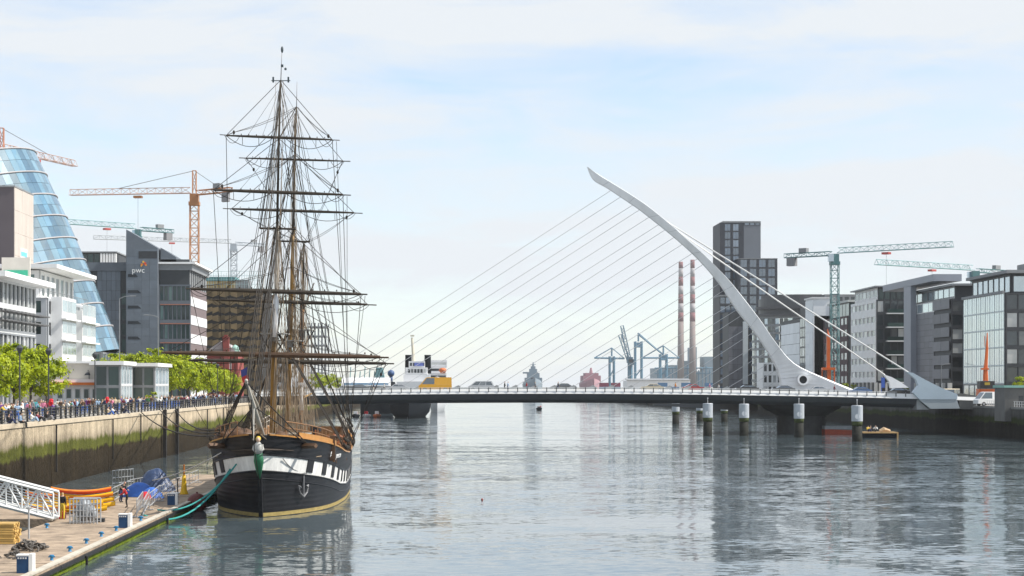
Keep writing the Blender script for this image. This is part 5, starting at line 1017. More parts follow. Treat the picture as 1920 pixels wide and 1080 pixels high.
for px, py, X, lab in ((-8, 650, -45, 'leafy lime tree cut off by the left edge of the picture'), (26, 646, -44.5, 'bright green lime tree second from the left picture edge'), (58, 642, -45.5, 'tallest bright green lime tree in the left front cluster'), (88, 662, -44, 'rightmost lime tree of the front cluster, beside the white restaurant')):
    Y = YX(px, X); tree(X, Y, QZ, (ZZ(py, Y)-QZ)/8.0, lab, gn)
tops = [(196, 664), (216, 660), (238, 659), (256, 657), (276, 655), (296, 655)]
for i, (px, py) in enumerate(tops):
    X = -47.5-1.5*(i % 2); Y = YX(px, X) if YX(px, X) > 296 else 296+i*9; X = XX(px, Y+20); Y += 20; tree(X, Y, QZ, (ZZ(py, Y)-QZ)/8.2, ['lime crown above the nearer pavilion roof, leftmost of the row behind', 'lime crown above the nearer pavilion roof, second of the row behind', 'lime crown rising between the two pavilion roofs', 'lime crown above the farther pavilion roof at its left end', 'lime crown above the middle of the farther pavilion roof', 'lime crown above the right end of the farther pavilion roof'][i], gn)
ordn = ['first', 'second', 'third', 'fourth', 'fifth', 'sixth', 'seventh', 'eighth', 'ninth']
for i, (px, py) in enumerate(((322, 665), (338, 668), (353, 673), (368, 676), (382, 680), (396, 684), (410, 690), (423, 695), (436, 700))):
    X = -43.5; Y = YX(px, X); tree(X, Y, QZ, (ZZ(py, Y)-QZ)/7.8, 'lime tree right of the pavilions, %s in the row counting towards the ship' % ordn[i], gn)
for i, (px, X) in enumerate(((592, -44), (607, -44), (620, -45), (632, -46))): Y = YX(px, X); tree(X, Y, QZ, .95, 'small far lime tree beyond the bridge, %s from left behind the rigging' % ordn[i], 'far lime trees beyond the bridge')
for i, (px, Y, s, lab) in enumerate(((1581, 505, 1.0, 'small young tree before the columns right of the pylon'), (1600, 520, .9, 'small slim tree behind the backstay near the white banded office'), (1695, 470, .8, 'small tree beside the far bridge anchorage'), (1914, 388, 1.35, 'yellow-green tree at the right edge above the kiosk'), (1931, 392, 1.3, 'yellow-green tree cut off by the right picture edge'))): tree(XX(px, Y), Y, RZ, s, lab, 'small trees on the right quay', V_=TB)
tree(-41.2, 270, QZ, .55, 'small yellowish potted tree by the pavilion door', 'potted trees', V_=TB)
# ================================================================== PEOPLE
SKEL = {
 'stand': dict(pel=(0, 0, .94), ch=(0, -.01, 1.28), nk=(0, 0, 1.47), hd=(0, -.02, 1.60), ht=(0, -.01, 1.70), sh=(.18, 0, 1.41), el=(.23, .02, 1.13), ha=(.22, -.08, .88), hi=(.09, 0, .88), kn=(.10, -.02, .49), an=(.10, .02, .09), to=(.11, -.14, .045)),
 'walk': dict(pel=(0, 0, .93), ch=(0, -.04, 1.27), nk=(0, -.05, 1.46), hd=(0, -.08, 1.59), ht=(0, -.07, 1.69), sh=(.18, -.04, 1.40), el=(.23, .06, 1.13), ha=(.22, -.05, .90), hi=(.09, 0, .88), kn=(.10, -.12, .50), an=(.10, -.18, .09), to=(.10, -.34, .06), el2=(.23, -.12, 1.14), ha2=(.21, -.26, .95), kn2=(.10, .06, .50), an2=(.10, .30, .14), to2=(.10, .18, .04)),
 'lean': dict(pel=(0, .1, .92), ch=(0, -.08, 1.22), nk=(0, -.18, 1.38), hd=(0, -.25, 1.49), ht=(0, -.27, 1.59), sh=(.18, -.12, 1.33), el=(.22, -.30, 1.12), ha=(.10, -.46, 1.15), hi=(.09, .1, .86), kn=(.10, .06, .48), an=(.10, .12, .09), to=(.11, -.04, .045)),
 'edge': dict(pel=(0, .12, .12), ch=(0, .08, .47), nk=(0, .03, .66), hd=(0, -.03, .79), ht=(0, -.03, .89), sh=(.18, .06, .60), el=(.24, .05, .33), ha=(.18, -.14, .22), hi=(.09, .06, .10), kn=(.12, -.38, .10), an=(.11, -.42, -.32), to=(.11, -.57, -.38)),
 'floor': dict(pel=(0, .15, .12), ch=(0, .22, .46), nk=(0, .18, .64), hd=(0, .13, .77), ht=(0, .13, .87), sh=(.18, .20, .58), el=(.26, .02, .40), ha=(.14, -.16, .42), hi=(.09, .08, .11), kn=(.13, -.22, .46), an=(.11, -.42, .08), to=(.11, -.56, .045)),
 'work': dict(pel=(0, .12, .90), ch=(0, -.10, 1.17), nk=(0, -.20, 1.33), hd=(0, -.28, 1.43), ht=(0, -.30, 1.53), sh=(.19, -.14, 1.28), el=(.26, -.20, 1.0), ha=(.20, -.42, .92), hi=(.09, .1, .84), kn=(.12, .02, .47), an=(.12, .1, .09), to=(.13, -.06, .045)),
}
def person_mesh(key, s):
    vs = []; es = []; rad = []; reg = []
    def v(p, r, g): vs.append(V(p)); rad.append(r); reg.append(g); return len(vs)-1
    pel = v(s['pel'], (.145, .115), 1); ch = v(s['ch'], (.17, .125), 0); nk = v(s['nk'], (.06, .06), 2); hd = v(s['hd'], (.088, .10), 2); ht = v(s['ht'], (.075, .085), 3); es += [(pel, ch), (ch, nk), (nk, hd), (hd, ht)]
    segs = []
    for sd_ in (1, -1):
        gp = lambda k: V((s[k if sd_ > 0 or k+'2' not in s else k+'2'][0]*sd_, *s[k if sd_ > 0 or k+'2' not in s else k+'2'][1:]))
        sh = v(gp('sh'), (.075, .075), 0); el = v(gp('el'), (.052, .052), 0); wr = gp('ha'); d_ = (wr-gp('el')).normalized(); ha = v(wr, (.038, .038), 2); fi = v(wr+d_*.12, (.026, .045), 2)
        es += [(ch, sh), (sh, el), (el, ha), (ha, fi)]
        hi = v(gp('hi'), (.105, .105), 1); kn = v(gp('kn'), (.072, .072), 1); an = v(gp('an'), (.05, .05), 1); to = v(gp('to'), (.042, .05), 4); es += [(pel, hi), (hi, kn), (kn, an), (an, to)]
    me = bpy.data.meshes.new('skeleton'); me.from_pydata(vs, es, []); o = bpy.data.objects.new('skeleton', me); COL.objects.link(o); o.modifiers.new('skin', 'SKIN'); sv = me.skin_vertices[0].data
    for i, r in enumerate(rad): sv[i].radius = r; sv[i].use_root = i == 0
    ss = o.modifiers.new('sub', 'SUBSURF'); ss.levels = 1; ss.render_levels = 1
    dg = bpy.context.evaluated_depsgraph_get(); out_ = bpy.data.meshes.new_from_object(o.evaluated_get(dg)); out_.name = 'person'; bpy.data.objects.remove(o)
    out_.materials.clear()
    for k in range(5): out_.materials.append(MATS['painted_skin'])
    for p in out_.polygons:
        c = p.center; best = (9, 0)
        for a, b_ in es:
            A_, B_ = vs[a], vs[b_]; d_ = B_-A_; tt = max(0, min(1, (c-A_).dot(d_)/d_.length_squared)); dist = (A_+d_*tt-c).length-.6*(rad[a][0]*(1-tt)+rad[b_][0]*tt)
            if dist < best[0]:
                g = reg[a] if tt < .5 else reg[b_]
                if (reg[a], reg[b_]) == (1, 0): g = 1 if tt < .28 else 0
                if (reg[a], reg[b_]) == (0, 2) and rad[a][0] < .06: g = 0 if tt < .85 else 2
                if (reg[a], reg[b_]) == (0, 2) and rad[a][0] > .1: g = 0 if tt < .8 else 2
                if reg[a] == 2 and reg[b_] in (2, 3) and rad[b_][0] > .07: g = 3 if (c.z > s['hd'][2]+.055 or (c.y > s['hd'][1]+.02 and c.z > s['hd'][2]-.06)) else 2
                if (reg[a], reg[b_]) == (1, 4): g = 4 if tt > .15 else 1
                best = (dist, g)
        p.material_index = best[1]; p.use_smooth = True
    return out_
PM = {k: person_mesh(k, s) for k, s in SKEL.items()}
CLO = {'white': (.62, .62, .60), 'black': (.02, .02, .022), 'grey': (.22, .22, .23), 'navy': (.025, .035, .09), 'red': (.45, .03, .03), 'pink': (.55, .18, .28), 'pale blue': (.30, .42, .58), 'beige': (.46, .38, .27), 'green': (.05, .16, .07), 'orange': (.60, .22, .03), 'purple': (.16, .06, .24), 'maroon': (.16, .025, .04), 'yellow': (.65, .45, .05), 'teal': (.04, .24, .26), 'brown': (.12, .07, .04), 'blue': (.05, .13, .42)}
HAIR = {'dark': (.02, .015, .012), 'brown': (.08, .04, .02), 'fair': (.40, .27, .12), 'grey': (.35, .35, .34), 'red': (.22, .06, .02)}
def cmat(c): return mat('cloth_'+c.replace(' ', '_'), CLO[c], .85, .15, 6)
shoe = mat('shoe_black', (.02, .02, .02), .5, .1, 4); SK = [mat('skin_'+str(i), c, .55, .05, 3) for i, c in enumerate([(.55, .36, .27), (.48, .30, .21), (.20, .11, .07)])]
def person(pose, x, y, zg, rz, top, leg, hair, label, group=None, sc_=None):
    o = bpy.data.objects.new('person', PM[pose]); COL.objects.link(o); o.location = (x, y, zg); o.rotation_euler = (0, 0, rz); s = sc_ or R.uniform(.93, 1.06); o.scale = (s, s, s)
    for i, m in enumerate((cmat(top), cmat(leg), R.choice(SK[:2]+[SK[0]]), mat('hair_'+hair, HAIR[hair], .6, .2, 8), shoe)): o.material_slots[i].link = 'OBJECT'; o.material_slots[i].material = m
    return tag(o, label, 'person', group)
tops_ = ['black']*4+['navy']*3+['white']*4+['grey']*4+['pale blue']*3+['beige']*2+['brown']*2*2+['maroon', 'pink', 'green', 'purple', 'teal', 'blue']; legs_ = ['black', 'navy', 'blue', 'beige', 'grey']; used = set(); gq = 'people on the left quay'
def pick(zone, wt=None):
    for _ in range(400):
        c = (R.choice(tops_ if not wt else wt), R.choice(legs_), R.choice(list(HAIR)))
        if (zone, c) not in used and c[0] != c[1]: used.add((zone, c)); return c
POSE = {'stand': 'standing', 'walk': 'walking', 'lean': 'leaning', 'edge': 'sitting', 'floor': 'sitting'}
def quay_person(px, X, pose, rz, where, zone):
    Y = YX(px, X); top, leg, hair = pick(zone); person(pose, X, Y, QZ+.005, rz, top, leg, hair, f'{hair}-haired person in {top} top and {leg} trousers {where}', gq)
zones = [(0, 62, 'by railing under the front trees', 'a'), (62, 128, 'by railing left of restaurant', 'b'), (128, 185, 'at the railing before the restaurant', 'c'), (185, 250, 'before the nearer glass pavilion', 'd'), (250, 322, 'before the farther glass pavilion', 'e'), (322, 385, 'in crowd right of the pavilions', 'f'), (385, 447, 'in far crowd beside ship bow', 'g')]
cnt = [15, 15, 13, 15, 17, 24, 22]
for (a, c, where, zn), n in zip(zones, cnt):
    for k in range(n):
        px = a+(c-a)*(k+R.uniform(.1, .9))/n; X = -37.0-R.choice([0, .5, 1, 1.8, 2.6, 3.6])-R.uniform(0, .5)
        pose = R.choice(['stand', 'walk', 'stand', 'lean', 'walk']); X = -36.75 if pose == 'lean' else X
        quay_person(px, X, pose, {'lean': math.pi/2, 'walk': R.choice([0, math.pi])+R.uniform(-.3, .3)}.get(pose, R.uniform(0, 6.28)), where, zn)
for px, top, leg, hair, pose, lab in ((40, 'pale blue', 'black', 'dark', 'edge', 'person in pale blue top sitting on the quay edge with legs hanging down'), (63, 'white', 'pale blue', 'fair', 'floor', 'person in white top and pale blue trousers sitting on the coping with knees up'), (74, 'maroon', 'black', 'brown', 'floor', 'person in maroon top sitting close beside the one in white on the coping'), (92, 'black', 'grey', 'dark', 'floor', 'person all in black and grey sitting on the coping near the wall strip'), (206, 'beige', 'blue', 'brown', 'floor', 'person in beige top and blue trousers sitting on the coping before the restaurant'), (214, 'white', 'navy', 'dark', 'floor', 'person in white top sitting beside the one in beige on the coping'), (234, 'black', 'navy', 'grey', 'floor', 'person in black top sitting on the coping before the nearer pavilion'), (20, 'black', 'navy', 'dark', 'floor', 'person in black top sitting on the coping nearest the left picture edge')):
    X = QX-.12 if pose == 'edge' else QX-.35; person(pose, X, YX(px, X), QZ+.03, math.pi/2+R.uniform(-.2, .2), top, leg, hair, lab, 'people sitting on the quay edge')
Y = YX(4, -36.6); person('lean', -36.7, Y, QZ, math.pi/2, 'yellow', 'black', 'dark', 'person in mustard yellow top leaning on the railing at the far left', gq)
# lifebuoy posts on the quay
redm = mat('signal_red', (.55, .02, .03), .4, .1, 2)
for px, lab in ((96, 'red lifebuoy stand on the quay behind the railing, left one'), (201, 'red lifebuoy stand on the quay before the restaurant, right one')):
    X = -37.6; Y = YX(px, X); r = thing('lifebuoy_stand', lab, 'lifebuoy stand', (X, Y, QZ), 'lifebuoy stands'); b = B(); b.tube((X, Y, QZ), (X, Y, QZ+1.2), .05); b.make('post', fr_dk, r)
    b = B(); b.path([(X, Y, QZ+1.0), (X, Y, QZ+1.08), (X, Y, QZ+1.8), (X, Y, QZ+1.9)], [.12, .21, .21, .1], 10); b.path([(X-.16*math.cos(a), Y-.2, QZ+1.45+.2*math.sin(a)) for a in [i*.5 for i in range(14)]], .07, 5); b.make('holder', redm, r)
# street lamps
def lamp(x, y, zg, h, label, arm=0, group=None):
    r = thing('street_lamp', label, 'street lamp', (x, y, zg), group); b = B(); b.path([(x, y, zg), (x, y, zg+h*.3), (x, y, zg+h)], [.11, .08, .06], 8); b.make('post', fr_dk if not arm else fr_gr, r)
    if arm: b = B(); b.path([(x, y, zg+h), (x+arm*.4, y, zg+h+.35), (x+arm, y, zg+h+.45)], .06, 6); b.make('arm', fr_gr, r); b = B(); b.path([(x+arm*.85, y, zg+h+.42), (x+arm*1.3, y, zg+h+.44)], [.10, .07], 6); b.make('lamp_head', fr_gr, r)
    else: b = B(); b.lathe((x, y, zg+h), [(.12, 0), (.3, .35), (.34, .5), (.06, .8)], 8); b.make('lamp_head', fr_dk, r)
for i, (px, X) in enumerate(((37, -40), (91, -40), (178, -40), (408, -40))): lamp(X, YX(px, X), QZ, 6.2, ['dark quay lamp in front of the left lime trees', 'dark quay lamp right of the front lime cluster', 'dark quay lamp before the white restaurant', 'dark quay lamp among the far lime row'][i], 0, 'quay lamps')
for i, (px, Y) in enumerate(((1714, 470), (1765, 430))): lamp(XX(px, Y), Y, RZ, 13.0 if i == 0 else 8, ['tall lamp with curved arm before the grey clad office', 'lamp post by the beige bus on the right quay'][i], 1.6, 'right quay lamps')
lamp(-52, YX(224, -52), QZ, 17, 'tall slim street lamp in front of the dark grey office', 2.0); lamp(-50, YX(297, -50), QZ, 15, 'tall slim street lamp right of the slanted tower', -2.0)
# ================================================================== VEHICLES
tyre = mat('tyre', (.02, .02, .02), .8, .1, 4); rimm = mat('rim', (.4, .4, .42), .3, .1, 4, metal=.6); lgt = mat('headlight', (.7, .7, .68), .15, .02); tail = mat('taillight', (.4, .02, .02), .3, .02); cg = glass('car_glass', (.02, .025, .03), .12, .03, 0)
PRO = {'car': (4.3, 1.75, [(-2.15, .3), (-2.15, .75), (-1.95, .92), (-1.25, .98), (-.75, 1.02), (.95, 1.02), (1.3, 1.0), (2.1, .95), (2.15, .6), (2.1, .3)], [(-1.15, 1.0), (-.45, 1.46), (.75, 1.48), (1.75, 1.0)], (-1.35, 1.3), .32),
       'van': (5.6, 2.0, [(-2.8, .4), (-2.8, 1.05), (-2.55, 1.25), (2.8, 1.25), (2.8, .4)], [(-2.5, 1.25), (-1.55, 2.42), (-1.2, 2.5), (2.75, 2.5), (2.79, 1.25)], (-1.75, 1.7), .36),
       'mpv': (4.7, 1.85, [(-2.35, .35), (-2.35, .9), (-2.1, 1.08), (2.35, 1.08), (2.35, .35)], [(-2.0, 1.08), (-1.0, 1.88), (1.9, 1.9), (2.33, 1.08)], (-1.5, 1.45), .34),
       'bus': (8.5, 2.4, [(-4.25, .45), (-4.25, 1.35), (4.25, 1.35), (4.25, .45)], [(-4.24, 1.35), (-4.05, 2.85), (-3.7, 3.0), (4.1, 3.0), (4.24, 1.35)], (-2.7, 2.4), .45)}
def vehicle(name, kind, loc, rz, paint, label, cat, group=None):
    Lh, w, body, cab, ax, wr = PRO[kind]; r = thing(name, label, cat, loc, group, rz); pm_ = mat('paint_'+paint, {'yellow': (.72, .36, .015), 'silver': (.50, .51, .52), 'black': (.02, .02, .022), 'white': (.75, .75, .74), 'blue': (.05, .12, .28), 'red': (.42, .03, .03), 'grey': (.14, .145, .15), 'beige': (.55, .47, .33), 'teal': (.05, .22, .24)}[paint], .3, .04, 1, coat=.5)
    loc_p = lambda o: o
    b = B(); b.prism([(x, -w/2, z) for x, z in body], (0, w, 0)); b.make('body', pm_, r, local=True)
    b = B(); tw = w/2-.09; bw = w/2-.02; zmin = min(z for x, z in cab); zmax = max(z for x, z in cab); wd = lambda z: bw+(tw-bw)*(z-zmin)/(zmax-zmin); n = len(cab); b.add([(x, -wd(z), z+.002) for x, z in cab]+[(x, wd(z), z+.002) for x, z in cab], [tuple(range(n)), tuple(range(2*n-1, n-1, -1))]+[(i, i+n, (i+1) % n+n, (i+1) % n) for i in range(n)]); b.make('cabin', pm_, r, local=True)
    zw0, zw1 = zmin+.06, zmax-.12; fx = lambda z, i: cab[i][0]+(cab[i+1][0]-cab[i][0])*(z-cab[i][1])/(cab[i+1][1]-cab[i][1]); rx_ = lambda z: cab[-1][0]+(cab[-2][0]-cab[-1][0])*(z-cab[-1][1])/(cab[-2][1]-cab[-1][1])
    fz = min(zw1, cab[1][1]-.04)
    lim = {'van': -.1}.get(kind); x0a, x0b = fx(zw0, 0)+.15, fx(fz, 0)+.15; x1a, x1b = (rx_(zw0)-.15, rx_(fz)-.15) if lim is None else (lim, lim); nw = {'car': 2, 'mpv': 3, 'van': 1, 'bus': 6}[kind]
    for sd_ in (-1, 1):
        for k in range(nw):
            f0, f1 = k/nw+.015, (k+1)/nw-.015; q = [(x0a+(x1a-x0a)*f0, zw0), (x0a+(x1a-x0a)*f1, zw0), (x0b+(x1b-x0b)*f1, fz), (x0b+(x1b-x0b)*f0, fz)]; b = B(); b.prism([(x, sd_*(wd(z)+.012), z) for x, z in q], (0, -sd_*.008, 0)); b.make('side_window', cg, r, local=True)
    for nm, f_ in (('windscreen', lambda z: fx(z, 0)-.012), ('rear_window', lambda z: rx_(z)+.012)):
        b = B(); b.prism([(f_(z), y*(wd(z)-.1), z) for z, y in ((zw0, -1), (zw0, 1), (fz, 1), (fz, -1))], (-.006 if nm[0] == 'w' else .006, 0, 0)); b.make(nm, cg, r, local=True)
    for x in ax:
        for sd_ in (-1, 1):
            b = B(); y = sd_*(w/2-.09); b.tube((x, y-.1, wr), (x, y+.1, wr), wr, n=14); o = b.make('wheel', tyre, r, local=True); b = B(); b.tube((x, y+sd_*.102, wr), (x, y+sd_*.112, wr), wr*.6, n=12); b.make('rim', rimm, o, local=True)
    for sd_ in (-1, 1):
        y = sd_*(w/2-.28); xe = body[0][0]; zl = body[1][1]-.1; b = B(); b.box(xe-.012, xe+.05, y-.18, y+.18, zl-.1, zl+.06); b.make('headlight', lgt, r, local=True); xe = body[-1][0]; b = B(); b.box(xe-.05, xe+.012, y-.14, y+.14, zl-.12, zl+.1); b.make('taillight', tail, r, local=True)
    return r
def onbridge(px, Y, flip, kind, paint, label, name='parked_car', cat='car'):
    X = XX(px, Y); return vehicle(name, kind, (X, Y, zb(X)+.39), 0 if not flip else math.pi, paint, label, cat, 'vehicles crossing the bridge')
o = onbridge(816, 351, 0, 'van', 'yellow', 'yellow van crossing the bridge behind the ship bow rigging', 'van', 'van'); o.scale = (1.08, 1.08, 1.05)
onbridge(902, 352, 0, 'mpv', 'silver', 'silver minibus with dark windows right of the yellow van', 'minibus', 'minibus')
for px, Y, fl_, pt, lab in ((672, 351, 0, 'grey', 'grey car on the bridge seen through the rigging at left'), (745, 351.5, 0, 'silver', 'silver car just left of the yellow van on the bridge'), (1060, 366, 1, 'grey', 'grey car near the middle of the bridge'), (1222, 352, 0, 'beige', 'beige car on the bridge below the gantry cranes'), (1300, 366, 1, 'red', 'dark red car on the bridge below the two chimneys'), (1400, 351, 0, 'black', 'black car on the bridge left of the pylon foot'), (1468, 351, 0, 'grey', 'dark grey car passing in front of the pylon foot'), (1532, 351, 0, 'silver', 'silver car just right of the round pylon opening'), (1612, 352, 0, 'blue', 'blue car near the right end of the bridge'), (1682, 350, 0, 'black', 'black taxi-like car beside the far anchorage')): onbridge(px, Y, fl_, 'car', pt, lab, 'car')
for px, top, leg, hair, lab in ((946, 'black', 'black', 'dark', 'person in black walking across the bridge right of the minibus'), (952, 'pale blue', 'navy', 'brown', 'person in pale blue walking beside one in black on the bridge'), (988, 'red', 'navy', 'dark', 'person in red on the bridge before the grey naval ship'), (1004, 'grey', 'black', 'fair', 'fair-haired person in grey on the bridge before the naval ship'), (1046, 'black', 'navy', 'grey', 'grey-haired person in black on mid bridge'), (1266, 'orange', 'navy', 'dark', 'person in orange on the bridge under the chimneys'), (1330, 'pink', 'grey', 'fair', 'person in pink on the bridge left of the dark towers'), (1348, 'white', 'navy', 'brown', 'person in white on the bridge at the dark towers'), (1564, 'maroon', 'black', 'dark', 'person in maroon on the bridge right of the pylon'), (720, 'white', 'black', 'dark', 'person in white on the bridge behind the rigging'), (700, 'navy', 'beige', 'brown', 'person in navy on the bridge behind the rigging')):
    Y = 347.0; X = XX(px, Y); person('walk', X, Y, zb(X)+.39, R.choice([-1, 1])*math.pi/2, top, leg, hair, lab, 'people walking across the bridge')
for px, Y, rz, kind, paint, lab, nm in ((1857, 340, .2, 'van', 'white', 'white van parked on the right quay beside the pale railing', 'van'), (1886, 352, 0, 'mpv', 'white', 'smaller white van behind the white van near the kiosk', 'van'), (1784, 375, 1.2, 'bus', 'beige', 'beige minibus on the right quay road behind the anchorage', 'bus'), (1832, 352, 0, 'car', 'red', 'red car behind the white vans on the right quay', 'car'), (1812, 356, 0, 'car', 'white', 'white car next to the red car on the right quay', 'car')):
    X = XX(px, Y); vehicle(nm, kind, (X, Y, RZ+.01), rz, paint, lab, nm, 'vehicles on the right quay')
# kiosk with green roof, blue banner
Y_ = 322; r = thing('kiosk', 'grey stone kiosk with pale green roof at the right edge', 'kiosk', (XX(1902, Y_), Y_+3, RZ-.5)); x0_ = XX(1884, Y_); b = B(); b.box(x0_, x0_+8, Y_, Y_+6, 2.9, ZZ(727, Y_)); b.make('walls', concrete, r); b = B(); b.box(x0_-.25, x0_+8.2, Y_-.25, Y_+6.2, ZZ(727, Y_)+.003, ZZ(722.5, Y_)); b.make('roof', mat('green_roof', (.22, .42, .36), .6, .1, 1), r); b = B(); b.box(XX(1910, Y_), XX(1919, Y_), Y_-.04, Y_-.003, 3.0, ZZ(742, Y_)); b.make('door', core_dk, r)
Y_ = 400; b = B(); b.box(XX(1653, Y_), XX(1659, Y_), Y_-.05, Y_+.05, ZZ(727, Y_), ZZ(708, Y_)); b.tube((XX(1652.6, Y_), Y_, RZ), (XX(1652.6, Y_), Y_, ZZ(707, Y_)), .06); solo(b, 'banner', mat('banner_blue', (.05, .12, .45), .6, .1), 'blue upright banner beside the far anchorage', 'banner', (XX(1655, Y_), Y_, RZ))
# ================================================================== PORT AND BOATS BEYOND THE BRIDGE
def hull_boat(b, cx, y0, L_, w, zt, sheer=.8, n=10, bow_at_near=True):
    rows = []
    for k in range(n+1):
        f = k/n; wd = w/2*min(1, (math.sin(min(f*1.9, 1)*math.pi/2))**.6+.02)*(1 if f < .85 else 1-.25*(f-.85)/.15); zz_ = zt+sheer*max(0, 1-f*2.2)**2
        rows.append([V((cx+wd*a, y0+L_*f-(1.2*(zt/3)*max(0, 1-f*4) if c > 0 else 0), c*zz_)) for a, c in ((-.92, 1), (-1, .85), (-.93, .35), (-.6, -.2), (.6, -.2), (.93, .35), (1, .85), (.92, 1))])
    b.grid(rows, closed=True); b.add(rows[0], [tuple(range(8))]); b.add(rows[-1], [tuple(range(8))]); return rows
bh = mat('ship_black', (.012, .015, .019), .9, .15, .3, spec=.03); sw = mat('ship_white', (.66, .67, .68), .4, .06, .4)
Y_ = 514.0; cx = XX(766, Y_); r = thing('black_hulled_ship', 'black-hulled moored ship with white upper decks beyond the bridge', 'ship', (cx, Y_+20, 0)); b = B(); hull_boat(b, cx, Y_, 48, 11.5, 4.2, 1.0, 14); b.make('hull', bh, r, True)
z = lambda py: ZZ(py, Y_+12); x = lambda px: XX(px, Y_+12)
b = B(); b.prism([V((cx-.3, Y_-.9, 3.6)), V((cx+.3, Y_-.9, 3.6)), V((cx+.3, Y_-.3, .1)), V((cx-.3, Y_-.3, .1))], (0, .4, 0)); b.make('stem_stripe', sw, r)
for i, (a, c, p0, p1, yy) in enumerate(((745, 800, 742, 716, 4), (757, 806, 715.6, 702, 9), (760, 801, 701.6, 689, 12), (766, 796, 688.6, 677, 15))): b = B(); b.box(XX(a, Y_+12), XX(c, Y_+12), Y_+yy, Y_+34, z(p0), z(p1)); b.make('deckhouse', sw, r)
for a, yy, p0, p1 in ((765, 11.9, 699, 692), (768, 14.9, 686, 680)):
    for k in range(6 if a == 765 else 5): b = B(); X0 = XX(a, Y_+12)+k*.85; b.box(X0, X0+.62, Y_+yy-.05, Y_+yy+.02, z(p0), z(p1)); b.make('window', gl_dark, r)
for px in (764, 801): b = B(); b.lathe((x(px), Y_+26, 0), [(1.0, z(700)), (.9, z(666)), (.95, z(664))], 12); b.make('funnel', bh, r)
b = B(); b.box(x(783)-.9, x(783)+1.6, Y_+14.7, Y_+14.9, z(686), z(680)); b.make('blue_panel', mat('panel_blue', (.1, .14, .4), .5), r)
b = B(); b.path([(x(775), Y_+18, z(678)), (x(772.5), Y_+18, z(640)), (x(772), Y_+18, z(632))], [.45, .32, .3], 8); b.box(x(769), x(776), Y_+17.5, Y_+18.5, z(630), z(627)); b.make('mast', mat('mast_cream', (.6, .56, .45), .5), r)
Y_ = 640.0; x = lambda px: XX(px, Y_); z = lambda py: ZZ(py, Y_); r = thing('white_ferry', 'white ferry with orange lifeboat behind the black-hulled ship', 'ferry', (x(822), Y_+30, 0)); b = B(); hull_boat(b, x(820), Y_-6, 70, x(838)-x(802), z(712), 1, 12); b.make('hull', sw, r, True)
for k, (a, c, p0, p1) in enumerate(((804, 837, 711.6, 700), (806, 836, 699.6, 687), (808, 838, 686.6, 675))): b = B(); b.box(x(a), x(c), Y_+k*3, Y_+50, z(p0), z(p1)); b.make('deckhouse', sw, r); b = B(); b.box(x(a+1), x(c-1), Y_+k*3-.05, Y_+k*3-.01, z(p1)-1.5, z(p1)-.7); b.make('window_band', gl_dark, r)
b = B(); b.path([(x(830), Y_-1.5, z(690)), (x(830), Y_-1.5, z(694)), (x(830.5), Y_-1.5, z(700))], [.8, 1.4, .7], 10); b.make('lifeboat', mat('lifeboat_orange', (.6, .16, .05), .5), r, True)
Y_ = 600.0; x = lambda px: XX(px, Y_); z = lambda py: ZZ(py, Y_); r = thing('marquee', 'long low white rounded marquee beyond the bridge behind the rigging', 'marquee', (x(688), Y_+6, 0)); b = B(); b.box(x(676), x(735), Y_-1, Y_+14, -1, z(724)-.6); b.make('pontoon_base', bh, r); b = B(); b.box(x(638), x(735), Y_-1, Y_+14, z(724)-.59, z(724)); [b.box(x(p)-.2, x(p)+.2, Y_+q, Y_+q+.4, -1, z(724)-.6) for p in (640, 655) for q in (0, 12)]; b.make('platform', fr_gr, r)
rows = [[V((X_, Y_+5-5*math.cos(t), z(724)+(z(708)-z(724))*math.sin(t))) for t in [i*math.pi/10 for i in range(11)]] for X_ in (x(640), x(644), x(690), x(726), x(731))]; b = B(); b.grid(rows); b.add(rows[0], [tuple(range(11))]); b.add(rows[-1], [tuple(range(11))]); b.make('canopy', sw, r, True); b = B(); b.box(x(645), x(728), Y_-.6, Y_-.1, z(722), z(718)); b.make('blue_skirt', mat('skirt_blue', (.25, .42, .6), .6), r)
r = thing('workboat', 'teal and dark blue workboat superstructure behind the white marquee', 'boat', (XX(715, 680), 680, 0)); x = lambda px: XX(px, 680); z = lambda py: ZZ(py, 680); b = B(); hull_boat(b, x(712), 675, 22, 11, z(716), .5); b.make('hull', bh, r, True); b = B(); b.prism([V((x(702), 680, z(716))), V((x(722), 680, z(716))), V((x(717), 680, z(689))), V((x(705), 680, z(689)))], (0, 8, 0)); b.make('wheelhouse', mat('boat_teal', (.18, .34, .36), .5, .2, .5), r); b = B(); b.ball((x(733), 681, z(700)), 1.25, 1.25, 1.25); b.tube((x(733), 681, z(716)), (x(733), 681, z(706)), .6); b.make('radome', mat('boat_navy', (.05, .10, .22), .5), r, True); b = B(); [b.tube((x(655+k*9), 683, z(716)), (x(657+k*9), 683, z(688+4*(k % 3))), .18) for k in range(6)]; b.make('davit', MATS['boat_teal'], r)
Y_ = 531.0; x = lambda px: XX(px, Y_)
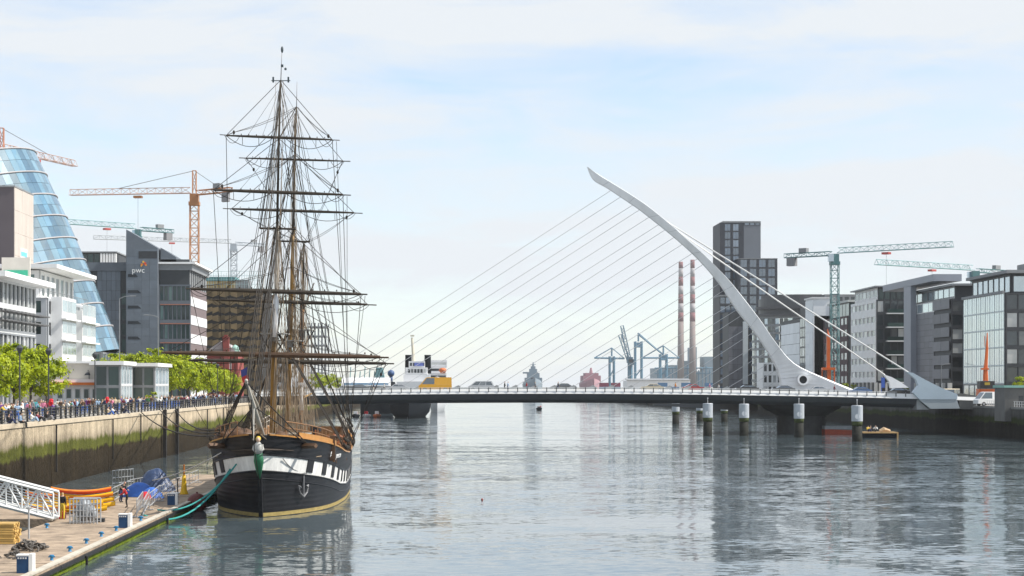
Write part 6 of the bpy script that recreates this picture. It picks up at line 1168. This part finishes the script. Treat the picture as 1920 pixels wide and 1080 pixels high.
for i, (px, col, lab) in enumerate(((666, 'ship_black', 'small dark dinghy seen under the left end of the bridge'), (686, 'ship_white', 'small white dinghy under the left of the bridge, middle one'), (706, 'lifeboat_orange', 'small orange dinghy beside the black ship bow under the bridge'))):
    r = thing('dinghy', lab, 'dinghy', (x(px), Y_, 0), 'dinghies under the bridge'); b = B(); hull_boat(b, x(px), Y_, 6, 2.3, .75, .3, 8); b.make('hull', MATS[col], r, True); b = B(); b.box(x(px)-.5, x(px)+.5, Y_+1.5, Y_+3.2, .75, 1.75); b.make('cuddy', [sw, redm, sw][i], r)
    person('floor', x(px)+.3, Y_+4.2, .72, 0, ['red', 'white', 'orange'][i], 'navy', 'dark', ['person in red top sitting in the dark dinghy', 'person in white top sitting in the white dinghy', 'person in orange top sitting in the orange dinghy'][i])
Y_ = 32400/(769-722); X_ = XX(1011, Y_); r = thing('motor_dinghy', 'small dark motor dinghy alone on mid river beyond the bridge', 'dinghy', (X_, Y_, 0)); b = B(); hull_boat(b, X_, Y_-2, 5, 2.2, .8, .3, 8); b.make('hull', bh, r, True); b = B(); b.box(X_-.25, X_+.25, Y_+2.6, Y_+3.1, .2, 1.3); b.make('outboard', fr_dk, r)
person('floor', X_-.4, Y_, .6, 0, 'black', 'navy', 'dark', 'person in black sitting at left in the mid-river dinghy', sc_=1.1); person('floor', X_+.5, Y_+.6, .75, 0, 'red', 'navy', 'fair', 'person in red sitting at right in the mid-river dinghy', sc_=1.1)
# barge beside the nearest pile
Y_ = 324.0; x = lambda px: XX(px, Y_); r = thing('work_barge', 'small flat work barge moored right of the nearest mooring pile', 'barge', (x(1651), Y_, 0)); b = B(); b.box(x(1620), x(1684), Y_, Y_+4, -.3, .85); b.make('hull', bh, r); b = B(); b.box(x(1619.5), x(1684.5), Y_-.1, Y_+4.1, .853, 1.05); b.make('deck_edge', mat('barge_ochre', (.42, .27, .12), .7, .2, 1), r); b = B(); b.box(x(1681.5), x(1684.3), Y_-.13, Y_-.003, -.2, .85); b.make('end_post', MATS['barge_ochre'], r); b = B(); b.path([(x(1652), Y_+1, 1.15), (x(1660), Y_+1, 1.5), (x(1672), Y_+1.2, 1.25)], [.3, .42, .2], 7); b.make('gear', mat('gear_tan', (.5, .36, .22), .8, .2, 2), r)
person('floor', x(1632), Y_+1.2, 1.06, .4, 'yellow', 'navy', 'dark', 'person in yellow jacket crouching on the work barge', sc_=1.25); person('floor', x(1645), Y_+1.4, 1.06, -.3, 'white', 'black', 'dark', 'person in white top crouching on the work barge', sc_=1.3); person('floor', x(1638.5), Y_+2.2, 1.06, .2, 'black', 'black', 'dark', 'person in black between the two on the work barge', sc_=1.25)
Y_ = 352.0; x = lambda px: XX(px, Y_); r = thing('orange_boat', 'orange-red workboat half hidden behind the nearest mooring pile', 'boat', (x(1572), Y_, 0)); b = B(); b.prism([V((x(1547), Y_, -.2)), V((x(1603), Y_, -.2)), V((x(1607), Y_, .7)), V((x(1547), Y_, .9))], (0, 3, 0)); b.make('hull', mat('hull_orange', (.42, .08, .04), .5, .2, 1), r); b = B(); b.box(x(1547), x(1600), Y_+.05, Y_+2.9, .9, 1.5); b.make('tarp', mat('tarp_grey', (.36, .38, .40), .7, .2, 1), r)
b = B(); c = V((XX(904, 150), 150, .05)); b.ball(c, .09, .09, .11); solo(b, 'marker_buoy', mat('buoy_dull_red', (.25, .05, .04), .6), 'tiny red marker buoy floating on open water', 'buoy', c, smooth=True)
# far port
Y_ = 1500.0; x = lambda px: XX(px, Y_); z = lambda py: ZZ(py, Y_); nv = mat('navy_grey', (.20, .25, .29), .5, .08, .05); r = thing('naval_ship', 'distant grey naval ship seen bow-on above the bridge', 'ship', (x(1003), Y_, 0)); b = B(); hull_boat(b, x(1003), Y_, 70, x(1021)-x(985), z(716), 3, 10); b.make('hull', nv, r)
for a, c, p0, p1 in ((988, 1019, 716, 708), (992, 1015, 708, 699), (984, 1012, 700, 697), (996, 1011, 697, 691), (999, 1008, 691, 686)): b = B(); b.box(x(a), x(c), Y_+14+(716-p1)*.8, Y_+50-(716-p1)*.5, z(p0)+.01*p1/700, z(p1)); b.make('superstructure', nv, r)
b = B(); b.tube((x(1003), Y_+30, z(686)), (x(1003), Y_+30, z(678)), 1.0, .3); b.box(x(998), x(1008), Y_+29.5, Y_+30.5, z(683), z(682)); b.make('mast', nv, r); b = B(); b.lathe((x(1001), Y_+12, 0), [(2.2, z(716)), (2.0, z(709)), (.8, z(707))], 10); b.make('gun', fr_dk, r)
Y_ = 1700.0; x = lambda px: XX(px, Y_); z = lambda py: ZZ(py, Y_); pk = mat('hull_pink', (.34, .20, .23), .7, .1, .05); r = thing('red_ship', 'distant pinkish red ship left of the gantry cranes', 'ship', (x(1113), Y_, 0)); b = B(); hull_boat(b, x(1113), Y_, 70, x(1132)-x(1094), z(716), 3, 10); b.make('hull', pk, r); b = B(); b.box(x(1097), x(1130), Y_+20, Y_+60, z(716)+.05, z(704)); b.box(x(1101), x(1126), Y_+22, Y_+50, z(704)+.05, z(699)); b.make('superstructure', pk, r); b = B(); b.tube((x(1113), Y_+30, z(699)), (x(1113), Y_+30, z(689)), 1.6, .8); b.make('mast', pk, r)
def at(Y): return (lambda px: XX(px, Y)), (lambda py: ZZ(py, Y))
x, z = at(3100.0); Yc = 3100.0; cons = mat('chimney_concrete', (.21, .17, .16), .8, .1, .02); cred = mat('chimney_red', (.20, .085, .09), .8, .1, .02); cwh = mat('chimney_white', (.34, .32, .33), .8, .06, .02)
for px, lab in ((1276.5, 'left of two tall red and white striped power station chimneys'), (1298.5, 'right of two tall red and white striped power station chimneys')):
    top = 491 if px < 1290 else 487; r = thing('power_chimney', lab, 'chimney', (x(px), Yc, 3), 'power station chimneys'); rad = lambda py: (3.4+2.3*(py-487)/235)*F/Yc/F*Yc
    cut = [top, 503, 519, 536, 552, 569, 586, 603, 722]
    for k, (a, c) in enumerate(zip(cut, cut[1:])):
        b = B(); b.lathe((x(px), Yc, 0), [(rad(c), z(c)+.05), (rad(a), z(a))], 20); b.make('band' if c < 722 else 'shaft', [cred, cwh][k % 2] if c < 722 else cons, r, True)
gb = mat('port_blue', (.06, .16, .24), .6, .1, .02)
r = thing('power_station', 'distant blue-grey power station blocks at the chimney feet', 'power station', (x(1300), Yc+60, 2.6))
for a, c, p in ((1262, 1286, 684), (1284, 1312, 676), (1304, 1312, 650), (1327, 1350, 668), (1230, 1262, 690), (1311, 1350, 696)): b = B(); b.box(x(a), x(c), Yc+30+(a % 7)*3, Yc+90+(a % 5)*3, 2.6, z(p)); b.make('boiler_house', mat('port_bluegrey', (.20, .27, .32), .7, .1, .01), r)
b = B()
for k in range(16): a = 1236+k*7; b.tube((x(a), Yc+20, 2.6), (x(a), Yc+20, z(694-(k*37 % 11))), 1.2)
for p in (690, 700): b.bar((x(1230), Yc+20, z(p)), (x(1350), Yc+20, z(p)), 1.6)
b.make('pipework', gb, r)
Yg = 2300.0; x, z = at(Yg)
def gantry(px, w, leg_top, boom, label, up=None):
    r = thing('gantry_crane', label, 'gantry crane', (x(px), Yg, 2.6), 'gantry cranes of the far port'); b = B()
    for a in (px-w/2, px+w/2):
        for yy in (0, 14): b.bar((x(a), Yg+yy, 2.6), (x(a), Yg+yy, z(leg_top)), 1.25)
        b.bar((x(a), Yg, z(leg_top+12)), (x(a), Yg+14, z(leg_top+12)), 1.3)
    b.bar((x(px-w/2), Yg, z(leg_top+10)), (x(px+w/2), Yg, z(leg_top+10)), 1.5); b.bar((x(px-w/2), Yg, z(705)), (x(px+w/2), Yg, z(690)), 1.0); b.make('portal', gb, r); b = B(); b.bar((x(boom[0]), Yg+7, z(boom[1])), (x(boom[2]), Yg+7, z(boom[3])), 1.5); b.make('boom', gb, r); b = B(); b.bar((x(px), Yg+7, z(leg_top)), (x(px), Yg+7, z(leg_top-16)), 1.4)
    for e in (boom[:2], boom[2:]): b.bar((x(px), Yg+7, z(leg_top-16)), (x(e[0]), Yg+7, z(e[1])), .8)
    b.make('stay_frame', gb, r); b = B(); b.box(x(px-3), x(px+4), Yg+2, Yg+11, z(leg_top+8), z(leg_top+2)); b.make('machine_house', gb, r)
gantry(1198, 12, 640, (1200, 628, 1245, 665), 'distant blue gantry crane with steep stays, tallest of three'); gantry(1245, 12, 664, (1205, 671, 1275, 671), 'distant blue gantry crane right of the tallest one'); gantry(1148, 8, 668, (1115, 671, 1172, 672), 'distant blue gantry crane with long level boom at left')
for (a, p, c, q), lab in (((1186, 684, 1169, 610), 'distant raised lattice jib of the port, right of two'), ((1183, 680, 1165, 627), 'distant raised lattice jib of the port, left of two')):
    r = thing('luffing_crane', lab, 'crane', (x(a), Yg, 2.6)); b = B(); lattice(b, (x(a), Yg+20, z(p)), (x(c), Yg+20, z(q)), 3.4, 9, V((0, 1, 0)), .32); b.make('jib', gb, r); b = B(); b.box(x(a)-3, x(a)+4, Yg+16, Yg+24, z(p)+.1, z(p)+7); b.bar((x(a), Yg+20, 2.6), (x(a), Yg+20, z(p)), 3); b.make('tower', gb, r)
x, z = at(1250.0)
cols = {'maroon': (.20, .05, .08), 'blue': (.06, .14, .26), 'white': (.6, .6, .58), 'grey': (.25, .27, .28)}
TEN = ['first', 'second', 'third', 'fourth', 'fifth', 'sixth', 'seventh', 'eighth', 'ninth', 'tenth', 'eleventh', 'twelfth']
for i in range(12):
    for lv in range(R.choice([1, 2, 2, 3])):
        c = R.choice(list(cols)); b = B(); X0 = x(1080+i*22); b.box(X0, X0+6.1, 1250, 1252.5, 2.6+lv*2.65, 2.6+lv*2.65+2.6); solo(b, 'shipping_container', mat('container_'+c, cols[c], .6, .15, .3), f'{c} container, {["bottom", "second", "top"][lv]} tier, {TEN[i]} stack from left in the far port row', 'container', (X0+2, 1256, 2.6+lv*2.65), 'containers stacked in the far port')
b = B(); b.box(x(1060), x(1360), 1240, 1420, -1.5, 2.595); struct(b, 'container_quay', concrete)
r = thing('dock_shed', 'long low white dock shed behind the containers', 'shed', (x(1210), 1330, 2.6), None); b = B(); b.box(x(1195), x(1320), 1320, 1350, 2.6, z(713)); b.make('walls', sw, r); b = B(); b.prism([V((x(1194), 1319, z(713)+.02)), V((x(1321), 1319, z(713)+.02)), V((x(1321), 1335, z(710))), V((x(1194), 1335, z(710)))], (0, 0, .4)); b.make('roof', roofm, r)
# ================================================================== PONTOON AND ITS GEAR
PX0, PX1, PZ = -24.2, -18.1, .62
pt = thing('pontoon', 'long mooring pontoon with weathered deck and weedy pale edge', 'pontoon', (-21, 120, 0)); decking = mat('pontoon_deck', (.30, .23, .165), .85, .6, .9, bump=.35)
pedge = tidal('pontoon_edge', (.46, .43, .36), .05, .17, (.14, .19, .015), (.03, .03, .012), .1); black_r = mat('black_rubber', (.018, .018, .018), .6, .2, 2)
y = 66.0
while y < 176:
    b = B(); b.box(PX0, PX1, y+.02, y+5.98, .40, PZ+R.uniform(-.012, .012)); b.make('deck_section', decking, pt); b = B(); b.box(PX0+.1, PX1-.06, y+.03, y+5.97, -.6, .397); b.make('float', pedge, pt); b = B(); b.box(PX1+.003, PX1+.12, y+.05, y+5.95, .34, .52); b.make('fender_rail', black_r, pt)
    b = B(); b.box(PX1-.34, PX1+.002, y+.02, y+5.98, PZ+.015, PZ+.10); b.make('edge_kerb', mat('kerb_pale', (.46, .42, .35), .8, .2, 1), pt); y += 6
b = B(); b.box(-31.5, PX0-.06, 121.5, 137, -.4, .52); b.make('side_float', decking, pt)
for yy in (70, 96, 124, 150): b = B(); b.tube((PX1+.2, yy, -2), (PX1+.2, yy, .45), .07); b.make('edge_chain', black_r, pt)
navy_p = mat('cabinet_blue', (.015, .06, .15), .45, .12, 1.5); whp = mat('cabinet_white', (.78, .78, .76), .5, .06, 1)
for px, by, w, lab in ((44, 1075, 32, 'nearest blue service cabinet with white side at the bottom left'), (232, 990, 22, 'blue service cabinet with white side on mid pontoon'), (322, 947, 15, 'farthest blue service cabinet beside the teal ropes')):
    Y = F*(H-PZ)/(by-HY); X = XX(px, Y); s = .31; zt = PZ+.86
    r = thing('service_cabinet', lab, 'cabinet', (X, Y, PZ), 'service cabinets on the pontoon'); b = B(); b.box(X-s, X+s-.08, Y, Y+.55, PZ, zt-.1); b.make('front_panel', navy_p, r); b = B(); b.box(X+s-.078, X+s+.1, Y-.02, Y+.57, PZ, zt); b.make('side_panel', whp, r); b = B(); b.box(X-s-.02, X+s-.08, Y-.02, Y+.57, zt-.098, zt-.03); b.make('lid', whp, r)
    for k in range(4): b = B(); b.box(X-s+.05+k*.11, X-s+.12+k*.11, Y-.03, Y-.003, zt-.22, zt-.15); b.make('socket', fr_lt, r)
bl = mat('bollard_blue', (.03, .18, .36), .4, .15, 3)
for i, (px, py) in enumerate(((97, 1051), (131, 1034), (162, 1019), (190, 1006), (218, 995), (264, 976), (88, 990))):
    Y = F*(H-PZ)/(py-HY); X = XX(px, Y); b = B(); b.lathe((X, Y, PZ), [(.11, 0), (.08, .05), (.07, .16), (.12, .2), (.12, .26), (.06, .28)], 12); b.box(X-.16, X+.16, Y-.04, Y+.04, PZ+.15, PZ+.21)
    solo(b, 'mooring_bollard', bl, ['blue mooring bollard nearest the bottom cabinet', 'second blue bollard counting away from the bottom cabinet', 'third blue bollard counting away from the bottom cabinet', 'fourth blue bollard, left of the mid cabinet', 'blue bollard at the foot of the mid cabinet', 'blue bollard by the end of the steel barriers', 'blue bollard on the inner side of the pontoon by the rope heap'][i], 'bollard', (X, Y, PZ), 'blue bollards along the pontoon')
# gangway
r = thing('gangway', 'white lattice gangway sloping down to the pontoon at the left', 'gangway', (-24.6, 118, PZ)); wm_ = mat('gangway_white', (.66, .67, .66), .45, .08, 1)
g0, g1 = V((-23.9, 0, .85)), V((-33.5, 0, 3.3)); n = 10
for Y in (117.2, 118.9):
    lo = [V((g0.lerp(g1, k/n).x, Y, g0.lerp(g1, k/n).z)) for k in range(n+1)]; hi = [p+V((0, 0, 1.55)) for p in lo]; b = B(); b.bar(lo[0], lo[-1], .2); b.bar(hi[0], hi[-1], .13)
    for k in range(n):
        b.bar(lo[k], hi[k], .08); b.bar(hi[k], lo[k+1], .09) if k % 2 else b.bar(lo[k], hi[k+1], .09)
    b.make('truss', wm_, r); b = B()
    for k in range(1, 8): b.bar(lo[0]+V((0, .05, .17*k+.1)), lo[-1]+V((0, .05, .17*k+.1)), .022)
    b.make('guard_wire', wm_, r)
b = B(); b.prism([g0+V((0, 117.3, -.06)), g1+V((0, 117.3, -.06)), g1+V((0, 117.3, .02)), g0+V((0, 117.3, .02))], (0, 1.5, 0)); b.make('walkway', mat('walkway_grating', (.22, .23, .23), .7, .2, 2), r)
# kayaks
def kayak_mesh(m1, m2):
    b = B(); Lk, wk = 4.1, .76; rows = []; n = 14
    for k in range(n+1):
        f = k/n; wd = wk/2*max(.03, math.sin(math.pi*f)**.7); lift = .16*(2*f-1)**2*1.4; rows.append([V((Lk*(f-.5), wd*a, lift+.30*c)) for a, c in ((-.55, 1), (-1, .72), (-.8, .2), (0, 0), (.8, .2), (1, .72), (.55, 1), (0, .9 if .2 < f < .8 else 1.05))])
    b.grid(rows, closed=True); h = len(b.f); b.mi = [0 if (k % 8) in (1, 2, 3, 4) else 1 for k in range(h)]; b.add(rows[0], [tuple(range(8))]); b.add(rows[-1], [tuple(range(8))]); return b.mesh('kayak', [m1, m2], True)
yl, rd, og = mat('kayak_yellow', (.72, .40, .008), .35, .06, 1), mat('kayak_red', (.60, .06, .02), .35, .06, 1), mat('kayak_orange', (.66, .20, .01), .35, .06, 1)
KM = {'yellow': kayak_mesh(yl, yl), 'red': kayak_mesh(rd, og), 'orange': kayak_mesh(og, yl)}
for i, (px, Y, zz_, c, rz, lab) in enumerate(((160, 131.0, .55, 'yellow', 0, 'yellow kayak at the bottom of the rear stack'), (158, 131.0, .88, 'yellow', .02, 'yellow kayak second from the bottom of the rear stack'), (156, 131.0, 1.21, 'orange', -.02, 'orange and yellow kayak third up in the rear stack'), (152, 131.0, 1.54, 'red', .02, 'red kayak topmost in the rear stack'), (104, 132.5, 1.2, 'red', .05, 'red kayak lying left of the rear stack behind the gangway'), (146, 126.5, .55, 'yellow', -.22, 'yellow kayak lowest in the front pair'), (138, 126.7, .88, 'yellow', -.18, 'yellow kayak on top of the front pair'), (92, 126.0, .80, 'orange', -.1, 'orange and yellow kayak behind the gangway end'), (100, 132.5, .55, 'yellow', 0, 'yellow kayak under the red one behind the gangway'), (100, 132.5, .87, 'yellow', 0, 'yellow kayak between two others behind the gangway'))):
    o = bpy.data.objects.new('kayak', KM[c]); COL.objects.link(o); o.location = (XX(px, Y), Y, zz_); o.rotation_euler = (0, 0, rz); tag(o, lab, 'kayak', 'stacked kayaks')
# person on the pontoon
Y = 119.5; person('stand', XX(117, Y), Y, PZ, math.pi*.9, 'black', 'yellow', 'fair', 'fair-haired person in dark jacket and yellow trousers standing at the gangway foot', sc_=1.0)
person('work', XX(228, 137), 137, PZ, 1.2, 'black', 'navy', 'red', 'person in black bending over by the grey barriers and blue tarpaulin'); person('work', XX(236, 131), 131, PZ, -1.4, 'red', 'black', 'dark', 'person in red and black stooping beside the barrier on the pontoon')
# pallet cage, boxes
galv = mat('galvanised', (.42, .43, .44), .45, .15, 3, metal=.3)
def barrier(px0, py0, px1, py1, lab, h=1.1, bars=7):
    a = P(px0, py0, F*(H-PZ)/(py0-HY)); c = P(px1, py1, F*(H-PZ)/(py1-HY)); r = thing('crowd_barrier', lab, 'barrier', (a+c)/2, 'steel barriers on the pontoon'); b = B(); up = V((0, 0, h))
    b.path([a+V((0, 0, .05)), a+up, c+up, c+V((0, 0, .05))], .032, 5); b.path([a+V((0, 0, .25)), c+V((0, 0, .25))], .026, 5); b.path([a+V((0, 0, .7)), c+V((0, 0, .7))], .02, 5); b.make('frame', galv, r); b = B()
    for k in range(1, bars): p = a.lerp(c, k/bars); b.tube(p+V((0, 0, .25)), p+up, .017, n=4)
    b.make('bars', galv, r); d = (c-a).normalized(); sd_ = V((-d.y, d.x, 0))
    for e in (a, c): b = B(); b.bar(e+sd_*.3+V((0, 0, .03)), e-sd_*.3+V((0, 0, .03)), .05); b.make('foot', galv, r)
barrier(256, 970, 268, 952, 'steel barrier nearest the camera beside the small bollard'); barrier(268, 972, 280, 948, 'steel barrier with its twin, just right of the nearest one'); barrier(280, 956, 300, 938, 'steel barrier leading towards the farthest cabinet'); barrier(300, 940, 330, 925, 'steel barrier left of the yellow post'); barrier(210, 945, 246, 926, 'steel barrier beside the stooping people'); barrier(246, 926, 286, 918, 'steel barrier in front of the blue tarpaulins'); barrier(211, 912, 250, 908, 'steel barrier behind the kayaks, upper left', 1.3); barrier(330, 924, 372, 905, 'steel barrier running on to the ship side')
Y = 116.0; x0_, x1_ = XX(131, Y), XX(182, Y); r = thing('mesh_cage', 'grey wire mesh cage filled with wrapped bundles by the gangway', 'cage', ((x0_+x1_)/2, Y+.6, PZ)); b = B()
for yy in (Y, Y+1.2):
    b = B()
    for k in range(9): X = x0_+(x1_-x0_)*k/8; b.bar((X, yy, PZ), (X, yy, PZ+1.5), .04)
    for k in range(5): b.bar((x0_, yy, PZ+.1+k*.35), (x1_, yy, PZ+.1+k*.35), .035)
    b.make('mesh_panel', galv, r)
b = B(); b.ball((x0_+.75, Y+.6, PZ+.75), .5, .4, .7, 10, 8, .5, 3); b.ball((x0_+1.2, Y+.7, PZ+.55), .35, .35, .5, 9, 7, .5, 8); b.make('wrapped_bundle', mat('plastic_wrap', (.26, .28, .30), .35, .5, 3, bump=.5), r, True)
def crate(px, py, w, h, d, m, lab, name='crate', cat='crate'):
    Y = F*(H-PZ)/(py-HY); X = XX(px, Y); r = thing(name, lab, cat, (X, Y, PZ)); n = max(2, int(h/.16)); b = B(); b.box(X-w/2+.03, X+w/2-.03, Y+.03, Y+d-.03, PZ, PZ+h-.02); b.make('core', fr_dk, r); pl = B(); pl.box(-w/2, w/2, -.02, .0, .012, h/n-.012); me = pl.mesh('plank', m)
    for k in range(n): piece('plank', me, r, (X, Y+.02, PZ+h/n*k)); piece('plank', me, r, (X, Y+d, PZ+h/n*k))
    b = B(); b.box(X-w/2, X+w/2, Y+.021, Y+d-.021, PZ+h-.018, PZ+h+.01); b.make('lid', m, r)
crate(113, 973, .55, .45, .5, redm, 'red plastic box beside the mesh cage', 'box', 'box'); crate(157, 976, .75, .42, .5, mat('crate_brown', (.22, .11, .04), .7, .2, 2), 'brown wooden crate in front of the mesh cage'); crate(122, 960, .42, 1.0, .4, mat('crate_amber', (.62, .34, .02), .5, .1, 2), 'tall amber yellow box between the person and the mesh cage', 'box', 'box'); crate(145, 978, .6, .28, .4, mat('crate_pale', (.5, .48, .40), .7, .2, 2), 'pale low box before the mesh cage', 'box', 'box'); crate(187, 979, .55, .22, .35, fr_dk, 'small dark box right of the brown crate', 'box', 'box')
# timber stack: every board a part
Y = 101.0; X = -24.15; r = thing('timber_stack', 'stack of yellowish timber boards at the left edge of the pontoon', 'timber', (X, Y+1.5, PZ)); tmm = mat('fresh_timber', (.50, .32, .10), .7, .2, 2, obvar=.25); pl = B(); pl.box(-1.5, 1.5, 0, .26, 0, .10); me = pl.mesh('board', tmm)
for j in range(9):
    for k in range(5): piece('board', me, r, (X+R.uniform(-.08, .08), Y+k*.29+R.uniform(-.01, .01), PZ+.02+j*.122), rot=(0, 0, R.uniform(-.012, .012)))
# rope and chain heaps, pieces of scrap
gch = mat('rusty_chain', (.10, .09, .08), .7, .4, 4)
for (px, py, s, lab) in ((55, 1032, 1.0, 'heap of grey mooring chain and rope left of the bollards'), (28, 1046, .6, 'smaller heap of chain nearer the bottom left corner')):
    Y = F*(H-PZ)/(py-HY); X = XX(px, Y); b = B()
    for k in range(26):
        cxx, cyy = X+R.gauss(0, .42*s), Y+R.gauss(0, .55*s); rr = R.uniform(.12, .3)*s; tl = V((R.gauss(0, .5), R.gauss(0, .5), 1)).normalized(); e1 = tl.orthogonal().normalized(); e2 = tl.cross(e1); zc_ = PZ+.08+max(0, .34*s-.35*math.hypot(cxx-X, cyy-Y))
        b.path([V((cxx, cyy, zc_))+(e1*math.cos(t)+e2*math.sin(t))*rr for t in [i*.8 for i in range(9)]], .05*s, 5)
    solo(b, 'chain_heap', gch, lab, 'chain', (X, Y, PZ))
def heap(px, py, rx, ry, rz_, m, lab, seed, name='tarpaulin_heap', cat='tarpaulin'):
    Y = F*(H-PZ)/(py-HY); X = XX(px, Y); b = B(); n, k_ = 26, 10; rows = []
    for i in range(k_+1):
        a = i/k_; row = []
        for k in range(n): t = 2*math.pi*k/n; d = V((math.cos(t)*rx*(1-a), math.sin(t)*ry*(1-a), 0)); fold = 1+.16*mnoise.noise(V((math.cos(t)*2.5, math.sin(t)*2.5, seed))) + .07*math.sin(t*9+seed); hh = rz_*(math.sin(a*math.pi/2)**.8); row.append(V((X, Y, PZ+.01))+d*fold+V((0, 0, hh*(1+.15*mnoise.noise(d*1.4+V((seed, 0, 0)))))))
        rows.append(row)
    b.grid(rows, closed=True); solo(b, name, m, lab, cat, (X, Y, PZ), smooth=True)
tb = mat('tarp_blue', (.04, .14, .50), .45, .25, 2, bump=.4); tn = mat('tarp_navy', (.035, .06, .13), .35, .3, 2, bump=.4)
heap(290, 921, 1.7, 1.3, 1.75, tn, 'big dark navy tarpaulin hump behind the barriers', 3); heap(262, 931, 1.5, .8, 1.05, tb, 'bright blue tarpaulin heap left of the navy hump', 9); heap(284, 934, .9, .6, .8, tb, 'small bright blue tarpaulin heap before the navy hump', 14); heap(272, 936, .5, .4, .55, redm, 'small red bundle between the barriers and the blue tarpaulin', 21, 'bundle', 'bundle')
Y = F*(H-PZ)/(927-HY); X = XX(345, Y); r = thing('warning_post', 'yellow warning post on the pontoon left of the ship bow', 'warning post', (X, Y, PZ)); b = B(); b.lathe((X, Y, PZ), [(.36, 0), (.33, .08), (.24, .3), (.16, 1.1), (.12, 1.5)], 14); b.make('cone', mat('post_yellow', (.75, .45, .01), .5, .08, 2), r, True); b = B(); b.tube((X, Y, PZ+1.5), (X, Y, PZ+2.3), .06); b.make('pole', mat('pole_orange', (.5, .16, .02), .5), r)
for px, by, hh, lab in ((54, 1010, 1.7, 'thin pale pole standing in the chain heap'), (333, 938, 1.6, 'dark pole beside the farthest cabinet')):
    Y = F*(H-PZ)/(by-HY); X = XX(px, Y); b = B(); b.tube((X, Y, PZ), (X, Y, PZ+hh), .05); b.box(X-.16, X+.16, Y-.03, Y+.03, PZ+hh-.08, PZ+hh); solo(b, 'pole', galv if px < 100 else fr_dk, lab, 'pole', (X, Y, PZ))
